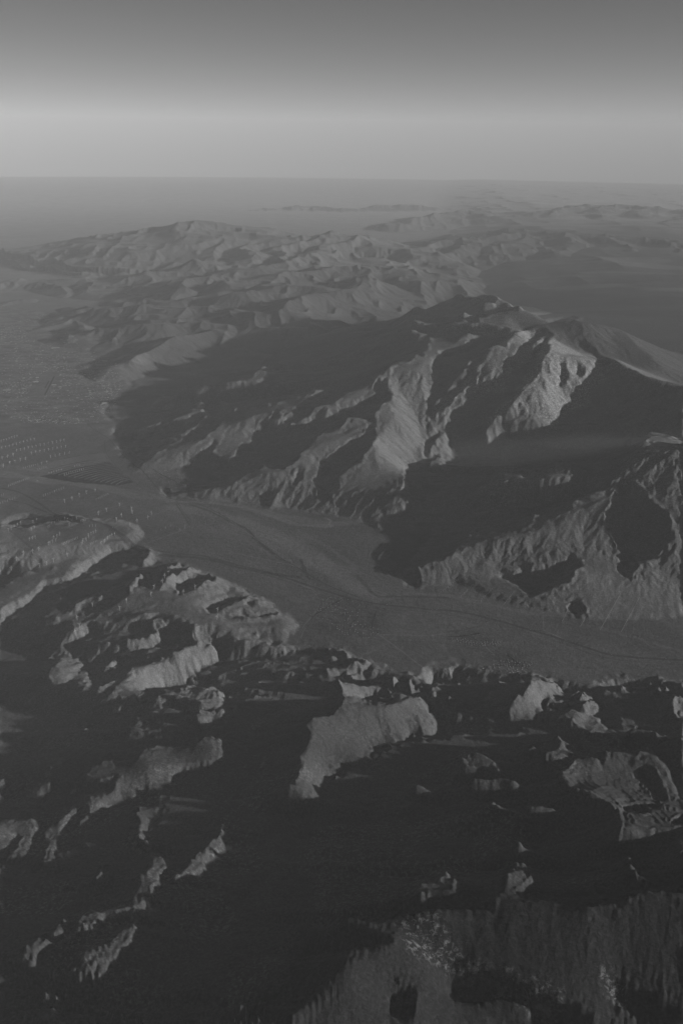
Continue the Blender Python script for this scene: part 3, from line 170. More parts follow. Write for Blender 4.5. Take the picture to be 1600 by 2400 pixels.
[29,2,2,2,2,2,2,2,2,2,1,2,1,0,1,0,-1,0,-3,2,-3,1,6,-7,1,-3,2,7,0,5,24,3,-14,-2,-1,2,3,-3,1,-6,7,-2,8,-4,2,-3,2,0,2,0,4,-2,7,-5,7,-7,4,-6,0,-1,1,-3,-11,4,-2,2,-2,1,-2,0,-2,-1,-1,0,-1,0,1,1,-2,-2,-1,-1,-2,-2,-1,-1,0,1,1,1,1,1,1,1,2,1,1,903,-2,-1,0,-1,0,1,1,1,2,2,1,1,3,-1,1,2,-2,1,2,-6,4,1,-5,5,1,-5,9,-1,-2,8,-2,-1,9,-2,-2,10,-10,1,3,-12,2,-3,-6,0,0,1,-2,5,4,-2,9,0,1,8,3,6,8,14,-3,-1,-7,10,0,2,-2,0,0,-1,1,-1,-1,-1,0,-1,1,1,1,1,2,3,-4,6,7,-6,1,1,-1,1,903,-2,-1,0,2,-1,0,-2,903,-1,0,2,3,2,-1,1,-4,1,-2,0,-2,3,-2,-1,0,-2,-2,0,-2,0,-2,0,-2,0,-1,-1,-1,0,-1,-1,0,-1,-1,-1,0,-1,-1,-1,0,4,-6,-1,-4,-3,-3,-3,-3,-2,-1,-2,-2,-2,0,0,-4,903,-4,903,-4,0,0,-4,903,-4,0,0,-4,0,0,-4,0,-4,0,0,-4,0,-4,0,0,-4,0,-4,0,-4,0,-4,0,0,-4,0,-4,0,-4,0,-4,0],
[31,1,2,2,2,2,2,2,2,2,3,0,2,0,1,0,1,-3,3,-9,16,-14,-4,7,0,7,4,0,16,6,-4,-6,14,-16,2,-1,-2,-1,4,-1,-1,-1,-3,3,-1,4,-1,2,0,1,-1,-1,-2,0,0,1,5,5,-5,-1,0,1,-3,-7,3,-5,0,-2,0,-1,1,0,-1,0,0,1,-1,2,1,0,-4,-2,-3,-2,-2,-1,-1,0,1,1,1,1,2,0,0,-1,0,0,-1,1,1,2,1,2,2,0,1,2,-2,1,1,-4,2,1,-3,3,2,-3,6,0,-3,8,-4,-2,6,-7,-2,4,-10,2,1,-6,4,2,-6,11,1,1,8,2,3,5,5,4,1,10,0,5,7,-1,1,1,-3,1,0,5,0,6,2,-16,8,-15,0,0,2,1,-2,2,-3,2,2,1,0,2,1,1,1,2,1,2,0,4,5,0,0,-1,1,903,-1,4,2,0,-2,1,2,1,-1,0,0,-2,1,-5,-5,-2,2,5,9,-2,5,-2,-2,-7,-4,-1,-2,903,-1,1,-1,-2,0,-1,0,-1,-1,-1,-1,-1,-1,0,-1,-1,0,-1,-1,-1,-3,2,0,-3,-4,-3,-3,-3,-2,-2,-2,-2,-1,-3,903,-4,903,-4,0,0,-4,903,-4,0,0,-4,0,0,-4,0,0,-4,0,-4,0,-4,0,0,-4,0,-4,0,-4,0,-4,0,0,-4,0,-4,0,-4,0,-4,0,-4,0,0],
[31,2,2,2,2,2,2,2,2,3,1,1,2,1,1,0,2,-3,3,-4,3,-1,6,-2,5,1,6,7,0,5,0,2,-5,-1,-10,1,3,-2,-4,2,-2,4,-1,-1,-1,0,0,1,0,1,-2,0,-1,1,2,1,1,1,4,-1,-3,-2,6,-16,5,-1,0,-2,1,-2,1,-1,2,0,2,-1,0,-2,-3,-1,-2,0,1,-2,-2,-2,-1,-2,1,0,1,2,903,1,1,2,2,2,-1,0,1,-2,0,1,-1,1,2,-1,3,1,-1,3,-1,-3,2,-3,-4,2,-7,-1,3,-5,3,3,-4,10,2,1,10,2,3,10,-1,4,5,-1,2,-1,2,-4,1,1,-5,4,0,-1,2,-1,0,0,2,1,4,4,4,9,-1,3,1,4,1,0,0,1,1,-1,-3,-4,-4,1,904,-1,0,1,1,4,-3,-2,14,-3,-2,1,0,-2,-1,2,-9,-2,2,-1,-1,0,2,0,0,1,1,-5,3,0,3,1,-2,1,1,1,4,3,9,5,-4,0,-2,-3,0,1,-7,2,-1,-3,-1,0,-1,0,-2,-1,-1,-1,0,-1,-1,0,-1,-1,-1,-2,3,-2,-4,-4,-3,-3,-3,-2,-2,-1,-2,-1,0,-4,903,-4,0,0,-4,903,-4,0,0,-4,0,0,-4,0,0,-4,0,-4,0,0,-4,0,-4,0,-4,0,-4,0,0,-4,0,-4,0,-4,0,-4,0,-4,0,-4,0,-4,0,-4,0],
[32,2,2,2,2,2,2,2,2,1,4,0,2,1,1,1,1,1,-2,1,0,2,5,5,1,2,-1,1,1,4,11,-9,3,-2,2,-11,-4,2,1,-3,0,-5,4,-2,5,-2,1,-4,-1,-4,3,-1,3,903,2,1,4,2,1,-5,1,-4,-3,1,-1,2,0,2,-1,-1,-2,-4,-2,-2,-1,0,1,-1,0,-1,-1,-2,0,-2,1,-2,0,1,1,1,1,1,1,2,0,1,-2,1,1,1,1,1,1,0,1,-1,-2,-1,-3,-2,-1,-3,-1,1,0,3,2,3,5,2,5,4,0,6,-1,0,4,-4,2,1,-3,2,1,0,1,2,1,0,4,1,0,4,1,2,2,2,1,2,2,-2,2,0,3,1,3,7,-1,0,0,-1,-1,1,903,-1,6,-8,-4,2,903,1,0,0,1,1,0,4,4,-10,11,6,-5,-2,3,-3,-13,7,0,-1,1,2,0,-2,-1,0,-1,0,2,-2,3,-1,2,2,2,2,0,1,-5,-6,1,1,6,9,2,0,-5,11,-6,-1,1,1,-3,0,-2,-1,-1,-1,0,-1,-1,0,-1,-1,0,-3,1,2,-4,-4,-3,-4,-3,-2,-2,-2,-1,-2,-2,0,0,-4,903,-4,0,0,-4,0,0,-4,903,-4,0,-4,0,0,-4,0,-4,0,-4,0,0,-4,0,-4,0,-4,0,-4,0,-4,0,-4,0,-4,0,-4,0,-4,0,-4,0,-4,0,0],
[32,2,2,2,2,2,2,2,2,2,2,2,1,2,1,1,2,-1,3,-4,7,-10,20,1,-5,2,0,1,6,-1,6,-5,4,-5,-4,6,-9,-7,1,-1,3,3,-4,-3,-7,-2,-2,1,6,3,0,0,-2,0,0,1,1,2,0,4,3,1,-1,4,-3,0,-2,-3,-5,-3,-5,-1,-1,1,1,-1,-1,-2,-2,-1,-2,0,0,2,2,2,-1,-2,-2,0,1,1,1,0,1,1,0,2,2,3,-2,-1,-2,-3,-2,-1,-2,0,1,0,4,2,3,6,1,3,3,0,2,0,-1,0,-1,0,-1,0,2,-1,2,2,0,4,1,2,2,2,1,1,2,0,1,1,0,1,903,2,0,1,1,1,1,1,3,6,0,12,6,-4,-1,2,-1,-1,0,1,-1,1,0,-3,-7,2,907,2,2,0,1,2,5,2,-4,2,-10,-3,7,-6,1,903,1,0,1,904,1,0,2,1,0,1,1,2,2,1,2,-3,-4,-3,-4,3,8,6,2,19,-9,-2,-4,1,0,-1,-1,-1,-2,-1,-1,-2,0,-1,0,0,-2,3,-1,-5,-3,-4,-3,-3,-2,-2,-2,-1,-2,-1,-2,0,0,-4,0,0,-4,903,-4,0,0,-4,0,0,-4,0,-4,0,0,-4,0,-4,0,-4,0,-4,0,-4,0,-4,0,-4,0,-4,0,-4,0,-4,0,-4,0,-4,0,-4,0,-4,0,-4,0],
[32,2,2,2,2,2,2,2,2,2,2,2,1,2,1,1,2,0,1,0,-2,7,-10,17,0,-2,0,0,-2,2,-1,5,0,4,0,-9,10,-4,-6,0,-15,-3,-8,6,2,10,0,7,-11,1,-5,3,0,2,1,-1,0,1,2,-1,2,4,4,4,-3,-13,-1,-4,1,-1,0,-1,-2,-3,-2,-2,0,1,2,2,3,2,1,1,-2,-3,-3,-1,-1,903,2,1,0,2,0,-1,-3,-2,0,0,2,3,2,3,3,2,3,0,1,1,-1,-1,1,-2,1,0,-1,2,1,1,1,1,2,0,2,0,1,1,0,1,1,0,1,1,1,1,2,1,1,2,1,1,0,2,1,2,1,1,1,0,2,2,2,1,6,-2,0,5,6,-2,-2,1,1,-1,2,-3,2,-3,-6,0,1,1,1,1,903,2,0,2,1,-2,8,4,-4,-3,6,-6,-16,9,0,1,1,0,-1,0,0,1,903,1,1,0,1,2,1,1,1,0,1,-1,2,1,0,4,-1,-1,1,3,5,1,14,-3,-2,-5,-1,-1,-1,1,-1,-1,0,0,-1,-1,-2,0,3,-4,-4,-3,-4,-3,-2,-2,-2,-2,-2,-1,-1,-3,903,-4,0,0,-4,0,0,-4,0,0,-4,0,0,-4,0,-4,0,-4,0,0,-4,0,-4,0,-4,0,-4,0,-4,-4,0,-4,0,-4,0,-4,0,-4,0,-4,0,-4,0,-4,0,-4,0,0],
[32,1,2,2,2,2,2,2,2,2,2,2,1,2,1,2,1,1,0,0,2,-4,11,6,-9,4,-3,0,-1,1,3,0,3,-2,6,-5,-2,-18,-7,-9,16,0,13,-5,4,-9,-1,-8,14,-4,8,-3,3,-3,-3,0,-1,-1,0,1,0,-1,-1,0,3,1,-2,-4,-3,-4,-2,-2,1,3,2,4,2,1,1,-1,-1,-1,-1,0,1,1,-2,-3,-1,-4,1,0,1,0,1,-1,0,1,3,3,2,2,1,-1,905,1,0,1,1,0,1,2,0,1,0,1,1,-1,1,0,0,1,0,1,0,2,1,1,1,2,1,1,2,0,1,1,0,1,0,0,1,1,0,1,1,1,1,2,1,1,1,2,1,3,7,-3,-2,4,3,11,0,-4,0,2,2,0,-9,0,-2,-1,1,0,1,0,1,1,0,0,2,2,8,3,-5,-1,-5,0,-3,-7,1,1,2,0,1,907,1,0,1,1,0,1,1,1,1,0,1,0,1,0,2,3,1,4,-1,4,0,8,4,9,-1,-2,-1,-6,-1,-1,-3,0,-2,3,-1,2,-1,-3,-4,-3,-3,-3,-2,-3,-1,-2,-2,-1,-1,0,-4,903,-4,0,0,-4,0,0,-4,0,0,-4,0,-4,0,-4,0,-4,0,-4,0,-4,0,-4,0,-4,0,-4,0,-4,0,-4,-4,0,-4,0,-4,0,-4,0,-4,0,-4,0,-4,0,-4,0],
[31,2,2,1,2,2,2,2,2,2,2,1,2,2,1,1,2,0,1,1,-3,6,-11,13,2,-4,-1,0,0,1,0,3,-1,0,-10,-5,-5,9,12,5,-11,1,-8,2,0,1,15,1,2,-7,1,-6,-7,3,-1,-3,0,1,-3,0,-1,4,0,2,-4,-5,-3,-1,1,2,4,3,1,1,-1,-1,-2,903,1,0,0,-2,-1,-3,0,-3,1,1,-2,-1,1,0,1,1,2,1,0,-1,1,-1,1,1,1,2,2,1,2,1,0,1,-1,1,904,1,0,1,0,1,1,1,1,0,1,1,0,0,1,904,1,1,0,1,1,1,1,2,1,2,2,1,2,2,1,1,1,1,2,3,1,3,1,1,6,-3,0,5,3,3,1,-8,-3,-1,-2,-1,0,1,1,1,1,0,0,1,-1,2,3,1,8,4,-3,-1,-3,-1,1,-10,-1,1,-1,2,1,1,0,1,905,1,0,1,0,1,903,1,0,1,0,1,0,1,1,2,1,2,1,5,-5,5,-1,6,7,10,-4,1,2,-1,-2,-2,-5,3,-2,-2,-4,-3,-3,-2,-3,-1,-2,-2,-2,0,-2,-1,0,-4,903,-4,0,0,-4,0,-4,0,0,-4,0,-4,0,-4,0,-4,0,-4,0,-4,-4,0,-4,0,-4,0,-4,0,-4,0,-4,-4,0,-4,0,-4,0,-4,0,-4,-4,0,-4,0,0,-4],
[30,2,2,1,2,2,2,2,2,1,2,2,2,1,1,2,1,0,1,0,-1,-1,3,9,-9,3,-1,0,-2,-1,-1,-2,-1,-1,6,3,4,0,-5,1,5,-3,-3,1,0,4,1,-2,-4,7,-5,6,-4,-9,1,1,-4,-1,1,-4,-1,-5,-2,2,4,7,0,3,0,-1,-1,-3,0,-1,1,1,0,0,-2,-2,-2,-2,-1,-1,1,2,1,3,0,-3,-2,0,-2,0,0,1,0,1,1,1,1,1,1,1,0,1,1,1,1,1,-1,1,0,0,1,1,0,1,1,909,1,0,1,1,1,2,1,2,1,1,2,1,1,1,0,1,1,1,0,1,0,1,1,1,1,2,-1,3,2,2,4,2,-1,-2,4,3,6,10,-5,-4,-1,-4,0,-1,-2,0,1,0,0,1,0,0,3,2,3,1,10,3,-8,1,-2,-3,-2,8,-14,-3,4,-3,2,1,1,0,1,0,0,1,0,0,1,0,1,0,1,0,1,1,0,0,1,1,1,2,1,2,1,2,2,1,1,2,-1,-1,-2,-4,3,-2,3,0,9,5,6,-4,3,-4,-2,-3,-2,-3,-2,-1,-2,-2,-1,-1,-1,-3,0,0,-4,903,-4,0,-4,0,-4,0,0,-4,0,-4,-4,0,-4,0,-4,0,-4,0,-4,-4,0,-4,0,-4,0,-4,0,-4,-4,0,-4,0,-4,0,-4,-4,0,-4,0,-4,0,-4,0,0],
[29,2,1,2,2,2,1,2,2,2,1,2,1,2,1,1,1,1,0,0,-3,4,-9,13,-1,-2,-4,-1,-1,-1,1,1,3,2,0,-3,0,-1,6,-1,6,1,1,-4,2,-5,6,4,-1,-4,1,-4,3,-1,-11,-4,2,-3,-2,-1,4,5,9,2,0,-8,3,-5,-2,0,0,1,0,-1,-1,-2,-2,-1,0,1,1,2,2,1,1,1,0,0,-3,0,-4,-1,-2,-1,-1,0,1,1,0,0,1,0,1,1,1,1,2,1,1,1,0,0,1,903,-1,904,1,0,1,1,2,1,1,1,1,1,0,1,0,0,1,903,1,0,1,1,1,1,1,2,1,2,2,1,0,2,2,1,2,1,4,-2,0,2,5,0,2,4,5,-7,-2,-1,-2,-1,-1,0,1,0,2,1,1,0,1,0,1,3,3,2,5,7,-1,-2,-1,-1,-7,11,-9,-8,4,-3,-1,0,1,903,1,0,0,1,0,1,1,0,1,1,1,0,1,1,1,1,1,1,0,0,1,0,3,2,1,2,2,4,1,0,0,2,2,8,-6,3,2,1,-2,0,-3,-1,-2,-2,-1,-2,-2,0,-2,-1,0,-4,0,0,-4,0,0,-4,0,-4,0,-4,0,-4,0,-4,0,-4,0,-4,-4,0,-4,0,-4,0,-4,-4,0,-4,0,-4,0,-4,-4,0,-4,0,-4,-4,0,-4,0,-4,0,-4,0,-4,-4,0,0],
[28,1,2,2,1,2,2,1,2,2,1,2,1,1,2,1,1,0,-1,2,-4,3,-6,12,-9,1,-1,-1,0,1,1,2,-2,2,0,3,0,2,-3,3,-1,6,8,-4,-12,5,-3,4,6,-4,3,-2,-3,0,0,-4,-2,2,6,4,-2,-1,-6,-1,1,-5,-6,5,0,-1,-1,-2,-2,2,1,2,2,2,1,1,0,-1,-1,-1,-1,0,-1,1,0,1,-2,0,-4,-1,-2,-1,-1,0,1,0,1,1,1,0,2,0,2,0,1,903,-1,1,0,1,1,1,1,1,1,0,1,908,1,0,1,1,1,1,1,1,1,1,1,0,1,905,-1,0,0,1,1,1,2,1,3,4,0,0,-4,2,2,2,1,3,1,1,-1,1,1,1,1,2,1,0,1,903,2,3,3,2,4,6,0,1,-1,-2,1,-4,-3,-2,1,-1,0,-1,-1,0,-1,904,1,0,1,0,1,1,0,1,0,1,1,2,3,1,4,-1,5,-4,11,-11,5,-4,1,0,0,1,1,2,1,5,5,5,-5,9,-3,1,-1,-1,-1,-1,0,-2,-1,0,-1,-2,-1,-1,0,-4,0,0,-4,0,-4,0,-4,0,-4,0,-4,0,-4,-4,0,-4,0,-4,-4,0,-4,0,-4,-4,0,-4,0,-4,-4,0,-4,0,-4,0,-4,-4,0,-4,0,-4,-4,0,-4,0,-4,0,-4,0],
[26,2,1,2,2,1,2,1,2,1,2,1,2,1,1,1,1,0,0,-1,-1,0,-4,8,-4,903,1,903,2,0,1,-1,1,-1,3,-1,2,-9,-2,-3,12,-2,4,-4,-1,3,1,4,6,-6,0,3,4,1,-5,-4,2,1,1,-2,-1,0,1,-4,-12,7,-3,6,1,3,0,2,0,-1,-1,-1,-1,-1,-1,0,-1,903,-1,0,-1,1,-1,-1,-2,-2,-2,0,-1,0,0,1,1,1,1,1,1,1,0,1,0,1,1,2,904,-1,905,1,1,0,1,1,0,1,904,-1,907,1,1,1,1,1,1,2,1,1,2,2,1,1,1,2,0,2,1,6,3,2,8,0,-3,-2,-1,-1,-1,0,1,1,0,1,0,0,1,0,2,2,2,3,2,4,7,-6,2,0,0,-2,-8,0,1,-1,0,-1,908,1,0,1,0,1,2,1,2,2,3,3,2,4,4,4,7,0,18,-18,2,-3,-1,-1,-2,-1,-1,-1,-1,1,3,0,10,-2,2,-1,1,-1,-1,903,-1,0,1,-1,0,-1,-2,0,0,-4,0,-4,0,-4,0,-4,-4,0,-4,0,-4,-4,0,-4,0,-4,-4,0,-4,0,-4,-4,0,-4,0,-4,-4,0,-4,0,-4,-4,0,-4,0,-4,-4,0,-4,0,-4,0,-4,-4,0,-4,0],
[25,1,1,2,2,1,2,1,2,1,2,1,1,1,1,1,903,1,-3,2,-3,3,4,-1,-1,-1,0,0,1,1,0,-1,-1,1,-1,-1,-4,-1,-2,6,4,4,-8,-1,-2,2,2,1,4,-2,0,-2,2,-3,-2,2,3,3,-1,-2,0,2,7,-1,-1,5,2,3,-10,1,0,0,1,-1,1,-1,-1,-1,-1,-1,-1,-1,-1,-1,0,-1,903,1,0,1,-1,0,-4,-1,-2,0,-1,0,1,1,1,1,1,0,1,1,1,903,-1,1,0,0,1,0,1,904,-1,905,1,0,1,1,1,1,1,1,1,1,1,0,1,0,0,1,903,1,0,0,1,0,1,1,1,1,2,2,1,2,5,0,8,5,-7,0,-1,-1,0,0,1,1,903,1,0,1,1,2,2,1,2,3,7,-1,-1,1,2,-8,1,0,-1,903,-1,904,1,0,1,1,0,1,1,2,1,2,2,2,2,2,5,2,3,11,0,-11,-7,5,-1,1,0,1,0,1,1,3,2,2,7,0,-5,8,-2,-1,-1,-1,-1,0,0,1,0,1,1,904,-4,0,-4,0,-4,0,-4,-4,0,-4,0,-4,-4,0,-4,0,-4,-4,0,-4,-4,0,-4,0,-4,-4,0,-4,0,-4,-4,0,-4,0,-4,-4,0,-4,0,-4,-4,0,-4,0,-4,0,-4,0,-4],
[23,1,1,2,2,1,1,2,1,2,1,1,1,1,1,0,1,903,-1,1,-4,5,3,-4,5,-2,2,-1,-2,-1,0,-1,0,-3,-1,-1,2,1,1,-3,-4,-2,3,3,0,1,-1,2,0,2,0,1,-2,2,1,1,-1,2,2,4,2,0,5,3,-4,2,-1,-1,6,-11,3,-3,2,1,1,0,-2,-2,-2,-1,-2,0,-1,903,-1,-1,-1,0,-1,-1,0,1,1,1,-2,-2,-2,903,1,1,1,1,0,1,1,0,0,1,0,0,-1,905,1,0,1,1,1,0,1,906,-1,0,-1,903,1,0,1,1,1,1,2,1,2,1,1,2,1,1,2,1,2,2,2,3,4,4,2,9,1,-8,4,-3,-1,0,-1,1,1,-1,903,1,1,1,1,4,3,4,2,4,8,-4,4,-5,-11,4,-2,-1,-1,-1,-1,-1,-1,0,-1,0,0,-1,0,0,1,1,1,1,1,2,3,3,3,3,4,5,4,11,7,-8,-2,-2,-2,-3,-1,-1,-1,-1,0,0,2,1,5,6,-1,2,5,-5,0,-2,-1,-1,-1,1,-1,1,2,0,1,1,1,0,0,-4,0,-4,-4,0,-4,0,-4,-4,0,-4,0,-4,-4,0,-4,-4,0,-4,0,-4,-4,0,-4,-4,0,-4,0,-4,-4,0,-4,0,-4,-4,0,-4,0,-4,0,-4,-4,0,-4,0,-4,0,-4],
[21,1,1,2,1,2,1,1,2,1,1,1,1,1,0,1,903,1,-1,1,-4,8,4,-2,-4,2,-3,903,-2,-1,-2,1,-1,-1,-2,-3,-1,1,4,1,0,-1,0,0,2,1,2,1,-1,0,0,1,1,3,4,1,2,-1,1,2,0,8,4,-4,3,-1,-3,-10,4,1,-1,1,1,-2,-1,-1,0,-1,-1,-2,-2,-2,-2,-1,0,0,1,2,1,2,903,-2,0,0,-2,-2,-1,903,1,0,1,1,903,1,0,0,1,0,1,904,-1,-1,-1,0,-1,904,1,1,1,2,2,1,2,1,2,1,1,1,0,1,0,1,903,-1,904,1,0,1,0,1,1,2,3,1,3,3,-4,-1,-1,-1,0,-1,904,1,0,1,0,0,1,1,2,1,2,5,-1,2,3,2,-1,1,1,1,0,1,0,1,0,0,1,0,1,1,0,1,1,2,2,1,1,0,1,1,0,1,1,1,-5,7,2,0,3,2,3,1,2,1,1,1,3,2,4,4,3,-7,10,-2,-2,-1,-4,-1,-1,0,0,-1,1,1,1,2,905,-4,0,-4,0,-4,0,-4,-4,0,-4,0,-4,-4,0,-4,-4,0,-4,0,-4,-4,0,-4,0,-4,-4,0,-4,-4,0,-4,0,-4,-4,0,-4,0,-4,0,-4,-4,0,-4,0,-4,0,-4],
[19,1,1,2,1,1,2,1,1,1,1,1,0,1,0,1,0,1,0,0,-1,1,1,-6,18,-15,7,-2,1,-2,-2,-2,0,-1,-1,-2,-2,-1,0,2,1,1,-2,1,-1,3,0,0,1,0,2,1,2,2,1,2,0,1,0,1,2,2,2,1,3,-2,7,4,-3,0,1,1,-15,2,2,2,0,3,-2,-2,-4,-4,-2,-1,-1,1,2,0,1,0,0,-1,0,-1,-1,0,0,1,904,-2,-3,0,-1,1,1,1,0,1,2,0,0,-1,-1,-1,-1,-1,-1,0,0,1,1,1,2,1,2,1,1,1,1,903,-1,0,-1,-1,-1,-1,-1,-1,0,-1,907,1,0,1,0,1,1,0,2,2,3,3,3,4,4,-2,-2,-2,-2,-1,-1,-1,904,1,0,1,2,1,1,904,-2,4,0,1,2,2,3,2,2,1,2,3,2,1,1,1,1,1,1,0,1,0,1,1,3,4,5,5,4,6,5,5,3,16,-10,-10,-1,-6,-2,-3,-1,903,2,3,3,5,3,14,-4,1,1,-4,-3,-3,-1,-2,0,-2,1,1,1,1,1,1,-1,904,-4,0,-4,0,-4,0,-4,0,-4,-4,0,-4,0,-4,-4,0,-4,0,-4,-4,0,-4,-4,0,-4,0,-4,-4,0,-4,0,-4,-4,0,-4,0,-4,0,-4,-4,0,-4,0,-4,0,-4],
[16,1,2,1,2,1,1,1,1,1,1,0,1,0,1,0,0,1,903,1,-5,9,6,-6,-1,-1,-1,-2,-1,-1,-2,-2,-1,1,1,0,0,-1,0,0,2,0,1,-1,1,1,1,3,1,2,1,-2,1,1,1,3,2,3,-1,0,1,1,5,2,6,2,-2,1,-4,-2,4,-10,1,-3,2,-4,-2,-1,4,2,1,-3,2,-4,-2,-2,0,-1,0,0,1,0,1,0,-1,904,1,0,1,-2,-1,-3,904,-1,-1,0,1,1,1,1,1,2,1,903,-1,-1,-1,-2,-1,-2,-1,-1,-1,0,-1,903,1,0,1,0,1,1,1,0,1,912,1,1,1,1,2,1,2,-1,904,1,0,1,1,0,1,1,1,1,0,0,1,903,-1,0,-2,4,2,1,2,1,1,1,1,1,1,1,2,1,2,2,1,2,2,2,2,2,1,1,1,1,1,3,2,2,5,4,2,19,-2,1,3,1,1,0,-1,-1,-1,-1,0,3,1,4,6,-2,7,-3,-5,-2,-4,-2,-2,0,0,-1,1,1,1,1,0,-1,904,-4,0,0,-4,0,-4,0,-4,0,-4,-4,0,-4,0,-4,-4,0,-4,0,-4,0,-4,-4,0,-4,0,-4,-4,0,-4,0,-4,-4,0,-4,0,-4,-4,0,-4,0,-4,0,-4,0,-4],
[14,1,1,2,1,1,1,1,1,1,0,0,1,0,1,0,1,904,-3,7,-14,22,-11,5,-4,-1,-2,-2,-1,1,903,-1,0,0,1,0,1,-1,1,1,1,2,1,1,0,0,1,0,6,0,1,1,-3,0,0,4,4,3,2,1,1,6,3,-2,-1,1,-3,-4,-13,7,0,1,5,12,-6,-3,-9,2,-3,-7,2,-1,-1,0,1,-1,1,904,1,0,-1,-1,-1,-1,-2,0,-1,0,1,0,-1,1,1,2,1,0,0,-1,-1,-1,-2,-2,-2,-1,-1,-1,-1,903,1,0,1,0,1,912,1,0,1,1,1,1,2,2,2,2,2,3,2,3,3,3,4,3,4,5,2,3,0,0,-1,0,-1,0,0,1,2,2,3,4,4,5,5,5,5,6,6,6,13,0,-18,-5,0,-4,-2,-3,-2,-2,-2,-1,-2,-2,-2,-1,-2,-1,-1,-1,0,-1,0,0,1,0,1,2,1,1,2,0,-3,1,-10,2,1,0,2,2,4,4,5,4,4,4,4,1,13,1,-2,7,-4,-4,-4,-4,-2,-2,0,-1,-1,2,0,1,1,0,-1,904,-4,0,0,-4,0,-4,0,-4,0,-4,0,-4,0,-4,0,-4,0,-4,-4,0,-4,0,-4,-4,0,-4,0,-4,0,-4,-4,0,-4,0,-4,-4,0,-4,0,-4,0,-4,-4,0,-4,0],
[12,1,1,1,2,1,1,0,1,0,1,0,1,0,1,0,1,903,-1,0,-3,4,10,-10,3,-4,1,903,-1,-1,906,1,0,2,1,0,1,-1,2,0,2,3,1,3,-8,1,0,1,7,6,4,1,-2,0,1,3,3,0,9,-5,4,-7,1,0,-4,-10,5,0,-4,1,1,9,2,-5,0,-5,-3,-6,2,-3,0,1,-1,1,-1,0,-1,-1,-1,-1,0,0,1,1,1,1,0,0,-1,-2,-1,-2,-1,-2,-2,-1,-1,0,-1,0,1,0,0,1,910,1,1,1,2,1,2,2,2,2,2,3,2,2,2,2,2,1,1,2,1,0,1,1,903,1,0,1,1,1,1,1,-2,-3,-2,-2,-1,-1,-1,0,0,1,1,1,1,1,1,2,1,1,1,1,1,3,0,-1,1,2,0,3,1,1,1,1,2,1,1,1,2,1,0,1,1,1,0,1,903,1,903,1,4,3,2,3,1,0,2,1,0,1,2,1,3,4,2,6,5,9,-20,18,0,-3,-4,-5,-3,-4,0,-1,-3,2,0,1,0,1,0,-1,904,-4,0,0,-4,0,0,-4,0,-4,0,-4,0,-4,0,-4,0,-4,0,-4,-4,0,-4,0,-4,0,-4,-4,0,-4,0,-4,0,-4,-4,0,-4,0,-4,0,-4,-4,0,-4,0,-4,0],
[10,1,2,1,1,1,1,1,1,0,1,1,1,1,0,1,903,-1,0,-4,4,-10,11,3,-3,1,-2,-1,0,-1,905,1,0,1,0,1,0,0,1,0,3,903,-2,0,-4,14,1,7,5,2,-4,-1,-1,2,0,0,-1,1,-1,2,1,9,2,-5,-3,2,-5,-11,5,1,0,0,-1,7,-1,-5,1,-1,-7,-4,2,-4,-1,903,1,1,1,1,1,-1,0,-2,-1,-3,-2,-1,-2,-1,0,-1,910,1,0,1,0,1,2,1,2,2,1,2,2,2,1,1,1,1,904,-1,0,-1,-1,0,-1,-1,-1,-1,0,-1,0,-1,904,1,0,1,1,2,1,2,1,0,1,-1,1,0,0,1,0,1,1,1,1,2,2,2,2,2,1,903,1,-4,2,1,1,1,0,1,1,1,1,2,1,1,1,1,1,2,1,1,1,1,2,2,2,2,3,3,2,5,2,-1,-2,-2,-2,0,3,1,2,3,3,3,2,3,2,3,6,-2,14,1,-4,2,-1,-6,-4,-4,-2,-1,-5,2,0,0,1,0,0,1,-1,904,-4,903,-4,0,-4,0,0,-4,0,-4,0,-4,0,-4,0,-4,0,-4,-4,0,-4,0,-4,0,-4,0,-4,-4,0,-4,0,-4,0,-4,-4,0,-4,0,-4,0,-4,0,-4,0],
[11,1,2,1,2,1,1,1,1,1,2,1,1,0,1,0,1,0,-1,-1,0,-4,0,-4,6,1,-3,0,-1,909,1,0,0,1,1,1,0,0,-2,0,1,2,5,8,9,13,-4,-5,-9,3,1,-1,0,-3,-1,-1,1,1,3,1,3,-4,6,4,-4,-4,3,-3,-8,1,-2,1,2,1,8,-2,-7,-1,0,-12,-2,2,1,0,1,1,-1,-1,-2,-2,-2,-1,-2,0,-1,0,1,904,-1,0,1,0,1,1,1,1,1,1,1,1,2,1,1,1,904,-1,-1,-1,0,-1,-1,-1,0,0,-1,903,1,0,0,1,0,1,0,1,1,0,1,1,0,1,1,1,1,1,1,1,2,2,2,1,903,-1,0,1,0,1,1,2,2,2,3,3,3,3,3,1,2,0,1,3,0,-4,-1,0,0,1,1,903,1,1,0,1,1,1,0,0,-1,0,-1,0,-1,-1,0,-1,0,0,3,-4,11,1,2,2,1,0,1,3,3,4,3,3,4,2,4,4,4,9,3,-14,19,-15,-2,-4,-4,-3,-1,-2,-1,0,1,909,-4,903,-4,0,0,-4,0,-4,0,-4,0,0,-4,0,-4,0,-4,-4,0,-4,0,-4,0,-4,0,-4,0,-4,0,-4,-4,0,-4,0,-4,0,-4,0,-4,-4,0,-4,0,0],
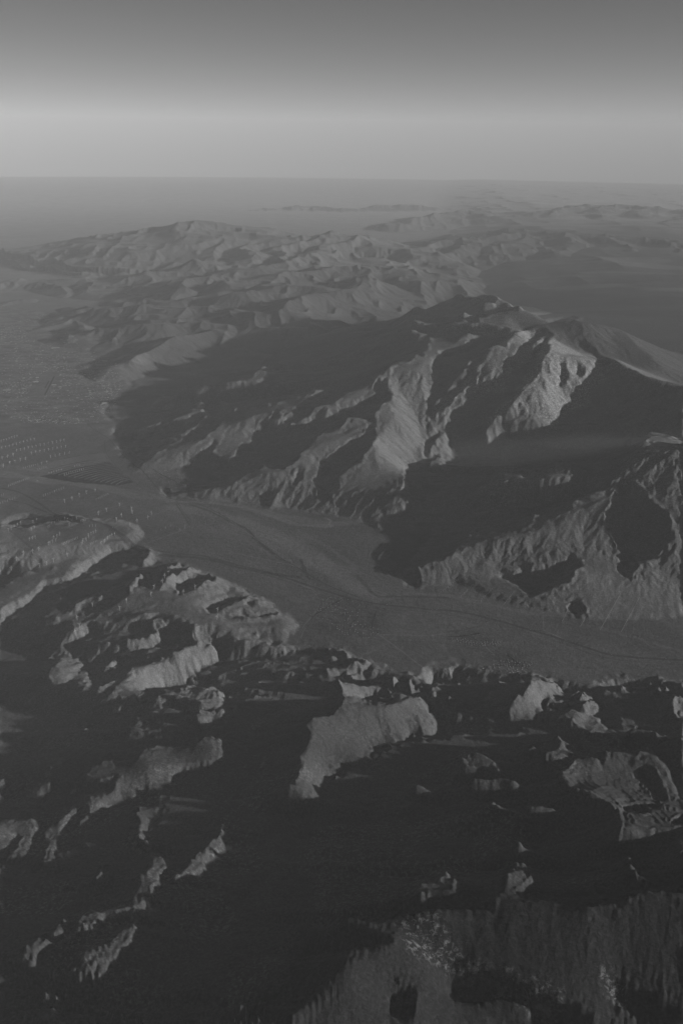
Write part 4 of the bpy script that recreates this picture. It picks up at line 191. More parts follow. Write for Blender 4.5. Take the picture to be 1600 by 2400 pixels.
[14,1,2,2,1,2,2,1,1,2,1,1,1,1,1,1,-1,0,-1,-1,-2,-3,-2,-5,5,-2,-1,0,-1,905,1,904,1,0,0,-1,-1,0,2,4,3,2,2,2,1,1,-5,13,11,-9,-4,-1,-3,0,0,1,-1,0,0,1,0,3,2,4,2,-3,-1,-3,0,-8,4,-2,-1,-1,1,-2,8,-1,-3,-2,1,-7,-3,-4,0,-3,-1,-1,904,1,906,1,1,1,1,2,903,1,903,1,-1,0,0,-1,0,-1,-1,904,1,0,0,1,904,1,903,1,0,1,0,1,1,1,1,1,0,1,1,1,1,1,1,1,0,2,1,1,2,1,1,903,1,0,1,0,1,1,1,2,1,2,3,3,3,2,2,-1,-1,0,-1,0,1,3,3,1,1,0,-1,-1,0,-1,-1,-1,-1,1,-1,3,3,4,3,4,3,4,3,4,2,3,3,0,11,-17,-3,-6,-5,-1,-1,0,1,4,2,5,4,5,2,7,1,6,11,-14,11,2,-14,4,-10,-2,-3,-1,-2,-2,2,910,-4,903,-4,0,0,-4,0,0,-4,0,-4,0,-4,0,-4,0,-4,0,-4,0,-4,0,-4,0,-4,0,-4,0,-4,0,-4,-4,0,-4,0,-4,0,-4,0,-4,0,-4,0,-4],
[18,2,2,1,2,2,1,2,2,1,1,2,1,1,1,903,-2,-1,-3,-3,-5,-1,-5,4,-3,1,-1,906,1,903,-2,0,0,2,4,3,3,-2,-2,0,1,3,3,3,4,-1,2,-6,-1,3,-1,-1,-1,0,1,0,1,1,1,1,1,6,2,-6,1,-1,-4,-6,1,-2,1,0,4,2,8,-7,-2,-5,-2,-14,3,-3,-1,1,903,1,0,1,0,2,1,1,2,1,1,1,903,-1,-3,-2,903,1,-1,0,0,1,904,1,903,-1,0,0,1,0,0,1,1,1,1,1,1,1,0,1,1,0,0,1,905,1,0,0,1,0,1,1,1,1,1,1,2,1,1,0,1,1,1,1,1,1,1,2,2,3,2,4,4,4,4,1,0,-2,-1,-1,-1,0,-3,-3,-3,-2,-1,0,1,1,2,3,2,3,3,3,2,2,2,2,2,2,3,3,4,2,6,5,6,13,-3,-1,-2,2,-7,-4,-3,-2,-2,0,-1,0,2,2,4,2,11,-2,-12,19,-11,-2,-6,-5,-3,-3,0,-5,1,1,-1,1,908,-4,903,-4,0,0,-4,0,0,-4,0,0,-4,0,-4,0,-4,0,-4,0,-4,0,-4,0,-4,0,-4,0,-4,0,-4,0,-4,0,-4,-4,0,-4,0,-4,0,-4,0,-4,0],
[23,1,2,2,2,2,1,2,2,1,2,1,2,1,1,1,-2,1,-2,-2,-3,-4,-6,-5,1,-3,-1,908,-1,0,-1,1,1,2,2,1,903,3,1,-1,-1,0,-2,1,1,10,4,-5,-2,1,-1,1,0,-1,-1,-1,0,1,1,2,2,0,7,-3,-3,0,-6,-1,0,-1,-1,904,2,10,-9,1,-9,-8,2,-2,-1,0,2,1,2,2,1,1,1,0,-1,0,-1,-1,-1,904,1,-1,-1,904,1,-1,904,1,0,0,1,1,1,1,1,0,0,1,0,-1,907,1,0,1,1,1,1,1,1,1,1,2,1,0,1,1,1,1,1,1,1,1,1,0,1,905,1,2,2,1,2,2,4,4,4,5,1,-2,-2,-1,-1,-4,-3,-1,-1,-1,-1,-1,0,3,3,3,2,2,3,2,2,3,4,3,3,4,4,3,4,3,3,6,-1,8,6,-5,2,-1,-4,-1,-3,-5,-1,-2,-1,-1,1,0,2,1,3,4,5,-3,11,-13,0,-8,-3,-5,-1,-5,0,1,-1,1,908,-4,904,-4,903,-4,0,-4,0,0,-4,0,-4,0,0,-4,0,-4,0,-4,0,-4,0,-4,0,-4,0,-4,0,-4,0,-4,0,-4,-4,0,-4,0,-4,0,-4,0,0],
[27,1,2,2,2,2,2,2,2,2,1,2,1,2,1,1,0,-2,-1,-3,-3,-5,-7,-6,-2,-3,1,-1,903,-1,0,-1,0,0,1,1,2,0,0,-1,1,1,1,1,-1,-1,-1,-1,0,3,2,4,-5,14,-1,-7,1,-1,-4,-2,-1,1,1,1,1,2,1,2,3,5,-1,-2,0,-9,-3,-2,-1,903,2,4,-1,3,7,-5,2,-10,-1,-2,2,-2,-1,0,0,-1,904,1,0,1,903,-1,0,-1,0,0,-1,-1,0,1,0,1,0,0,1,1,0,1,1,904,-1,0,0,1,0,1,1,1,1,1,1,1,1,1,0,1,904,-1,905,1,0,0,1,0,1,1,1,1,1,1,1,1,1,1,1,1,1,2,2,2,3,3,4,4,4,4,1,-2,-2,-2,-5,-2,-2,-2,-3,-1,-2,0,4,1,2,2,3,2,2,2,3,3,2,3,3,3,3,4,3,4,4,4,2,12,2,-2,3,-1,0,-1,0,1,-1,1,-16,3,-3,-2,-1,2,6,2,8,-2,2,-5,-6,-7,-3,-4,-2,-3,0,-1,0,1,908,-4,904,-4,903,-4,0,0,-4,0,-4,0,0,-4,0,-4,0,-4,0,0,-4,0,-4,0,-4,0,-4,0,-4,0,-4,0,-4,0,-4,0,-4,-4,0,-4,0,0,-4],
[30,2,2,2,2,3,2,2,2,2,1,2,2,2,1,2,-2,0,-2,-3,-4,-6,-6,-10,1,-6,1,-2,-1,-1,904,1,0,1,-1,0,1,0,1,-1,-1,-1,0,1,2,2,-1,-1,-1,0,2,5,4,-6,-7,0,0,1,2,1,0,1,1,1,1,2,0,0,4,-4,0,-4,-2,-2,0,-1,0,0,1,1,0,4,-1,3,3,9,-7,4,-11,-9,1,0,-1,1,1,1,0,1,903,-1,904,1,1,0,-2,-1,-1,905,1,0,0,1,1,0,1,1,1,1,0,1,1,905,-1,0,-1,0,-1,0,0,1,0,1,0,1,1,1,1,1,1,1,1,1,1,1,1,0,1,1,908,1,1,1,2,3,2,1,4,3,5,4,2,0,-1,-3,-2,-2,-2,-1,0,0,-1,0,3,3,3,3,2,2,3,2,3,2,3,3,3,3,3,3,4,3,3,4,3,9,-2,0,0,-2,2,-1,-2,-1,-2,2,3,0,-1,-3,-2,-3,-3,4,7,-1,6,-14,-3,-6,-4,-4,-1,-1,-4,2,910,-4,904,-4,903,-4,0,0,-4,0,0,-4,0,-4,0,0,-4,0,-4,0,-4,0,-4,0,0,-4,0,-4,0,-4,0,-4,0,-4,0,-4,0,-4,0,-4,0,-4,0],
[34,1,3,2,2,3,2,2,2,2,2,2,2,2,2,1,1,-3,0,-4,-4,-7,-6,-13,1,-7,-3,-1,906,1,903,-1,-1,-2,-1,0,2,2,0,0,-1,-1,1,0,-1,0,0,-4,-1,2,3,2,0,0,-1,0,1,0,1,903,2,2,4,-4,-2,2,-7,1,1,0,1,0,-1,0,1,1,3,3,2,4,5,-10,2,-1,-8,-6,3,-1,0,0,1,0,1,1,1,1,904,-1,0,-1,-2,-2,0,-1,1,0,1,1,0,0,1,904,-1,0,0,-1,905,1,1,0,1,1,1,1,1,0,1,1,0,0,1,0,1,0,0,1,0,0,1,903,1,1,1,1,2,1,2,1,2,2,1,2,2,2,3,3,2,3,2,4,0,1,0,-1,-3,-5,-4,-4,-3,-4,-3,0,0,3,3,3,3,2,2,2,3,3,4,3,4,3,4,3,5,3,6,2,6,3,5,9,-4,0,1,-1,0,0,1,-1,1,-2,-1,-1,1,2,0,1,-2,-5,6,1,-5,-6,-6,-6,-4,-3,-1,-4,0,1,-1,1,903,-1,1,903,-4,904,-4,903,-4,0,0,-4,0,0,-4,0,0,-4,0,-4,0,0,-4,0,-4,0,-4,0,-4,0,-4,0,-4,0,0,-4,0,-4,0,-4,0,-4,0,-4,0,-4],
[37,1,3,2,3,2,2,3,2,2,3,2,2,2,3,0,4,-3,-2,-3,-4,-9,-6,-15,0,-13,2,-2,903,1,-1,0,-1,-2,-1,-2,-1,1,2,2,-1,-2,-3,-2,1,2,2,0,1,-1,0,0,2,0,-1,-2,-1,1,0,0,-1,903,1,2,1,1,-1,7,2,2,-2,-4,-2,-4,-3,-3,-1,2,2,3,3,3,2,4,-1,7,4,-7,-6,3,-9,-1,0,2,0,1,903,-1,0,0,1,1,0,1,2,-2,-1,-3,-2,-2,-1,-1,0,-1,904,1,0,0,1,0,1,0,1,1,0,1,0,1,907,1,0,0,1,0,1,1,0,1,1,1,1,1,1,1,2,1,1,904,-1,-1,-1,-2,-1,903,2,1,2,2,2,5,1,11,8,7,6,8,7,8,8,7,19,-6,-1,-6,-6,-2,-4,-3,0,-4,-1,-2,-1,-1,903,2,1,1,2,2,2,6,-2,11,7,-8,2,-3,2,0,1,-2,0,0,-1,1,0,0,-1,0,2,-2,2,-4,4,-3,-9,-7,-4,-5,-1,-5,-2,3,-2,1,903,-1,0,1,0,0,-4,905,-4,903,-4,903,-4,0,0,-4,0,-4,0,0,-4,0,-4,0,0,-4,0,-4,0,-4,0,-4,0,-4,0,-4,0,-4,0,0,-4,0,-4,0,-4,0],
[39,2,2,3,2,3,2,3,3,2,3,2,2,3,2,2,3,-3,0,-4,-4,-8,-8,-16,-4,-6,-11,7,-2,0,-1,-2,-2,-1,-2,0,1,1,3,-3,-5,-5,-3,4,4,4,2,0,-1,-1,0,-1,-1,-1,-1,-1,903,-1,0,0,1,0,1,1,1,1,1,5,3,3,-8,-10,-5,-6,0,2,4,5,5,3,2,1,1,2,1,1,4,-3,7,0,5,-9,-9,2,-1,-1,1,0,2,1,1,1,1,0,0,-1,-1,-1,-3,-3,-2,-3,-1,-1,-1,0,0,1,0,1,0,0,1,0,1,0,0,1,908,1,0,1,0,2,1,1,1,1,1,1,1,1,1,0,1,1,0,1,0,-1,903,1,2,2,2,4,3,4,4,5,5,6,6,6,7,6,8,11,-1,8,-10,-3,-3,-4,-4,-4,-2,-1,-1,2,5,5,11,1,0,3,-4,-5,1,-3,0,0,-1,0,-1,0,-1,2,2,1,3,4,0,11,-3,1,-6,6,-2,0,-1,1,1,0,-1,-1,0,-1,1,0,-1,-8,11,-5,3,3,-8,-9,-5,-6,-3,-3,-1,-2,0,-1,1,903,-1,0,1,0,0,-4,905,-4,903,-4,903,-4,0,0,-4,0,0,-4,0,-4,0,0,-4,0,-4,0,0,-4,0,-4,0,-4,0,-4,0,-4,0,-4,0,0,-4,0,-4,0,-4],
[41,2,2,3,3,2,3,2,3,3,2,3,3,2,3,2,3,-1,-2,-1,-5,-8,-12,-11,-17,4,2,-15,1,-4,-1,-1,904,-2,-4,-5,0,3,9,3,1,-1,-3,-2,-1,0,-1,-1,-1,-1,0,-1,0,0,-1,0,0,1,904,1,1,0,1,-7,-8,-6,0,6,8,5,6,4,0,-1,-1,-2,0,1,1,1,2,0,1,3,0,3,4,3,-3,-7,3,903,-1,-2,-1,-2,-2,-1,-2,-1,0,-1,-1,0,-1,-1,0,-1,-1,904,1,907,-1,0,1,0,1,0,1,2,1,2,1,1,1,1,1,0,1,0,1,0,1,0,1,0,1,0,1,1,2,2,3,3,4,4,3,3,3,3,3,2,3,2,3,2,3,3,4,4,7,-3,-6,-6,-2,1,1,1,1,1,1,0,1,1,-2,-3,-2,0,1,-1,4,2,-3,4,1,2,3,2,2,2,2,2,-1,4,0,2,5,11,-8,4,-16,6,5,0,5,-1,-3,-2,2,-1,1,-1,2,-5,7,-12,-2,5,7,-1,-9,-5,-8,-4,-4,-2,-1,-4,2,906,-1,1,0,0,-4,905,-4,904,-4,0,0,-4,0,0,-4,0,0,-4,0,0,-4,0,-4,0,0,-4,0,-4,0,-4,0,0,-4,0,-4,0,-4,0,-4,0,-4,0,0,-4,0],
[42,2,3,2,3,3,2,3,3,2,3,3,2,3,3,2,2,4,-5,-1,-6,-6,-14,-11,-21,6,-16,-2,2,-1,0,-2,-1,-2,-2,-5,0,5,13,6,-3,-7,-2,-3,-1,0,-1,-1,-1,-1,0,-1,-3,913,-3,-1,-7,7,8,10,4,1,-2,-4,-3,-3,-1,0,1,1,0,1,1,1,1,3,2,3,4,3,1,9,-11,-4,-2,-4,-2,-2,-1,-1,904,1,1,0,0,-1,-1,-1,-1,-2,-2,-1,-3,909,3,1,1,2,1,1,2,1,0,1,904,1,0,1,0,1,0,1,1,1,1,0,1,1,1,1,1,2,1,1,1,1,1,1,2,2,2,2,3,3,3,4,4,4,5,5,5,4,16,-3,-6,-1,-3,-2,903,1,1,1,2,4,3,0,0,-3,-1,-3,-1,1,-1,1,2,2,1,1,0,0,3,6,2,3,8,9,-15,2,-5,0,-6,0,-3,5,1,9,1,-6,1,-1,904,3,-14,5,11,-12,2,-14,-2,-6,-3,-1,-5,1,906,-1,0,1,0,0,-4,905,-4,904,-4,0,0,-4,903,-4,0,0,-4,0,-4,0,0,-4,0,-4,0,0,-4,0,-4,0,0,-4,0,-4,0,-4,0,-4,0,-4,0,0,-4],
[43,2,2,3,3,2,3,3,2,3,2,3,3,2,3,2,3,0,-4,0,-6,-7,-12,-13,-18,-1,-11,4,-6,-1,-2,-1,-2,-1,1,3,6,1,6,-5,1,-6,-3,0,-2,-1,-1,-3,919,6,12,10,-5,-15,-1,-4,1,0,2,1,904,1,1,2,2,2,1,1,903,2,0,-3,-3,-1,-1,0,0,1,0,1,1,0,0,-1,-1,-3,-3,-2,-4,910,3,1,1,1,1,1,0,1,904,1,0,0,1,0,1,1,0,1,1,0,1,0,1,0,0,1,905,1,0,1,1,1,1,3,2,1,2,2,2,2,1,2,1,1,2,1,1,2,1,-1,3,0,1,2,2,2,1,1,0,-2,0,-1,-1,-1,2,3,2,2,3,4,1,5,3,3,3,5,4,4,6,0,1,0,11,-4,-9,5,-4,-1,1,-20,18,1,-4,3,-11,-4,18,-4,2,1,-1,1,-2,0,3,-18,13,5,-14,-6,-6,-5,-2,-3,-2,908,-1,1,0,0,-4,906,-4,903,-4,903,-4,0,0,-4,0,0,-4,0,0,-4,0,0,-4,0,-4,0,0,-4,0,-4,0,-4,0,0,-4,0,-4,0,-4,0,-4,0,0],
[43,2,3,2,3,2,3,2,3,2,3,2,3,2,2,2,0,4,-6,-3,-5,-6,-13,-9,-22,3,-13,2,-5,1,-4,-3,4,1,1,1,0,1,-2,7,-1,-5,-7,922,6,5,5,3,-19,0,6,0,2,-1,0,-1,903,1,0,1,0,-1,-1,0,0,1,1,2,2,5,2,-1,-2,1,0,-1,-1,-2,-3,-3,-3,-4,0,-3,-1,0,1,3,908,3,1,0,0,1,0,1,0,1,908,1,-1,906,1,0,0,1,1,1,1,1,2,1,1,2,0,1,0,0,1,1,2,1,2,2,3,2,2,2,2,2,3,2,2,3,2,3,2,0,1,-1,0,0,1,1,1,1,1,-1,0,5,5,4,3,4,4,2,6,2,10,1,15,10,-10,3,-4,-1,-2,-3,-5,-7,-1,0,0,-7,8,-18,0,-1,-3,7,1,6,2,3,4,-3,-3,2,-2,1,-2,0,3,2,-8,-7,-7,-7,-3,-4,0,-3,-1,1,-1,905,-1,1,0,0,-4,906,-4,903,-4,903,-4,0,0,-4,0,0,-4,0,0,-4,0,0,-4,0,0,-4,0,-4,0,0,-4,0,-4,0,-4,0,0,-4,0,-4,0,0,-4],
[43,2,2,2,3,2,3,2,3,2,2,2,2,2,1,1,1,1,-6,0,-7,-5,-13,-8,-22,2,-11,-6,0,-3,3,5,-1,1,2,-3,903,2,2,-5,-6,3,-3,3,917,3,2,2,1,4,3,-2,-7,0,-2,0,0,1,903,-1,-1,-3,903,4,1,1,1,2,1,4,-1,8,-1,-9,-3,-5,-3,-3,-1,-1,1,1,3,909,3,2,2,1,-1,-1,-2,-1,-3,917,3,1,0,1,2,1,1,1,1,1,0,0,1,1,1,1,1,1,0,1,1,2,3,1,2,2,1,2,2,2,1,2,1,1,903,-1,-1,2,0,2,2,1,3,3,4,3,-1,0,0,1,1,2,4,2,3,3,5,2,7,0,14,1,-2,4,-3,2,-3,1,-1,1,-1,-3,-2,1,-4,-4,-13,9,-4,1,2,7,12,-12,-4,7,7,-6,2,-2,0,-2,-1,2,-3,-7,-9,-4,-6,-1,-2,-4,2,-1,910,-4,906,-4,904,-4,0,0,-4,903,-4,0,0,-4,0,0,-4,0,0,-4,0,-4,0,0,-4,0,-4,0,0,-4,0,-4,0,0,-4,0,-4,0,0],
[42,2,2,2,3,2,2,2,3,2,1,2,1,1,1,1,-1,3,-2,-6,-4,-6,-12,-8,-22,1,-12,0,6,8,-6,-3,6,-5,-6,4,-4,0,0,3,3,-6,-5,5,-3,0,-1,0,-1,0,1,0,4,912,5,2,5,4,-16,6,-3,1,-1,0,-3,910,3,0,1,0,-1,-3,0,-5,-2,1,2,4,919,-4,0,0,4,922,3,1,0,1,1,1,1,2,2,2,2,1,0,1,0,0,-1,0,1,2,2,2,3,3,3,3,2,2,2,1,0,2,1,1,3,2,-1,903,1,0,2,1,0,3,-3,4,2,3,2,3,3,3,3,3,3,5,1,15,-3,0,2,0,1,-1,0,-3,-2,-3,0,-1,-1,-4,-1,-6,-13,5,1,-2,-4,-2,9,7,4,12,-11,7,-5,1,0,-3,4,-3,-12,-5,-6,-4,-2,-5,1,0,-1,1,-1,1,-1,907,-4,905,-4,904,-4,903,-4,0,0,-4,0,0,-4,0,0,-4,0,0,-4,0,0,-4,0,0,-4,0,-4,0,0,-4,0,-4,0,0,-4,903],
[40,2,2,3,2,2,2,2,2,1,1,1,1,1,0,1,0,1,0,-6,-3,-7,-9,-10,-17,-8,2,1,-2,-1,10,-3,-4,1,-4,-4,906,-9,0,0,-1,1,0,2,1,2,4,913,4,2,-1,11,-16,924,3,0,-3,914,-3,0,0,3,0,4,2,2,-1,-2,-1,-4,0,0,-3,-1,-1,-1,1,0,1,4,903,3,1,1,1,1,0,0,1,0,2,2,3,3,2,2,2,2,2,2,1,-1,-2,-1,-1,-1,1,2,1,2,1,2,1,2,2,2,2,1,2,1,2,1,2,2,-1,1,1,1,1,2,3,5,6,-3,-4,-2,0,1,0,2,1,2,2,1,2,2,3,10,0,3,1,2,0,0,-1,-1,-1,0,-2,0,-1,-2,-5,0,3,-11,-3,2,3,1,-4,1,-1,13,3,-4,1,1,-3,2,3,-7,-10,-5,-6,-3,-3,0,-4,1,905,-1,906,-4,905,-4,904,-4,903,-4,903,-4,0,0,-4,0,0,-4,0,0,-4,0,0,-4,0,-4,0,0,-4,0,-4,903,-4,904],
[39,1,2,2,2,2,2,1,1,1,1,0,1,1,1,1,1,2,0,-6,-1,-6,-8,-11,-14,-12,1,-4,3,-3,0,6,-1,-5,0,-4,1,-1,0,-2,2,4,-4,-9,2,1,2,1,1,2,1,0,3,913,5,3,5,-5,-12,4,-4,4,936,4,1,1,0,-2,-4,-5,-4,-3,0,3,0,3,1,5,0,6,3,2,2,1,1,0,-1,0,-1,-1,0,-1,904,-1,-1,1,2,2,2,1,2,3,2,1,-2,-1,0,1,-2,-3,-2,-3,0,1,2,2,3,2,3,2,3,2,0,0,-1,-1,0,0,1,2,1,1,1,2,3,1,1,2,-3,2,-3,4,2,3,3,2,3,2,2,0,1,1,-2,17,11,-1,1,0,1,-1,-1,-1,-1,0,0,-2,-3,-1,-5,0,5,-2,-12,-3,-1,5,5,6,8,-12,6,-2,1,-1,4,-3,-4,-8,-7,-4,-4,0,-5,0,1,-1,1,-1,903,-1,906,-4,905,-4,904,-4,903,-4,0,0,-4,903,-4,0,0,-4,0,0,-4,0,-4,0,0,-4,0,0,-4,0,0,-4,906],
[36,2,2,2,1,1,1,1,1,1,0,2,1,1,2,2,3,0,5,-4,-3,-4,-8,-11,-13,-21,7,-2,-5,903,3,-3,0,-6,-4,2,0,1,-1,2,2,-8,2,1,1,1,1,0,1,1,1,3,912,4,-1,7,-5,-9,0,4,936,-4,-3,-3,-2,-1,1,7,12,7,12,904,1,-4,-1,-2,-3,-1,-2,-1,-2,0,-1,-1,-1,-1,0,-1,-1,-2,-3,0,0,4,3,2,3,2,3,2,1,0,0,1,2,-1,2,3,1,1,1,1,1,1,1,-1,1,0,0,1,-1,1,3,0,2,-1,-1,1,1,2,0,-1,-3,-3,2,2,2,4,0,4,1,2,3,3,3,3,3,2,3,-1,1,16,-8,0,3,2,0,1,0,-1,0,-1,0,-1,-1,-2,-3,-1,0,-3,2,2,0,-4,-14,1,-6,18,4,-2,0,1,-1,-3,8,-8,-8,-5,-5,-2,-3,-3,1,-1,1,0,0,-1,903,-1,905,-4,905,-4,904,-4,903,-4,903,-4,0,0,-4,0,0,-4,0,0,-4,0,0,-4,0,0,-4,0,0,-4,908],
[34,1,2,1,1,0,1,1,1,1,2,2,2,2,3,3,3,1,5,-4,0,-4,-6,-11,-14,-18,-5,0,0,-4,-4,1,3,-5,0,-3,-5,2,-2,2,3,1,0,-1,-4,3,0,1,0,2,1,903,1,1,3,910,8,2,-7,0,-10,1,3,3,929,-3,-1,0,1,3,6,7,6,11,8,25,-3,-4,-1,-10,-1,-12,0,-9,-10,4,-6,2,-2,0,-1,0,-2,-1,-1,-1,-1,-1,-3,0,0,3,2,2,3,2,2,3,2,2,3,3,4,8,3,20,-3,0,-5,-4,-2,-2,-2,-3,-1,-1,0,1,5,2,9,2,17,5,-4,3,-3,-1,-6,2,-7,-4,-1,-2,5,5,-5,-3,1,-3,1,-1,0,0,1,1,2,2,2,3,-2,2,4,-2,-1,9,0,2,1,903,-1,0,-1,0,-2,-1,-3,-2,1,0,-1,-2,0,3,1,-5,6,-6,-1,2,0,1,-2,4,-1,-7,-5,-6,-3,-4,0,-3,-1,1,-1,904,-1,0,0,-1,905,-4,905,-4,904,-4,903,-4,0,0,-4,903,-4,0,0,-4,0,0,-4,0,0,-4,0,0,-4,910],
[31,0,1,1,0,1,2,1,2,2,3,2,3,3,3,2,3,2,4,-1,-3,-2,-6,-9,-13,-20,-3,-4,-5,0,-3,-6,4,1,-5,1,-5,0,3,1,4,-3,-1,0,0,-3,2,1,1,-1,0,3,1,0,1,0,0,1,3,907,7,7,-9,0,-5,0,-3,0,0,3,927,4,3,5,4,4,3,1,2,-1,3,-1,0,13,-2,1,0,-3,0,-7,2,-18,0,-1,-3,0,-2,0,-1,-1,905,1,0,1,0,1,0,0,1,1,1,2,2,4,3,5,1,5,-1,-5,-6,-6,2,-4,1,1,4,3,4,3,3,5,3,6,2,6,6,-2,1,-1,5,1,4,4,7,-4,5,-8,2,-3,-9,2,-4,0,-2,0,-1,0,1,2,3,3,2,4,6,-3,-6,4,-3,4,0,1,904,-1,-1,0,-1,-2,-1,-1,0,-1,0,0,-1,-3,-2,3,-3,2,1,904,1,0,-5,-7,-4,-4,-2,-2,-4,2,-1,1,0,-1,903,-1,0,-1,905,-4,905,-4,904,-4,903,-4,903,-4,0,0,-4,903,-4,0,0,-4,0,0,-4,912],
[26,0,1,1,1,2,2,2,3,3,2,3,2,3,3,2,2,3,1,3,-5,-1,-6,-8,-10,-20,-7,0,-5,-3,-3,-6,-5,7,-1,-2,2,-5,2,-1,5,-2,1,-2,1,-3,0,-1,1,3,3,-3,1,1,-1,2,0,1,1,4,908,8,-5,0,-3,0,0,-3,3,-3,3,922,3,1,3,1,2,0,1,1,2,4,3,5,2,5,5,-2,13,-1,-6,-3,-6,-5,-7,-2,-13,2,-2,0,-1,-1,0,-1,-3,910,3,2,2,3,3,2,1,0,0,-1,-1,0,2,5,-2,-3,-2,-2,-1,-1,-1,0,1,2,1,3,2,4,2,4,-1,5,1,-2,0,1,0,4,0,3,-4,-3,2,1,3,0,3,1,3,2,3,4,4,6,4,6,5,-7,-4,1,-3,2,1,0,1,-1,903,-1,-1,0,-1,-1,0,-1,-1,0,-1,-1,-1,0,0,-2,-8,10,0,1,-1,0,-1,-1,5,-9,-5,-5,-3,-2,-2,-2,1,-1,904,-1,903,-2,906,-4,905,-4,904,-4,903,-4,903,-4,0,0,-4,0,0,-4,903,-4,914],
[20,1,2,2,2,2,3,2,3,2,3,2,2,2,2,3,2,2,2,1,-4,0,-6,-7,-9,-16,-9,-2,-3,-4,-3,-1,-4,0,0,1,0,-4,-1,3,0,5,-4,1,0,-4,-5,9,-1,0,5,-2,-6,2,2,0,2,2,3,909,4,-4,904,-4,1,3,924,3,2,1,3,3,3,3,2,1,1,1,2,1,2,6,-1,12,-7,-2,-4,-6,-3,-13,-3,-2,-1,0,-4,913,3,2,2,2,906,1,1,0,-1,-3,0,0,1,1,0,-1,1,0,2,2,2,3,4,2,5,4,-4,-2,-1,-1,0,-1,-1,0,5,-4,3,-3,-2,-1,5,1,4,2,4,3,4,4,4,9,0,16,-5,-4,0,-5,1,-1,0,1,0,0,-1,0,0,-1,0,-1,0,-1,0,-1,0,-1,-1,-2,1,-3,4,-16,7,-5,20,-7,1,-1,-2,4,-2,-6,-6,-4,-3,-3,1,-4,1,903,-1,903,-1,0,-2,907,-4,905,-4,903,-4,903,-4,903,-4,903,-4,903,-4,916],
[17,1,3,2,2,3,2,2,2,2,2,2,2,2,2,2,2,3,0,5,-4,-3,-3,-8,-8,-14,-12,3,-4,-5,0,-5,1,0,-1,0,-2,2,-9,2,-1,2,2,2,4,3,-5,-9,5,1,-3,7,4,-9,4,1,0,-1,-1,1,1,1,0,0,3,0,0,-4,-2,0,-1,0,1,2,4,926,4,2,3,2,0,1,1,1,1,2,2,2,4,1,5,1,6,7,-13,2,-11,-1,-9,-8,3,-4,2,-2,0,-4,922,3,-3,0,3,903,1,1,-1,-4,0,3,1,2,2,3,5,2,4,1,1,0,1,-4,2,-2,2,1,-1,1,1,-1,-2,4,0,4,1,4,3,3,4,4,6,4,11,-2,-2,-4,-1,-2,1,-1,0,0,-1,0,0,-1,0,-1,0,0,-1,0,0,-2,0,-2,1,-4,4,-4,-5,2,7,7,-10,8,-8,6,-6,2,-6,-5,-4,-4,0,-4,0,1,-1,905,-1,0,0,1,-4,907,-4,904,-4,904,-4,903,-4,903,-4,904,-4,918],
[15,1,2,3,2,2,2,2,1,2,2,2,2,2,2,2,1,3,1,3,-3,-1,-4,-7,-8,-13,-13,2,0,-5,0,0,-5,-1,0,0,-3,2,-7,2,3,1,1,0,-1,2,6,-4,-10,2,4,-4,2,3,-2,-1,0,2,2,-3,0,-1,1,-1,-1,-1,-1,0,2,1,2,1,2,1,0,0,-1,2,3,922,4,1,1,0,1,2,1,1,2,1,2,2,2,4,1,8,-2,14,-7,-9,-1,-11,1,-14,0,0,-1,0,-3,922,3,-3,3,-3,906,4,1,1,3,3,3,5,2,0,0,3,-1,1,1,-4,0,-1,3,2,1,-2,-3,-1,-3,3,3,2,3,3,3,3,4,5,6,4,11,2,-8,1,-1,-2,-1,-3,0,-1,-1,0,-1,0,-1,903,-1,0,0,-1,-1,0,-3,2,-6,10,-15,4,-4,16,-4,2,-4,3,-5,3,-1,-7,-4,-4,-3,-2,-1,-1,905,-1,903,-1,1,0,-4,907,-4,904,-4,904,-4,903,-4,904,-4,921],
[12,1,2,2,2,2,1,2,2,2,2,1,2,2,2,2,2,2,1,4,-2,-3,-3,-6,-9,-12,-13,904,-5,1,0,-2,-2,-1,-3,-2,4,-2,1,0,1,2,0,0,3,5,-12,-3,7,0,8,-4,-2,-2,-8,-1,4,1,0,-2,-1,2,3,-1,2,903,1,0,2,2,4,927,3,1,1,2,1,1,2,2,2,2,2,2,3,2,4,2,11,-12,-5,-8,-7,-6,-9,4,-3,3,933,-3,-1,-1,-2,-3,-2,-4,-1,2,3,0,3,2,2,5,0,6,-2,4,1,3,-3,-3,-1,-5,3,4,3,4,4,5,4,4,4,5,2,9,16,-10,2,-5,-1,0,-1,-1,0,-1,0,-1,-1,904,-1,0,-1,-1,-1,-1,-1,-2,0,-7,3,3,11,-4,0,1,-1,-15,19,-13,0,-7,-1,-4,0,-2,-2,1,903,-1,0,0,-1,906,-4,906,-4,904,-4,904,-4,904,-4,924],
[8,1,2,2,1,2,2,1,2,2,2,2,2,1,2,2,2,2,2,3,-1,-3,-3,-7,-9,-12,-17,4,-1,2,1,0,-7,-5,-1,-2,0,2,2,-1,2,0,1,1,1,1,1,-1,2,2,0,1,4,904,-6,-10,-5,-7,6,3,3,0,-3,3,0,2,3,2,1,3,5,930,3,1,1,1,1,2,1,1,2,2,3,2,5,3,8,3,-10,-3,-8,-7,-4,-10,3,935,4,2,3,4,7,9,9,15,-3,-3,-4,-3,0,1,4,3,-4,10,-15,0,-5,0,-1,0,1,-1,-1,0,-1,0,1,1,2,2,3,4,3,9,0,-3,2,-4,-1,-1,-1,0,-1,-1,0,-1,903,-1,0,0,-1,-1,0,-2,-4,6,-7,-5,2,8,7,-7,5,-9,-4,5,2,-4,-3,-6,-2,-2,-1,-3,2,-1,0,-1,904,-1,0,0,-1,904,-4,906,-4,904,-4,905,-4,927],
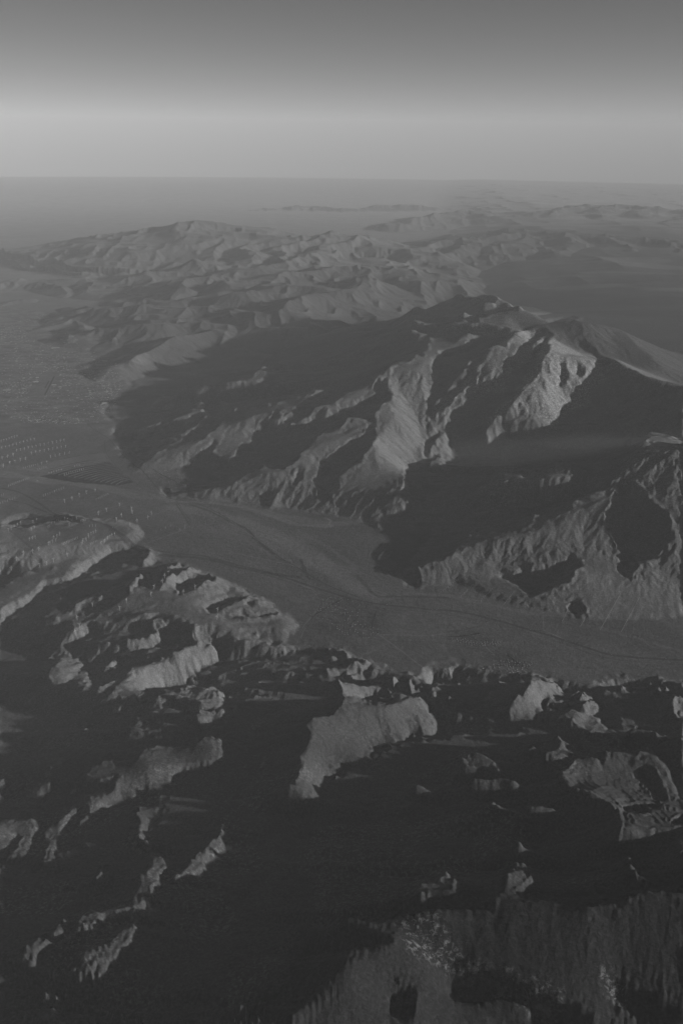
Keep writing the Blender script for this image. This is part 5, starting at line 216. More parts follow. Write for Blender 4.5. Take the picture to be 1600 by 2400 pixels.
[4,1,1,2,2,1,2,2,2,1,2,2,2,2,2,2,1,3,1,3,0,-4,-2,-7,-10,-11,-20,2,8,-5,-1,-8,-2,1,1,1,2,0,0,2,1,1,904,1,2,2,1,2,1,1,3,6,-6,0,0,3,-3,4,-7,-9,-2,-1,10,0,0,2,-2,-1,6,934,3,1,1,2,2,2,2,2,3,3,3,3,6,3,-7,-5,-6,-6,-6,-6,-8,1,1,6,-3,0,3,922,3,0,-3,0,3,1,2,1,2,3,4,6,1,10,3,-8,6,-2,3,1,0,-2,-2,5,-9,-4,0,0,-1,-1,-1,-1,1,1,1,3,2,3,4,0,2,2,1,3,4,14,-5,-5,0,-2,-1,-1,-1,-1,-1,-2,0,0,-1,903,-1,0,-2,-1,-3,7,-14,-2,4,0,15,-5,1,-2,0,-10,1,6,-2,-8,-1,-4,-1,-2,-1,903,-1,903,-1,0,0,-1,-1,906,-4,905,-4,906,-4,930],
[0,0,3,1,1,2,1,2,2,2,1,2,2,2,2,2,2,2,2,2,2,-5,-2,-7,-10,-11,-20,1,-6,-1,-1,4,2,-1,1,0,1,1,2,903,1,1,2,2,2,1,2,1,1,1,3,-3,-2,2,3,904,11,11,-12,2,-6,0,-1,-1,1,1,903,-1,0,-2,0,-3,927,3,1,2,1,1,1,2,1,3,2,4,2,9,2,-5,-3,-6,-5,-5,-4,-6,-4,-7,-1,3,3,0,6,924,3,2,2,2,3,3,4,6,6,9,13,-11,5,-5,4,-3,0,0,1,1,-3,-12,3,-4,-1,-2,-2,-1,-1,-1,0,1,903,-2,6,0,2,4,5,6,5,13,-5,-2,-3,0,-1,-1,-2,-3,0,-2,-2,1,-1,-1,0,0,-1,-1,2,-5,-3,-8,5,-5,10,11,-8,0,-2,-6,-6,11,-1,-5,-3,-5,-2,-2,0,-3,1,0,-1,904,-1,0,-1,0,-2,907,-4,907,-4,934],
[905,3,1,2,1,2,2,2,1,2,2,2,2,2,3,2,2,-5,-1,-6,-11,-8,-24,1,-4,3,0,-1,0,2,1,1,903,1,2,3,1,1,1,2,1,1,1,0,-1,-1,-1,3,1,1,0,1,1,3,7,-2,4,6,-5,3,-1,0,1,904,-2,-1,-3,-1,-2,1,-11,6,926,3,1,1,2,2,2,3,3,3,4,2,11,-4,-3,-3,-3,-4,-5,-4,-3,-2,1,-2,-5,-5,5,925,3,2,3,2,2,2,2,2,4,2,5,1,10,-4,0,3,2,2,-4,-5,-8,2,-3,0,0,1,1,1,1,2,0,2,5,5,5,14,-13,3,-3,-3,-4,2,-1,13,-1,-1,1,-1,-1,0,-3,0,-8,1,0,-2,-1,-1,0,-2,0,-1,-9,5,-10,6,-3,3,13,-1,-3,-1,2,-16,4,1,1,-2,-6,-3,-4,0,-3,0,0,-1,1,-1,0,0,-1,0,0,-1,0,1,0,-4,908,-4,939],
[908,3,2,1,2,2,2,2,2,3,2,3,1,4,-4,-3,-5,-10,-10,-21,-2,-3,0,1,2,1,903,1,2,3,2,1,-1,2,2,1,903,-1,0,0,3,3,0,7,3,6,6,0,3,-1,-1,-7,10,-3,0,-1,1,0,1,1,1,-1,-1,-1,-2,-2,-3,-2,-1,-13,4,-1,4,922,3,1,2,1,2,1,2,2,1,2,3,3,1,12,1,-6,-3,-4,-3,-4,-2,-4,-3,-2,1,-4,-3,0,3,-3,0,3,0,-3,917,3,3,3,3,2,3,3,3,2,4,3,6,1,-2,6,5,-4,-3,-5,-1,-7,0,-2,0,0,-3,-2,-2,-1,-2,0,7,8,5,7,7,11,-2,-2,-2,3,-4,-6,-6,12,-2,2,1,2,3,-2,3,-13,5,-2,-2,-1,-2,-2,-1,-1,-1,-1,-15,1,-4,4,4,20,-9,-3,2,-3,-12,1,1,6,-5,-3,-8,-2,-4,-1,-3,1,-1,0,0,-1,0,0,-1,0,0,-1,904,-4,947],
[910,3,1,2,2,3,2,3,2,3,1,4,-3,-3,-4,-10,-9,-21,-4,-2,1,903,2,2,3,2,1,-1,1,3,4,-3,-2,-1,1,0,2,3,6,6,0,3,10,0,4,-1,-2,0,-1,0,1,2,-2,0,1,2,-1,2,1,0,1,0,-1,-1,-1,-2,-1,-2,-4,1,-9,0,0,-4,4,916,3,0,1,0,0,1,1,1,1,1,2,2,2,2,3,2,5,-2,12,-2,-1,-4,-4,-3,-4,-2,-2,-2,-3,1,-1,-1,-1,-1,0,1,-1,3,3,-5,-3,-5,923,8,-3,2,2,-3,0,1,3,3,3,-2,2,-1,1,-3,4,1,4,2,10,1,-6,-3,3,3,1,3,14,3,-5,1,-1,-1,-1,-11,3,4,3,905,13,-6,1,-2,-1,0,-2,-1,-1,3,3,-5,-1,1,1,-6,3,0,1,-12,-3,-4,8,-1,-2,-9,-6,-5,-3,-2,-1,-2,903,-1,903,-3,954],
[912,4,2,2,3,2,2,3,1,4,-2,-4,-2,-10,-8,-19,-5,-5,-1,2,3,3,1,1,-1,0,1,4,3,-5,-6,5,3,3,2,5,6,3,0,0,3,3,3,7,-4,1,3,-1,0,0,-1,0,2,1,0,-1,4,-1,1,1,-1,-1,-1,-1,-1,-1,-2,0,-2,-2,1,-2,0,1,-1,1,0,1,-2,1,-3,-2,-4,3,1,-1,908,1,0,1,1,1,1,2,1,1,2,2,2,3,3,7,1,12,-8,-1,-4,-3,-4,-2,-3,-3,-1,-3,-1,-2,-1,-1,-2,-2,-3,4,-7,-2,1,1,3,919,4,2,3,1,10,1,1,4,1,2,0,0,-3,1,-1,-3,-5,0,5,5,4,7,1,15,3,1,-10,-3,-2,-2,-2,8,8,-7,2,0,0,-2,-7,-3,-1,2,3,7,5,7,6,-5,1,-1,-1,-4,1,-2,0,-4,-4,2,0,-4,1,2,-1,-6,-5,-3,0,-1,11,-14,7,-18,-3,-8,-3,-1,-5,963],
[913,4,2,2,2,2,2,2,2,2,-6,-1,-9,-7,-16,-9,-4,4,1,-1,0,1,2,2,4,2,5,0,5,-3,3,-6,9,4,906,3,2,3,10,-3,-1,0,1,-1,1,-2,-2,-2,-1,3,2,9,-2,0,1,-2,-1,-1,-2,-1,-1,-1,0,-1,-2,0,-1,0,1,0,1,1,1,-1,1,-2,3,-8,-1,1,-1,0,-1,0,1,0,1,0,0,1,0,1,1,1,1,2,2,3,2,2,4,1,4,0,13,2,-7,-2,-4,-3,-3,-3,-2,-3,-2,-2,-2,-2,-2,-2,-3,-3,0,-4,4,925,4,-1,4,4,0,1,1,0,-3,0,-1,0,0,2,-1,-4,1,-1,1,2,0,5,12,4,-2,2,1,5,2,9,2,-9,-3,-3,-5,0,3,1,2,1,0,0,-2,1,4,4,8,3,1,-6,3,-4,17,-2,-6,0,2,-3,-9,-4,1,-4,3,-5,17,-8,-7,-5,-12,-8,-7,-3,-5,964],
[914,3,2,2,2,2,2,1,1,-3,-2,-6,-7,-12,-11,-1,-8,4,2,4,3,3,1,2,2,2,2,3,3,1,3,909,4,2,1,9,-1,1,-4,0,0,-2,-2,3,0,0,2,1,12,-4,-2,-2,-1,-2,-1,-1,-1,-1,-1,0,0,1,1,0,-1,2,1,0,1,1,0,-2,-3,2,-9,2,-1,1,0,0,-1,-1,0,-1,1,1,2,1,2,2,2,1,2,2,2,3,4,6,6,10,0,-4,-2,-4,-3,-4,-3,-3,-3,-2,-3,-3,-2,-2,-3,-3,-3,-3,0,-6,0,2,0,4,923,4,-1,0,3,2,1,0,-1,0,0,1,1,0,-1,1,1,2,3,3,3,3,-1,8,0,3,0,-1,5,1,21,-9,-20,3,-4,0,-3,2,1,2,4,2,2,-1,-2,-2,-3,-3,1,3,3,2,0,3,11,-4,-3,-3,6,2,1,-2,2,1,15,-35,24,-27,-4,-12,-7,-2,-5,964],
[916,4,1,2,2,1,3,-4,-2,-4,-7,-7,-16,6,-8,5,0,3,1,3,2,3,2,1,2,2,2,3,914,5,10,1,-2,2,-5,-1,-4,-2,1,3,2,1,9,-2,0,-3,0,-1,-1,-1,-1,0,-1,0,0,-1,1,3,1,-1,3,1,0,0,1,-2,-1,-8,1,-2,-1,-1,0,1,2,2,2,1,1,1,0,1,1,3,2,4,4,5,5,5,3,9,1,-6,2,-5,-4,-4,-3,-3,-3,-3,-3,-2,-3,-3,-2,-3,-3,-4,-2,-6,3,-9,1,2,0,2,4,0,-3,3,925,3,1,2,0,-1,-2,1,0,2,2,2,3,2,3,6,2,-1,5,0,5,2,12,-7,-16,2,-2,-2,0,0,1,2,1,0,2,2,2,2,3,2,1,1,0,1,2,5,1,13,-7,-2,4,-3,-1,-1,2,0,11,-2,-14,-2,-15,-11,-11,-4,-6,-3,964],
[918,3,2,1,2,-1,-3,-4,-4,-5,-12,1,-12,7,4,3,2,2,2,1,2,2,2,1,0,1,0,3,914,7,-1,-3,-3,905,8,1,7,0,-4,1,-3,0,-1,0,-1,-1,1,1,2,3,1,-7,7,5,-3,2,0,-1,-3,-2,0,-7,2,1,2,1,1,-2,-2,0,-2,0,1,2,3,4,3,3,3,3,2,3,2,2,4,0,11,3,-3,-2,-2,-3,-4,-4,-3,-2,-3,-3,-3,-3,-3,-3,-3,-4,-4,-4,-4,-6,1,1,3,1,4,933,3,2,2,2,2,3,3,3,4,3,6,3,-1,3,0,8,12,-15,2,-7,-2,-2,-1,-1,0,-1,0,1,0,-1,-1,-1,0,-1,-1,-1,-1,-1,-3,-2,-2,0,6,7,7,7,6,2,1,4,1,11,-22,10,-27,-5,-13,-4,-8,965],
[921,4,-1,-3,0,-4,-6,-5,-9,12,-4,-4,5,0,3,2,1,1,0,0,1,2,1,4,-4,4,913,-3,0,3,907,4,-1,10,0,-2,1,-1,-1,903,-2,0,-2,-2,0,6,2,6,5,0,-3,1,-1,4,-8,1,-1,-4,-4,-5,-3,903,4,5,3,3,2,1,3,2,2,2,2,2,3,2,3,5,1,7,10,-7,-2,-7,-1,-3,-2,-3,-2,-3,-3,-3,-4,-3,-3,-4,-4,-3,-5,0,-3,-1,-2,-1,903,2,5,934,-3,0,-1,0,0,-2,1,1,1,3,-4,1,3,0,0,3,0,2,3,2,3,3,3,3,2,3,3,2,1,2,2,2,-1,0,2,0,2,2,3,3,0,2,0,3,-1,9,16,-37,12,-26,-5,-12,-3,-5,-3,964],
[925,-5,-4,-5,-7,7,2,-5,3,0,1,1,0,2,1,1,1,1,-1,0,2,903,1,1,0,3,920,-3,0,3,910,3,3,1,5,5,7,-1,-10,-5,-4,-4,-3,3,0,3,5,0,0,2,1,1,1,2,2,3,1,0,1,2,1,2,2,3,2,4,4,3,2,5,1,3,-5,-4,-3,-2,-3,-3,-2,-3,-4,-3,-3,-4,-3,-3,-3,-4,-1,-3,904,-4,-8,-4,6,0,1,1,1,1,2,4,926,3,1,1,1,1,1,1,1,1,1,2,2,3,-7,1,-2,0,1,0,1,1,906,-1,-1,0,-1,-2,4,0,1,-1,-2,5,4,10,13,7,2,6,-4,23,-41,19,-12,-16,-7,-11,-1,-8,965],
[924,-3,-3,-3,-6,-2,-4,2,3,-1,1,2,1,1,1,903,1,1,0,0,1,903,1,0,1,0,1,0,1,0,1,0,0,3,926,3,0,-3,0,-4,0,4,0,0,5,2,0,0,-2,-2,-3,3,2,1,1,-1,-1,0,2,3,2,3,3,3,2,2,3,2,3,2,8,-2,-3,1,-1,10,-1,-3,1,-2,-4,-3,-3,-3,-3,-3,-3,-3,-2,-2,-3,-2,-2,-3,-1,-3,903,-14,4,0,1,0,1,-1,0,0,1,1,2,1,4,904,-3,0,0,3,921,5,0,7,-4,3,1,2,2,-3,-1,-1,1,2,1,3,4,5,4,4,4,4,3,8,-5,1,-3,-1,-1,-3,9,-3,-6,2,-1,3,4,6,13,-30,4,-19,-7,-7,-7,-3,965],
[924,-3,-3,-3,-5,-6,3,-2,1,1,1,903,1,1,0,1,1,-1,0,1,903,1,1,0,1,1,903,1,904,-1,-1,903,1,0,1,1,0,1,1,4,916,3,0,0,-3,911,-3,3,0,6,5,3,2,0,1,0,0,1,1,1,2,2,4,1,3,2,-1,3,-2,11,7,-8,2,0,-4,-3,-2,-3,-2,-3,-2,-3,-3,-2,-2,-2,-2,-2,-4,-3,-4,-5,-7,-12,8,-4,3,0,4,2,2,2,1,0,2,1,3,925,3,0,1,2,3,0,-5,-1,-3,0,4,3,0,1,-1,-1,0,2,4,2,4,5,5,7,7,14,3,-3,3,-2,2,1,1,-9,1,-1,-4,1,-8,21,-20,3,-10,-13,-6,-9,0,-7,965],
[924,-3,-2,-4,-5,-6,-1,0,1,903,1,1,1,904,1,0,0,1,0,0,1,0,1,0,0,1,0,-1,0,0,-1,903,1,1,1,1,1,1,2,2,1,3,932,4,3,3,0,-1,-1,-1,0,0,1,2,1,1,2,2,2,3,3,4,3,1,2,1,4,0,3,14,-4,-5,1,-2,-2,-3,-2,-2,-2,-3,-2,-2,-3,-2,-3,-3,-4,-4,-3,-6,-5,-18,9,0,3,-1,-3,-2,0,-1,0,2,0,1,1,0,0,1,1,1,1,2,1,2,2,3,933,7,3,4,2,6,0,10,4,-1,0,4,-6,2,-11,5,-1,2,0,3,7,6,-7,-2,-7,-11,-7,-4,-8,966],
[924,-3,-3,-4,-5,-7,-1,-1,1,0,0,1,0,0,1,0,0,1,0,1,906,1,904,-1,903,1,0,1,1,1,2,1,3,2,1,0,-1,0,0,2,1,4,911,4,-4,920,3,2,1,1,2,1,1,1,1,2,2,2,2,3,2,2,1,1,1,1,2,4,-8,20,2,-4,0,-3,-1,-1,-1,-2,-2,-2,-2,-3,-2,-3,-3,-4,-4,-4,-4,-3,5,-5,-4,0,-4,-5,-7,-25,21,-8,5,-1,2,0,1,1,1,0,1,0,1,1,0,2,0,0,1,1,1,1,1,2,2,1,1,3,916,9,-2,-3,0,-1,-3,0,0,7,4,9,3,16,-9,3,3,-9,1,-4,0,-3,0,1,0,5,-3,18,-2,-11,-5,-9,-5,-5,-2,-3,965],
[924,-4,-2,-5,-5,-9,-1,-1,1,-1,1,0,0,1,0,1,0,0,1,905,-1,906,1,0,1,1,1,2,1,2,1,2,0,2,1,2,0,3,4,0,4,1,-1,-1,1,-4,908,-5,5,6,-2,-4,915,3,2,1,0,1,1,1,1,1,1,1,2,1,1,2,2,2,2,2,1,1,3,1,4,5,11,-8,2,-2,-1,-2,-1,-1,-1,0,-1,0,-1,-1,-4,-2,-5,-3,-4,-3,-5,-6,-4,0,0,-4,-4,-3,-9,-19,11,-3,3,0,1,1,1,1,2,1,2,2,1,2,2,1,903,1,3,0,1,1,5,913,7,4,7,-1,3,-3,2,-1,-4,-5,0,-2,-2,-2,2,4,4,10,-1,-6,1,1,7,-4,-9,3,-3,1,0,4,6,9,-17,11,-8,-6,-5,-2,-5,966],
[924,-4,-2,-6,-5,-11,-1,-2,1,0,0,1,0,1,904,1,-1,0,0,-1,0,-1,0,1,0,1,1,1,1,2,1,2,1,1,1,0,1,2,2,3,5,4,3,0,0,-3,0,-3,0,3,909,3,17,7,-7,-1,-10,-5,-4,4,-4,5,-5,912,3,2,1,1,1,1,0,1,1,1,2,2,2,2,1,2,2,1,2,-2,4,-1,16,3,-4,-2,-3,-2,-2,1,0,-1,-1,-1,-2,2,2,-1,-3,-2,-5,-4,-2,-2,-3,-4,-3,-6,0,-13,7,-22,3,1,2,1,2,1,1,1,0,1,1,1,1,1,2,1,1,1,3,3,916,6,2,21,-8,-10,-4,-7,905,-5,2,0,3,0,3,3,1,11,7,-6,0,-5,2,-8,-1,-2,0,-2,4,0,11,11,-16,2,-7,-3,-2,-3,966],
[924,-4,-2,-7,-5,-12,-3,-1,0,1,903,1,903,-1,0,-1,905,1,1,2,1,2,1,2,1,0,1,2,1,3,3,3,2,2,1,1,4,903,-4,0,-1,1,0,1,3,905,3,2,2,-4,8,4,-6,4,-2,-1,-1,0,-13,9,-5,914,3,1,1,1,0,1,1,2,2,1,2,2,1,2,1,2,2,6,4,11,-7,2,-2,-3,-2,-1,-1,-2,-1,-3,0,4,-2,-2,2,5,-3,4,-5,-5,-4,-4,-3,-4,-3,-6,0,-18,-14,7,-1,2,1,1,1,1,2,1,2,2,2,3,2,2,1,-1,-1,-2,2,5,913,5,-5,6,-1,20,-15,1,-4,-1,-1,-1,-1,-3,910,3,6,1,6,0,-9,2,-3,0,-1,2,1,12,-20,19,-12,0,-4,-3,967],
[924,-2,-3,-4,-5,-9,-4,1,907,-1,905,1,0,1,1,1,1,1,1,1,0,1,1,2,2,2,2,1,1,0,1,903,1,-1,0,-2,-1,1,3,1,2,2,908,3,6,4,10,-4,-3,-5,1,-4,7,0,-12,3,-4,-2,917,2,1,1,1,2,1,1,1,1,0,1,2,3,1,10,1,-6,-2,-2,-4,-1,0,0,1,0,1,-2,0,0,-1,5,1,0,3,-2,-1,-3,-4,-3,-5,-1,-12,-5,6,0,1,1,2,4,903,2,906,-2,0,6,11,-1,2,-9,1,-3,-3,-1,-1,-2,0,0,3,-3,0,0,9,-1,-1,2,-2,1,-2,-3,-3,905,-3,-4,2,1,2,2,0,-2,-1,0,-2,0,-1,1,3,2,903,2,4,5,-2,-3,-1,-2,-1,-2,967],
[924,-3,-2,-4,-6,-9,-6,1,-1,904,-1,0,0,1,0,1,0,1,1,1,1,1,1,1,0,2,1,2,2,2,1,1,0,1,904,-1,-1,0,1,3,2,4,2,3,-5,2,913,-9,-1,3,3,4,5,-5,8,-6,-2,922,2,1,1,0,0,1,0,1,2,2,1,5,-2,6,-2,-5,2,1,-2,0,-4,-3,0,1,3,0,2,0,9,-5,1,1,-3,0,-5,-5,-3,-13,3,7,-2,2,0,2,-2,904,-2,0,0,2,905,2,-2,6,7,11,-10,-2,-2,-2,-3,-2,-3,2,-2,0,0,3,-3,6,4,-4,2,-1,-1,-1,-2,-3,0,-2,2,-2,-4,3,0,1,2,903,4,-4,3,903,-3,906,14,-10,3,-3,-1,-3,968],
[925,-5,-5,-6,-10,-8,903,-1,1,0,0,1,1,1,0,1,1,1,1,1,1,1,2,1,2,2,1,1,0,0,1,0,0,-1,903,1,1,3,2,3,2,1,2,-5,-1,3,3,911,-3,3,10,6,-2,-1,-4,-2,-2,-5,3,-1,0,-2,924,3,0,0,1,-1,2,3,5,1,0,3,3,-10,-3,-2,-3,1,2,1,1,0,2,5,1,9,-4,-4,-3,0,-2,4,-2,-13,-3,7,-4,0,0,-4,-3,4,3,909,2,2,2,3,4,1,0,2,14,-8,-4,-5,-3,-4,-3,0,-3,903,3,0,3,7,-3,1,-1,-5,-3,-2,0,0,-2,-7,2,1,0,2,1,3,0,0,-2,2,905,2,2,1,-1,0,7,0,-11,8,-8,3,-3,968],
[924,-2,-3,-5,-6,-11,-8,-1,905,2,1,1,0,1,1,1,1,2,1,2,2,1,1,0,1,903,-1,903,2,1,3,2,2,1,903,1,1,0,3,3,903,-3,1,2,0,0,-2,-1,-1,2,5,6,7,-3,-4,-1,-1,0,-2,1,-6,932,2,-2,-4,-5,3,-1,-1,-1,4,1,0,4,908,-2,10,0,-5,0,-7,-1,5,0,0,-4,4,0,0,8,14,-15,-1,-2,-2,-2,906,2,2,2,1,1,1,6,-3,9,-2,3,-2,-6,-4,-6,-4,-4,4,0,0,-2,2,0,0,7,-2,-5,4,4,-8,-3,-4,1,1,1,-1,2,0,3,911,-3,3,0,0,5,8,-10,3,-4,0,-2,968],
[925,-5,-4,-7,-11,-9,-1,0,0,1,0,0,1,1,1,1,2,1,2,2,1,1,0,1,904,-1,0,1,1,2,2,2,2,1,903,1,1,1,2,1,0,0,-1,-2,1,2,1,5,-2,0,2,-3,5,4,4,3,1,-2,-4,1,1,0,-1,-1,-2,-2,-4,931,-2,2,0,10,9,-7,-3,-3,-3,-3,0,3,-3,911,4,-6,4,0,-2,0,0,7,-1,-6,3,-3,7,-9,2,909,3,2,1,1,2,1,1,2,3,-5,17,-4,-8,-3,-7,-6,-7,7,-3,3,904,-3,3,3,7,-5,-3,-2,-4,-2,1,0,2,0,3,911,3,6,-4,10,0,-8,4,-6,1,-4,-2,969],
[925,-6,-2,-8,-9,-11,-1,903,1,0,1,2,2,1,2,1,1,908,1,2,2,2,2,1,903,1,1,2,1,1,-1,0,-1,0,1,1,3,5,2,5,4,-4,1,-1,3,3,1,-2,-2,-1,-1,1,1,-1,-1,-1,-1,0,-4,0,-5,-1,2,0,1,0,1,0,2,906,-2,903,2,911,5,6,5,11,7,-15,-2,-6,-5,-6,-3,-10,-3,3,3,0,1,1,1,0,7,-3,3,0,-3,-3,6,-4,4,0,2,-5,14,-11,-2,2,0,-4,4,912,2,1,2,1,2,2,3,4,-2,13,-9,-6,-5,-8,-6,6,0,2,-4,2,0,0,2,-2,2,1,9,-12,0,0,-8,4,-1,1,1,1,2,909,2,0,5,-3,14,-11,4,-6,3,-4,-1,-3,969],
[925,-4,-4,-7,-8,-13,0,-1,0,1,0,2,1,2,1,0,0,1,0,-1,903,1,2,2,2,2,1,0,0,1,0,2,1,1,0,0,-1,0,0,1,3,3,3,3,3,2,-2,0,0,4,6,-5,2,0,-2,-1,-1,1,1,0,0,-1,903,-1,0,-3,0,-8,-1,2,905,-1,-1,0,0,1,1,2,2,1,2,912,5,3,4,1,7,-4,-1,1,2,1,-2,-5,1,-5,-8,-5,5,-3,3,0,6,-11,8,-3,0,0,6,2,-5,-3,-4,4,903,2,-2,914,2,1,1,1,2,1,3,0,6,-3,7,2,-6,-5,-3,-9,0,4,-4,2,-2,-6,6,-2,2,-4,1,3,11,-11,0,-4,-2,2,1,1,2,911,5,1,2,8,-10,2,-3,2,-4,0,-3,969],
[925,-5,-2,-7,-8,-13,-1,-1,0,1,1,1,0,1,0,0,-1,0,1,1,1,2,2,1,2,0,0,1,1,1,1,1,0,0,-1,0,1,1,3,3,3,3,1,1,2,2,0,-2,2,0,2,-2,3,5,-1,0,0,-2,0,-1,-1,-1,1,0,1,-2,0,0,-2,-2,-1,-9,-2,2,-1,0,0,1,1,2,3,2,4,920,7,1,10,-4,-4,-6,-4,903,4,1,3,1,-5,0,-2,-2,-3,10,-7,4,0,-2,13,-10,-9,4,0,0,-4,10,-2,-4,917,2,2,1,2,2,3,1,4,10,-1,-6,-4,-3,-4,-3,-6,-4,1,3,2,-2,0,0,10,-2,-8,-7,11,-9,0,5,-2,2,913,5,-3,16,-6,-2,-4,0,1,-4,-1,-2,969],
[925,-2,-5,-6,-8,-14,-1,-1,0,1,906,1,2,1,2,1,1,1,0,1,1,1,0,1,0,-1,0,1,2,3,3,3,3,0,2,1,0,2,2,2,0,3,-3,906,5,-1,-2,1,-3,906,4,-2,-2,0,-2,2,-14,-3,5,0,3,2,3,4,904,-2,-1,1,0,2,916,4,6,-12,2,-3,3,0,-2,0,-1,0,-2,-1,2,2,-2,7,2,22,-22,-5,0,0,7,-3,-9,2,-2,3,2,-2,2,919,2,2,2,3,1,5,2,8,-3,5,-6,-5,-3,-4,-1,-2,-6,-3,0,3,0,-2,2,0,3,-7,-7,7,1,0,1,2,913,5,4,9,-10,-1,0,3,-5,-1,-2,-2,969],
[925,-3,-3,-7,-7,-15,-1,-1,903,1,903,1,2,1,1,0,1,1,1,0,1,903,1,1,3,3,3,2,1,2,1,0,4,1,1,4,906,-3,3,0,-2,2,904,-4,4,0,-4,903,-1,2,3,-5,-2,0,-5,2,3,2,2,3,903,-2,903,2,911,-2,903,2,0,-2,0,2,-3,0,1,2,0,-2,-3,5,2,0,-2,0,2,-2,0,0,2,0,1,16,-25,6,-5,10,-15,2,2,2,1,1,2,920,-2,0,2,0,2,3,3,4,1,-3,10,-3,0,-4,-6,-7,0,-3,-1,2,2,0,0,6,-10,-2,2,-1,0,2,0,3,913,4,0,16,-1,-3,-6,-2,0,-4,-2,-2,969],
[926,-6,-6,-8,-15,-1,-1,904,1,0,0,1,1,0,1,1,1,903,1,2,2,3,3,2,1,1,2,1,3,2,4,4,0,4,-2,-2,905,-3,-3,2,0,1,0,-1,0,0,-1,0,2,-4,-3,2,0,2,1,0,0,3,0,-5,0,2,903,-1,0,0,1,903,-1,-1,-1,905,-1,903,1,1,1,0,1,1,1,3,906,-3,8,3,-13,1,1,3,0,0,-3,0,0,-2,1,-2,0,2,2,2,0,5,-1,-4,0,0,-13,1,2,0,1,0,1,1,0,1,1,1,1,1,2,914,7,0,-3,5,-3,1,2,1,-5,1,-18,0,2,0,1,2,0,0,2,0,1,2,2,904,-2,2,908,2,2,1,3,-4,3,9,-7,1,-5,-1,-4,969],
[926,-6,-5,-8,-14,-3,-1,905,1,903,1,0,0,1,2,2,3,3,2,1,1,2,1,3,3,2,3,2,4,0,-2,-1,3,3,-1,-2,0,0,-3,-2,-2,-3,1,904,-1,0,0,-1,-1,2,0,-1,905,-2,0,2,0,-1,0,0,-1,903,-1,0,-1,905,1,1,1,1,1,904,1,1,1,2,2,3,-4,2,2,-3,-1,-3,3,4,-2,-1,3,-8,-2,-6,2,0,3,1,2,3,2,3,3,0,-1,1,0,-3,-3,3,-7,1,-9,-8,5,-1,2,0,1,-1,1,0,1,1,0,0,1,1,1,0,0,1,1,1,1,1,1,2,3,904,-2,-3,0,5,-3,12,-13,-8,-1,2,0,1,2,0,2,1,0,2,1,2,0,-3,3,-3,3,3,-3,907,-3,3,0,0,2,5,9,2,-12,6,-6,0,-3,-1,-2,967],
[926,-5,-5,-9,-11,-6,-1,906,1,903,1,3,3,2,2,1,2,2,2,3,3,3,2,1,2,4,0,3,-3,0,-2,2,904,-4,-2,-2,-3,-4,0,-1,1,0,-1,1,1,-1,0,1,-2,-1,-1,903,1,903,-1,-1,903,-1,903,1,1,1,1,1,904,1,0,1,1,0,1,2,3,3,3,904,7,9,-8,2,-5,1,-1,-2,-3,-3,-2,5,-2,2,0,3,-3,3,-1,-2,2,-2,909,-6,-7,-14,9,-4,3,-1,1,2,0,2,1,2,1,1,1,1,1,0,1,0,1,0,1,1,3,-3,3,0,0,4,2,0,1,1,-3,-2,-6,-1,1,3,-2,2,906,-2,0,2,0,2,3,-5,13,-15,-3,5,-2,2,0,0,-3,11,7,-9,5,-6,-1,-2,7,-1,0,0,-2,0,-1,-1,0,-1,0,-3,964],
[926,-5,-3,-10,-10,-8,-1,-1,1,904,1,0,1,3,2,2,2,1,3,3,2,3,2,2,2,1,3,4,0,-2,0,-2,2,0,-1,-1,1,3,0,-3,-2,-2,-3,-3,-6,-3,3,903,-2,903,-1,0,0,-1,-1,-1,1,0,0,-1,0,0,1,0,0,1,0,1,0,1,0,0,1,1,1,1,1,2,3,2,2,3,2,2,909,-4,-1,1,4,0,3,0,7,7,3,-7,-4,-6,-3,0,4,0,-4,913,-6,1,-21,6,0,3,2,2,-1,3,-1,1,1,1,0,1,1,2,0,1,1,1,2,903,2,2,0,0,2,-3,-3,0,-2,0,2,912,-2,-1,-4,-2,-2,3,3,1,2,2,906,-3,3,0,3,-3,2,-2,0,7,-1,-1,-1,0,0,1,903,-1,0,-2,-2,961],
[926,-2,-6,-8,-10,-10,-1,905,1,1,2,2,1,3,3,3,3,2,2,2,1,2,2,3,4,903,-3,-4,2,-2,1,2,0,-2,1,2,0,-2,-1,-3,-4,-2,-8,-5,2,0,-2,2,-1,-1,-1,-1,904,1,0,0,1,1,0,0,1,1,904,1,2,2,2,3,3,3,2,2,1,1,-1,0,-1,0,-1,0,0,2,1,1,2,905,3,-3,0,-2,2,0,0,3,7,-7,12,-1,-11,2,-3,1,0,-3,912,-3,3,904,-2,-11,3,1,2,1,2,1,3,0,0,2,-2,934,-7,-1,-2,0,1,2,2,1,2,2,904,-2,2,0,0,14,-9,-2,1,-2,903,1,1,1,0,0,-2,-3,961],
[926,-3,-4,-7,-9,-13,-1,904,1,1,2,3,3,3,3,2,2,2,2,2,3,2,1,2,0,1,2,-3,-1,-2,-3,1,-1,1,-1,2,1,-1,1,3,1,-4,0,-4,-3,-2,-3,-3,-7,-4,-4,2,0,2,903,1,-1,-1,2,903,1,0,2,2,2,2,3,3,2,2,1,905,1,1,0,1,1,2,2,3,911,-5,3,4,1,-3,-3,3,-2,7,6,-6,-5,3,-3,917,-2,-1,903,1,5,-3,942,-2,0,2,903,-4,0,-2,2,0,1,3,0,0,5,-1,0,3,1,-5,-3,5,-5,905,2,1,0,0,-1,-2,961],
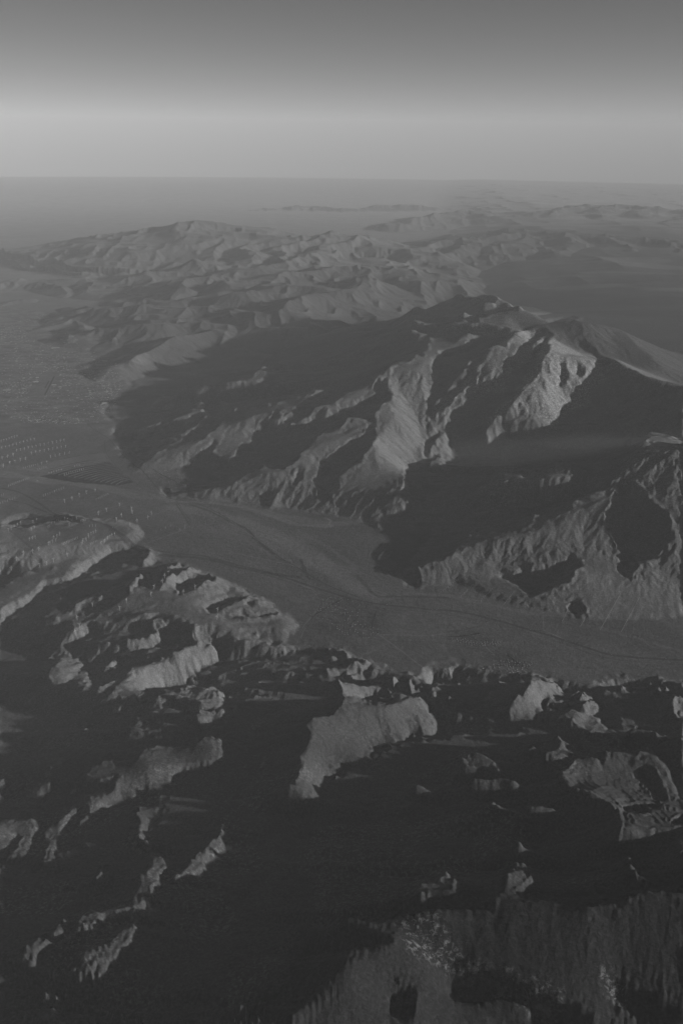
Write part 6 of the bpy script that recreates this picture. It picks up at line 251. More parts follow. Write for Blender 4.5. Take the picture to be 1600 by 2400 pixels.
[927,-6,-5,-8,-16,-1,-1,0,0,2,2,3,3,3,2,2,2,2,2,4,1,1,1,0,-1,-1,1,0,3,-1,-2,-1,-3,0,-1,1,1,1,1,1,2,0,4,2,-5,-1,-2,-2,-3,-3,-3,-3,-12,0,-2,-1,0,0,1,0,1,4,-2,2,2,3,2,2,3,2,1,903,-1,1,0,2,1,2,2,2,2,0,1,1,-1,0,0,-1,-1,0,1,1,1,1,2,904,13,-3,-8,0,7,6,-11,2,-4,-2,0,2,-2,924,-2,0,0,2,943,-2,0,2,908,3,-3,905,4,-4,973],
[927,-5,-4,-7,-12,-8,0,1,3,3,2,2,2,2,2,3,2,1,1,0,1,2,1,-1,-1,-2,1,2,0,3,-4,-2,-3,2,0,1,2,1,0,2,0,3,0,4,904,-3,-3,-4,-4,0,-2,-3,-1,-1,-2,-4,-1,4,0,-4,5,1,1,0,0,-1,0,1,2,2,2,2,2,1,0,0,-1,0,1,903,-1,1,1,1,2,2,1,1,2,907,-5,0,15,-2,1,-4,-3,-2,0,2,-2,1066],
[927,-4,-3,-6,-10,-11,2,2,2,2,3,2,2,2,1,903,2,3,3,2,-1,0,-1,-2,-5,2,0,2,0,-3,-1,2,0,2,0,2,1,1,2,1,1,0,3,907,-5,-3,-1,-1,-2,0,-4,0,-8,-2,4,-1,0,0,-1,1,3,3,0,1,904,1,1,1,1,0,0,1,0,0,3,1,0,2,1,-1,2,903,1,2,904,9,-3,-1,-1,-4,1072],
[927,-2,-3,-6,-7,-14,4,2,3,2,1,903,1,3,3,3,3,3,1,-1,1,-1,-1,-1,-2,-1,-1,-1,-2,-2,0,2,2,3,3,-3,1,0,-1,0,0,1,0,1,1,1,1,-1,0,1,3,0,-5,5,6,-6,-3,-1,1,0,-15,-11,2,5,3,1,-3,-2,2,1,1,1,2,0,0,-2,903,3,3,3,4,-2,-2,6,-6,1,3,-3,0,1,2,1,2,2,0,0,2,-2,903,2,-2,1071],
[928,-4,-6,-5,-14,4,2,-1,0,1,2,3,3,3,2,2,1,1,0,4,2,-2,2,-4,-1,-2,-3,-4,3,-1,-2,4,1,1,0,2,1,-11,4,0,2,1,1,0,-1,0,-1,0,2,2,3,3,0,8,6,-6,3,-1,-4,-6,-3,1,-1,-7,-15,-5,-2,7,4,-3,0,0,1,0,3,4,6,5,5,4,4,-1,0,-1,0,2,-5,1,0,-4,910,2,-2,1075],
[928,-4,-4,-6,-10,-3,1,2,3,4,2,2,2,1,1,1,1,1,2,0,4,0,-2,-1,-2,-1,-2,-4,-5,3,1,0,0,1,1,0,5,0,-10,4,-3,0,0,1,2,3,4,5,905,-3,-2,5,0,6,2,2,-2,-4,-4,0,5,-5,0,-23,-3,7,3,7,5,8,4,3,0,-1,-2,-3,-5,0,0,-7,1,4,2,-2,-1,1,2,-2,2,1084],
[928,-3,-3,-5,-10,-3,4,2,2,1,1,1,2,1,2,0,1,0,1,2,-1,5,-3,-2,-1,-2,-1,-1,-3,-5,2,2,2,2,0,0,-5,3,-8,2,4,5,3,2,2,2,0,0,-3,0,1,2,905,-3,0,0,5,8,-6,-4,-4,0,-10,9,8,1,4,0,1,-1,-1,-2,0,-1,-2,1,0,-1,-2,0,3,-1,0,-2,1089],
[928,-2,-3,-4,-8,-6,6,-1,2,1,2,1,1,0,1,0,1,0,1,0,2,0,4,-3,-2,-2,-2,-1,-3,-1,2,-3,-2,-3,-1,0,4,4,7,3,-1,-1,-1,1,0,1,2,2,2,0,-2,-3,0,-1,1,5,0,0,3,-3,8,-1,-4,1,0,-2,2,5,-2,1,-1,1,1,1,-1,1,-3,-2,2,-7,0,3,904,1,-1,-3,1088],
[928,-2,-2,-4,-6,-8,5,0,1,1,0,1,1,0,1,0,0,1,0,1,1,0,1,0,-3,-1,-3,-1,-4,-9,2,0,5,5,4,2,0,-2,-3,1,4,3,3,-3,2,-4,-2,-4,0,-2,4,7,3,4,2,-2,0,0,2,2,15,-8,-1,-2,0,2,1,0,2,1,0,0,-1,-2,-3,-2,0,-1,-1,1,1,-1,1,-3,4,0,0,-1,-1,-2,-3,1086],
[929,-4,-4,-5,-10,4,1,0,1,0,1,0,1,1,903,-1,903,2,3,-2,-2,-4,-2,-5,4,5,1,-1,-3,-2,1,4,6,10,2,6,5,-3,2,-2,2,-1,4,6,-7,-4,-10,2,-2,0,0,2,0,1,7,11,2,-7,1,-2,0,-1,2,0,0,-1,-2,-1,903,-1,0,0,-1,-1,0,0,2,-2,-1,0,-1,-1,-2,-2,-2,1085],
[929,-4,-4,-5,-10,2,0,1,0,1,1,903,-1,-1,0,1,1,1,0,-1,-2,-2,0,1,-1,0,-1,-3,2,5,6,7,6,3,-1,-2,-2,-2,0,-1,0,0,1,4,0,0,2,6,-11,3,2,1,1,-1,-3,16,3,-3,-2,3,0,1,1,0,-1,0,-2,0,-2,-1,-2,-1,-1,0,0,-1,0,0,1,-2,0,2,1,-1,-1,-1,-2,-3,-2,1085],
[929,-4,-4,-5,-12,2,905,-1,0,1,1,1,-1,-1,-3,-2,-2,0,3,3,0,-7,4,4,7,8,4,4,0,-2,-2,-1,0,3,2,906,-2,2,3,8,-4,6,0,-5,-1,-1,8,8,-5,1,1,1,-1,1,0,-2,0,-1,0,-2,-3,2,0,4,1,2,0,-2,0,0,-2,-2,2,0,-5,-3,0,-2,-2,-2,-3,1086],
[929,-4,-4,-7,-12,0,-1,0,-1,1,1,1,0,-1,-2,-3,-1,-1,2,3,3,2,1,3,1,7,4,2,-1,-2,0,0,1,2,3,3,903,-2,-1,0,-1,2,2,5,4,4,4,0,-1,-6,4,2,4,0,-2,3,0,-1,903,-2,3,-1,-1,-4,-1,1,0,-7,-1,-1,0,-6,0,2,0,-2,0,2,1,8,1,-5,-2,-2,-3,1087],
[929,-4,-6,-6,-16,-1,1,0,1,-1,-1,-2,-1,0,0,2,3,2,2,0,2,2,6,0,3,-1,-1,2,4,3,0,1,2,-1,-1,-2,-1,2,2,2,3,0,4,-1,2,1,0,2,1,3,2,4,0,1,0,1,2,-1,0,0,-1,0,-3,3,-6,-1,3,2,1,-6,1,2,-1,-2,-4,2,0,-1,0,-1,-3,-2,3,-7,6,-2,-2,-2,1088],
[929,-4,-6,-8,-17,-1,907,2,1,1,2,3,4,4,4,1,2,0,1,5,0,-2,-6,-2,3,0,-1,1,5,5,5,4,2,2,1,1,0,1,3,2,4,-1,0,-3,0,0,1,1,1,0,-1,1,0,-2,0,-1,-1,-2,-5,0,-3,3,5,7,-4,-3,-1,1,1,-1,-1,-3,-2,0,0,1,-3,1,-5,-3,1090],
[929,-4,-6,-10,-15,-1,-1,903,1,0,1,1,4,5,4,2,2,1,1,2,2,3,4,0,4,2,-2,-4,-7,3,8,7,2,-1,-1,-1,1,0,2,1,3,1,0,1,0,1,-1,2,1,1,1,0,1,903,-1,0,-1,-2,-1,-4,-7,3,0,0,-1,2,8,3,0,-4,-3,-2,-3,7,0,-3,-3,-3,-2,-4,984,3,-3,0,5,-5,3,-1,0,0,-2,998],
[929,-4,-6,-8,-17,-1,-1,0,0,1,0,4,4,4,1,2,1,2,2,3,3,2,2,1,0,2,3,0,0,3,3,2,0,-4,-1,1,1,2,2,2,2,1,1,1,1,1,1,1,1,-1,0,1,0,1,1,0,-1,0,-1,-1,-1,-1,-3,0,-5,-4,-3,1,2,1,-2,3,6,7,-1,-9,-3,2,4,-4,-1,-4,-2,-3,973,2,0,0,1,1,903,-1,1,-1,-3,0,0,3,5,-3,0,-1,903,-1,904,-1,0,-2,989],
[929,-2,-7,-6,-16,-5,-1,0,2,4,3,1,1,2,2,3,3,3,2,1,1,1,2,1,5,0,3,-1,1,-3,903,6,0,1,2,0,3,1,2,1,1,0,1,0,1,0,1,1,1,1,1,-1,0,0,-1,-1,0,0,-1,-1,-2,-2,-1,0,-2,-4,-3,0,2,0,-1,-2,6,10,-5,-2,-5,0,-4,-2,-2,969,2,0,1,1,0,1,1,1,-1,906,-2,-4,3,0,8,-3,0,-1,0,-1,903,-1,903,-1,0,0,-1,0,0,-1,0,-2,983],
[930,-7,-5,-14,-9,-1,3,1,2,2,3,3,3,2,2,1,1,1,1,3,3,2,3,905,2,2,2,1,0,1,4,0,2,0,1,2,1,0,1,0,1,1,1,0,1,1,0,-1,0,0,-1,1,1,-2,-1,-1,0,0,-1,-3,-2,-1,0,0,-4,-3,0,0,3,0,0,-4,0,0,-2,-3,967,2,0,2,0,0,3,-1,1,1,1,-1,-1,1,1,1,-1,-1,1,-1,2,-1,-1,0,2,-1,1,-1,0,0,-1,0,0,-1,0,0,-1,903,-1,0,0,-1,0,-1,0,0,-1,-2,979],
[930,-5,-5,-10,-8,-6,2,3,3,3,2,2,0,1,2,2,3,4,4,3,5,-1,-2,0,0,-2,0,4,-2,1,1,3,3,1,-5,3,6,4,1,0,0,1,-1,1,1,0,0,1,1,0,1,-1,-1,-2,1,-7,4,6,1,2,-3,-3,1,-1,-1,-4,-4,-2,-2,1,-1,0,-1,-1,-2,-1,-2,-2,966,2,1,1,1,1,-1,1,1,-1,1,3,-5,1,7,2,-2,-1,-1,1,2,-1,0,-1,1,0,0,-1,903,-1,0,0,-1,0,0,-1,0,0,-1,0,0,-1,0,-1,0,0,-1,0,0,-1,-1,0,-3,977],
[930,-4,-4,-8,-9,-4,2,2,1,0,2,2,3,3,4,4,2,4,0,0,-2,2,0,4,-1,7,-4,-6,6,1,3,0,-3,-1,1,0,-1,3,5,4,2,0,3,-1,1,0,2,0,1,2,-3,0,-1,0,-3,-6,2,-4,6,-3,13,1,-7,-1,-5,0,-1,-4,-1,-2,1,-2,-1,-1,-3,-3,965,2,2,1,0,1,903,1,0,-1,2,1,-5,2,0,-2,3,7,2,3,-3,-2,1,1,1,-1,-1,904,-1,0,0,-1,0,-1,0,0,-1,0,0,-1,0,-1,0,-1,0,0,-1,0,-1,-1,0,-1,-4,3,0,0,1,-1,-1,0,-2,969],
[930,-3,-3,-6,-7,-11,3,1,2,4,4,3,3,3,1,1,1,1,1,2,903,-2,2,-4,18,-2,-7,0,1,2,5,-3,2,0,0,-2,-1,3,7,13,-9,6,-3,-1,-1,-2,4,5,5,-5,-3,-5,-11,5,-3,2,-1,1,-3,14,2,-1,1,-8,-5,-1,-2,-6,0,3,-5,-1,-4,947,-2,2,3,-3,912,2,1,2,1,904,1,0,0,-1,0,2,-1,-4,2,-1,0,2,-1,0,3,8,4,4,-1,-1,-4,2,0,-1,-1,0,-1,0,0,-1,0,0,-1,0,-1,0,0,-1,0,-1,0,-1,0,-1,0,-1,0,-1,-1,0,-2,-1,2,1,903,-1,-1,-1,0,-1,-1,-2,965],
[931,-4,-4,-10,6,-19,14,0,3,2,2,1,0,1,1,1,0,2,1,3,904,2,-2,7,6,1,0,0,1,2,-12,2,-1,6,6,7,1,5,1,-11,-2,-2,0,3,0,3,-5,21,-11,0,-9,-8,0,-4,2,2,2,-5,1,7,-4,13,-3,-6,-4,-2,-4,-3,-1,-2,946,-3,-2,5,-3,3,4,-1,1,-1,0,0,-1,0,-2,0,0,3,1,1,2,905,1,-1,-1,1,2,0,-4,-2,2,-1,903,1,2,1,0,1,6,5,0,9,-7,1,-1,0,-1,0,-1,0,-1,0,-1,903,-1,0,-1,0,-1,0,-1,0,-1,0,-1,0,-1,-1,-1,-1,-1,3,1,903,-1,-1,-1,-1,-1,-1,-1,-1,-1,-2,962],
[931,-3,-1,-6,-6,7,-11,7,1,0,-1,1,2,0,1,2,2,1,2,2,909,8,-4,-6,-1,6,4,4,1,1,-1,5,-2,13,-4,-7,6,-2,1,-1,5,-1,1,15,-21,-3,-15,4,2,1,-2,2,3,3,-4,4,8,-7,-4,-5,-4,-1,-2,952,8,-2,907,-1,-1,2,1,0,1,0,1,903,-1,0,0,2,-2,-4,-2,1,1,-4,2,-2,2,1,1,1,2,3,3,0,3,4,6,3,-2,-1,-1,-1,-1,0,-1,0,0,-1,0,0,-1,1,-1,0,-1,-1,0,-1,0,-1,0,-1,0,-1,0,-1,-1,-1,3,1,1,0,-1,-1,-1,0,-1,-1,-2,-1,-1,-1,-2,-1,-1,-2,959],
[932,-4,2,-10,8,-10,-6,1,2,4,1,-1,3,2,1,1,1,1,1,1,2,907,-3,3,2,3,-1,-1,1,1,4,4,3,2,3,15,-19,1,-3,1,2,-1,4,-2,3,14,-13,0,-13,-5,1,3,1,1,-1,6,8,-14,-2,-3,-3,-2,952,2,6,4,-1,2,0,0,-1,0,-1,-1,905,1,905,-1,-1,-1,-8,0,3,1,-1,-1,3,0,2,1,1,1,2,2,0,2,3,5,0,9,-2,-5,3,-2,0,-1,-1,0,0,-1,0,-1,0,2,-1,0,-1,0,0,-1,-1,0,-1,0,-1,0,-1,0,-1,-2,1,3,0,2,-1,-1,0,-1,-1,-1,-1,-1,-2,-1,-1,-2,-1,-2,-1,-1,-3,957],
[933,-2,-2,0,4,0,-4,-11,-1,1,6,-1,1,1,1,0,1,0,2,4,907,2,-2,0,-2,2,0,2,2,0,2,0,3,2,6,12,-15,5,-6,1,3,1,6,-6,12,-14,8,10,-4,-6,-5,-1,-2,-1,-3,-9,1,-1,-3,946,2,1,-3,903,3,4,0,10,-2,1,-1,-1,1,1,0,1,0,-2,903,-1,907,-1,1,2,2,0,-1,1,-3,-6,-1,-2,-1,1,0,1,2,2,4,1,2,4,3,9,1,-6,0,-1,0,0,-1,0,0,-1,0,2,-6,2,8,-6,2,-3,903,-1,0,-1,0,-1,0,-1,-2,2,3,1,0,0,-1,0,-1,-1,-1,-2,-1,-1,-2,-1,-2,-2,-1,-2,-1,-2,-1,-3,955],
[934,-2,2,-3,0,0,3,-2,-12,-4,4,3,0,0,4,2,3,2,918,3,1,6,2,18,-15,-4,-4,2,1,-1,1,0,-6,10,-5,2,6,9,-7,-5,-3,-5,-2,0,-4,947,3,0,-3,904,2,1,2,3,4,9,3,2,-1,-1,-1,-3,1,0,-1,0,-1,0,0,-1,904,-1,903,-1,0,1,-1,2,-2,1,6,-1,0,2,-3,0,-3,-2,1,1,1,1,0,7,5,-2,0,0,-1,0,0,-1,0,0,-7,4,-1,8,1,-2,2,-2,-1,-1,-1,0,0,-1,0,-1,-1,-2,4,2,1,1,-1,-1,-1,0,-2,-1,-1,-1,-2,-2,-1,-2,-2,-1,-2,-2,-2,-1,-2,-2,-2,953],
[939,-3,0,3,-2,-10,0,3,5,0,2,2,923,-2,-1,3,905,9,11,-7,-1,-2,-7,15,1,-13,-1,-2,-1,-2,947,2,-2,908,3,1,1,0,1,5,2,5,6,5,-1,-3,1,-1,0,0,-1,-1,0,0,-1,904,1,1,0,0,1,-1,3,-1,-2,0,1,-1,3,0,1,0,-3,-4,0,1,3,5,2,-1,1,-1,904,-1,1,-3,0,0,2,8,-4,-1,0,0,2,-1,-1,0,-1,0,-1,-1,-2,5,2,0,1,-1,-1,-1,0,-2,-1,-1,-2,-1,-2,-2,-2,-1,-2,-2,-2,-2,-1,-2,-3,-2,-1,-1,-1,950],
[941,-3,1,2,0,-7,-2,4,-2,1,1,2,3,920,7,-1,-3,-3,3,2,8,-2,17,-23,-5,6,-6,7,13,-18,3,-5,961,3,3,2,2,1,2,2,2,3,9,2,-3,2,903,-1,0,0,-1,909,1,-1,1,1,0,0,1,0,0,-1,1,2,0,0,3,-1,-1,-1,1,903,-1,1,-2,2,-4,-1,0,1,1,5,8,0,-1,-2,-3,904,-1,-1,-1,-1,6,0,2,-1,-1,0,-1,-1,-2,-1,-2,-1,-2,-1,-2,-2,-1,-2,-1,-2,-2,-1,-3,-2,-2,-2,-2,-1,-4,949],
[943,-2,-1,3,-6,-6,6,1,2,3,921,-3,1,2,0,2,2,0,0,-4,22,-13,-9,5,-5,0,2,-2,961,3,1,1,2,1,2,2,3,3,3,-1,9,4,-2,3,0,0,1,903,-1,0,1,907,1,-1,904,1,0,1,0,-1,1,0,-1,0,0,1,904,-1,0,-1,1,-6,-2,0,-1,1,-2,1,4,8,4,4,-2,-1,0,-1,0,-1,-2,0,6,0,1,0,-1,-1,-1,-1,-2,-1,-2,-1,-1,-2,-1,-1,-2,-1,-2,-1,-2,-1,-2,-2,-2,-2,-3,-4,0,0,-4,904,-4,942],
[945,-2,2,-3,-8,3,-2,0,3,-2,2,3,-1,-1,2,-1,2,0,0,1,2,908,2,1,-1,-2,0,-2,2,3,-3,0,7,7,-14,3,-3,953,4,-1,-3,908,4,1,1,2,1,1,2,2,2,4,0,5,9,-2,3,1,2,1,0,1,0,1,0,1,906,-1,0,-1,906,1,903,1,-1,0,-1,903,1,-1,0,1,-2,5,-8,0,-2,0,1,0,0,-1,2,5,11,-4,2,-1,-1,-1,-3,4,5,-1,2,-2,0,-1,-2,-1,-1,-2,-2,-2,-1,-1,0,-1,-1,-1,-1,-2,-1,-2,-1,-2,-1,-2,-2,-2,-4,0,-4,0,-4,0,-4,903,-4,939],
[934,-2,-1,0,3,913,-2,2,-3,0,-13,7,1,-2,3,-1,0,1,1,0,2,2,2,905,-3,-1,1,3,903,-3,3,0,-3,5,-2,956,5,-2,-3,908,4,1,2,1,2,2,2,2,1,5,2,5,8,-3,3,1,1,2,1,1,2,1,0,1,1,0,0,-1,1,0,-1,-1,0,-1,916,-1,1,-2,2,-7,0,-1,903,1,2,3,4,0,6,7,-7,3,-3,0,-4,8,2,0,1,-2,0,-2,-1,-2,-1,-2,-2,-2,-1,-1,-1,0,-1,-1,-1,-1,-1,-1,-1,-1,-2,-1,-2,-2,0,-4,-4,0,-4,-4,0,-4,0,-4,0,0,-4,937],
[933,-2,-3,903,1,4,908,-3,1,0,2,-2,2,-3,1,-16,5,2,-2,4,1,0,0,1,1,-1,0,0,2,3,2,0,0,16,-5,-11,-5,-2,5,2,0,0,3,-3,956,2,1,1,-4,908,3,2,1,1,1,2,1,2,3,1,5,2,7,2,2,2,0,2,1,2,1,1,2,1,1,0,1,1,0,0,1,0,0,-1,0,0,-1,0,0,1,-1,0,1,-1,906,1,-2,3,-4,-4,1,-3,0,0,1,0,1,1,2,5,2,9,1,-2,-1,-2,-2,8,1,2,-1,-1,-1,-2,-2,-2,-1,-3,-2,-2,-1,-1,0,-1,-1,0,-1,-1,0,-1,-1,-1,-1,-1,-2,-1,-4,0,-4,0,-4,-4,0,-4,-4,0,-4,0,-4,0,-4,935],
[924,2,906,-2,0,-3,-2,-5,4,1,2,0,3,-2,2,905,2,-2,905,-4,2,-16,5,3,-5,1,1,0,0,2,3,4,4,2,-2,903,-3,14,-3,-3,-1,-4,962,2,3,-5,908,2,1,1,1,1,2,2,2,2,3,3,4,6,6,-2,1,1,2,0,1,1,2,1,2,0,2,-1,2,1,3,1,0,1,917,-1,2,-4,-4,1,-2,903,1,1,1,3,2,3,2,6,6,-4,0,-4,1,8,-1,3,-2,-2,-1,-2,-2,-2,-2,-2,-2,-2,-2,0,-1,-1,0,-1,-1,0,-1,-1,-1,0,-1,-1,-1,-3,0,0,-4,-4,0,-4,-4,0,-4,-4,0,-4,-4,0,-4,0,-4,933],
[919,2,1,1,1,1,0,1,1,904,-2,-3,-3,-5,-8,5,-1,0,1,2,6,3,0,-3,-3,1,2,0,0,4,-4,904,-5,2,-23,5,5,3,0,2,5,3,1,903,2,903,2,6,3,-11,965,3,-3,909,2,1,2,1,2,1,2,2,3,2,4,2,6,-1,3,1,3,3,1,0,2,0,2,2,1,3,2,-1,-1,1,1,2,2,0,1,0,0,1,907,1,903,1,0,-5,0,-2,0,-1,0,0,1,1,2,2,1,6,3,9,-2,-1,0,-5,2,8,-1,1,-2,-2,-1,-2,-2,-2,-2,-3,-2,-2,-1,-1,0,-1,-1,-1,0,-1,-1,0,-1,-1,-1,-1,-1,1,-4,0,-4,0,-4,0,-4,-4,0,-4,-4,-4,0,-4,-4,0,-4,0,-4,931],
[917,3,1,2,2,2,1,2,1,1,1,903,-1,-1,-4,-4,-6,-10,-3,5,4,1,0,-5,-6,1,6,3,4,910,-4,1,-10,-3,1,6,2,-2,-1,2,1,3,1,3,903,2,-2,11,-6,-2,-3,975,2,1,1,1,2,2,2,2,2,5,-1,13,-3,1,1,2,0,1,3,2,-2,0,0,1,3,3,6,7,-2,2,-1,1,2,1,0,1,1,904,1,903,1,-1,1,-6,-2,1,-1,903,1,1,1,2,2,2,4,3,1,11,-4,1,-1,-6,8,3,-1,1,-3,-1,-2,-2,-2,-3,-2,-3,-2,-1,-1,-1,-1,0,-1,-1,-1,0,-1,-1,-1,-1,0,-1,-2,-3,0,0,-4,0,-4,0,-4,0,-4,0,-4,-4,-4,-4,0,-4,-4,-4,0,-4,930],
[915,3,2,3,2,2,3,2,2,2,1,1,1,1,0,0,-2,1,-6,-2,-9,-7,-8,-5,-5,-2,1,9,14,3,1,-2,-2,1,-1,-1,0,-1,-2,905,-2,2,-2,-4,-8,-5,10,3,1,1,0,2,0,2,904,12,-10,-2,977,3,1,2,2,1,2,2,3,2,-1,8,-1,-1,3,6,3,4,-3,0,0,2,0,2,1,2,2,3,9,-3,5,1,1,0,1,1,1,2,0,1,0,0,1,0,0,1,0,-1,-4,1,-2,0,-1,0,0,1,1,2,1,3,3,1,4,13,-4,0,0,-2,-5,10,0,1,-1,-3,-1,-3,-2,-2,-3,-3,-2,-1,-1,-1,-1,-1,0,-1,-1,-1,-1,0,-1,-1,-1,-1,-2,-1,-3,0,0,-4,0,-4,0,0,-4,-4,0,-4,0,-4,-4,-4,-4,-4,0,-4,-4,0,-4,928],
[913,2,2,3,3,3,3,3,3,2,2,2,1,1,1,1,0,0,-2,1,-5,0,-12,4,-27,-18,24,3,14,2,-4,-3,0,1,1,-1,-1,-1,-1,-1,-1,-1,-1,0,-1,0,1,-3,903,-2,-12,0,4,1,3,0,3,3,903,4,-4,984,2,1,0,1,2,-2,3,4,1,1,1,2,4,4,4,3,4,4,4,4,6,3,7,3,-7,2,4,4,-1,2,-1,0,1,0,1,1,1,0,1,0,0,-1,-5,1,-2,0,0,1,0,1,2,1,4,1,2,9,4,-1,0,1,-1,-1,-4,11,-2,3,-5,-1,-3,-2,-3,-2,-3,-2,-1,-1,-1,-1,-1,0,-1,-1,-1,-1,-1,-1,0,-2,-1,-1,-2,-1,-3,0,0,-4,0,-4,0,-4,0,-4,0,-4,0,-4,-4,0,-4,-4,-4,-4,-4,-4,0,-4,927],
[912,2,3,3,3,4,3,3,4,3,2,2,2,0,1,904,-1,0,-2,-3,-1,-13,6,4,-7,-2,-2,-2,4,2,0,0,-1,-1,-1,-1,-1,-1,-2,-1,-1,-1,903,1,-1,-2,-2,0,2,-5,-10,6,-5,6,-2,-3,5,3,2,-2,980,2,1,1,1,1,2,1,2,1,2,2,2,1,2,2,3,2,1,1,2,2,2,1,2,2,2,3,3,5,-1,2,0,1,4,5,8,1,0,2,903,2,0,2,-1,2,-5,-1,-1,-1,0,1,0,2,1,5,1,6,9,-1,-3,1,1,0,0,-4,-1,11,-3,2,-4,-3,-2,-3,-2,-2,-2,-1,-1,0,-1,-1,-1,-1,-1,-1,-1,-1,0,-1,-2,-1,-1,-2,-2,-1,-3,0,-4,0,0,-4,0,-4,0,-4,0,-4,0,-4,-4,0,-4,-4,-4,-4,-4,-4,0,-4,-4,926],
[912,4,3,4,4,3,4,4,3,3,3,1,907,-1,0,-1,-2,-3,-2,-10,-2,2,2,1,2,-2,-1,0,0,1,-1,0,0,-1,-1,-1,-1,-2,0,-1,1,-1,-1,0,-1,0,-2,-3,2,3,-3,2,-2,-1,-1,-2,-3,967,2,-2,914,2,1,0,1,0,1,0,1,1,0,1,2,1,1,1,2,2,2,2,2,1,2,2,2,2,1,1,2,5,4,5,4,3,3,3,4,12,-4,3,2,2,1,905,-5,1,-1,0,0,1,2,5,-1,9,7,-6,1,2,0,1,0,1,-7,3,9,-3,2,-5,-2,-3,-2,-1,-1,-1,-1,-1,0,-1,-1,-1,-1,-1,-1,-1,-1,-1,-1,-2,-1,-2,-2,-1,-2,-3,0,-4,0,-4,0,0,-4,0,-4,0,-4,0,-4,-4,0,-4,-4,-4,-4,-4,-4,-4,0,-4,-4,925],
[911,2,3,4,4,4,4,4,3,4,3,2,907,-1,0,0,-1,-2,-1,-4,0,0,-2,-2,-1,-1,904,-1,0,-1,0,0,-1,-1,0,-1,-1,0,-1,0,-1,-1,-1,-1,0,0,-2,-2,1,-1,0,0,-2,-1,-2,-2,966,4,-4,913,2,1,1,1,1,2,1,1,2,1,2,2,2,2,3,2,2,1,2,2,1,2,2,2,2,1,3,2,3,2,3,2,3,3,4,5,2,6,5,-3,-2,0,3,2,1,1,-1,2,-4,-1,-1,1,-1,1,5,-2,11,4,-4,3,0,0,1,1,0,0,-9,8,5,1,-1,-6,-1,-3,0,-1,0,-1,-1,0,-1,-1,-1,-1,-1,-1,-1,-1,-2,-1,-1,-2,-2,-2,-1,-2,-2,-3,0,-4,0,-4,0,-4,0,-4,0,-4,0,-4,0,-4,0,-4,-4,-4,-4,0,-4,-8,-4,0,-4,-4,924],
[911,2,4,4,4,4,4,4,3,4,3,1,1,904,-1,903,-1,-1,-1,-1,-1,-5,-1,904,-1,-1,-1,0,-1,0,-1,0,-1,-1,0,-1,0,-1,-1,0,0,-1,-1,0,-1,0,-1,903,-1,0,0,-1,-2,-3,-3,-2,963,2,1,2,-5,2,-2,2,-2,2,-2,0,2,1,0,0,1,0,0,1,0,1,0,1,0,1,1,0,1,1,2,1,1,1,2,2,1,2,2,2,1,2,2,1,1,2,3,3,3,4,3,3,3,3,4,3,7,5,8,2,0,-1,0,0,1,1,-2,-2,1,-2,2,3,-1,12,2,-3,3,-1,1,1,1,1,0,0,-12,13,2,2,-3,-3,-2,-1,0,0,-1,0,-1,-1,-1,-1,-1,-1,-1,-1,-1,-2,-1,-2,-1,-2,-2,-2,-2,-2,-2,-3,0,-4,0,-4,0,-4,0,-4,-4,0,-4,0,-4,0,-4,0,-4,-4,-4,0,-4,-8,-4,-4,-4,0,-4,923],
[911,2,3,4,4,4,4,4,4,3,3,2,1,905,-1,0,0,-1,0,-1,-1,-1,-2,0,-1,-1,-2,0,-1,0,-1,-1,-1,-1,0,-1,-1,-1,0,-1,903,-1,-1,0,0,-1,0,-1,0,-1,-1,0,0,-1,0,-1,-1,-3,-3,-3,962,3,1,2,-1,-1,0,-4,910,2,1,1,1,2,1,2,1,2,2,2,2,2,3,3,4,4,1,1,1,2,1,2,1,1,1,1,1,2,2,2,3,1,2,2,1,1,2,2,1,3,2,7,7,6,2,0,-2,1,4,-6,1,0,1,-1,11,1,-2,4,-1,1,1,0,1,1,1,-2,-12,17,-2,2,-2,-3,903,-1,0,-1,-1,0,-1,-2,-1,-1,-1,-1,-1,-2,-2,-1,-2,-2,-2,-3,-2,-2,-2,-3,0,-4,-4,0,-4,0,-4,0,-4,0,-4,-4,0,-4,0,-4,0,-4,-4,-4,-4,-4,-4,-4,-4,-4,0,-4,922],
[912,3,4,4,4,4,3,4,4,3,2,2,0,1,903,-1,0,0,-1,0,-1,0,-1,-2,-1,0,-1,-1,-1,-1,-1,-1,0,-2,0,-1,-1,-1,-1,0,0,-1,-1,-1,1,1,-1,-1,0,0,-1,0,-1,0,0,-1,0,-1,-1,-2,-4,-3,-2,958,2,1,0,2,1,2,1,2,-4,0,1,1,-2,2,0,2,1,1,0,1,1,0,1,1,1,0,0,1,905,1,903,-1,4,0,1,1,0,2,2,1,1,0,0,1,3,2,3,3,3,3,3,4,3,2,4,3,3,3,3,5,5,6,8,-2,1,4,-5,0,0,10,-1,0,3,0,1,1,0,1,1,0,1,-5,-6,15,-3,5,-6,0,0,1,-1,0,0,-1,-1,-1,-1,-1,-1,-1,-1,-2,-1,-2,-2,-2,-2,-2,-3,-2,-2,-3,-2,-3,0,-4,-4,0,-4,0,-4,-4,0,-4,0,-4,-4,0,-4,0,-4,-4,0,-4,-4,-4,-4,-4,-4,-4,-4,-4,922],
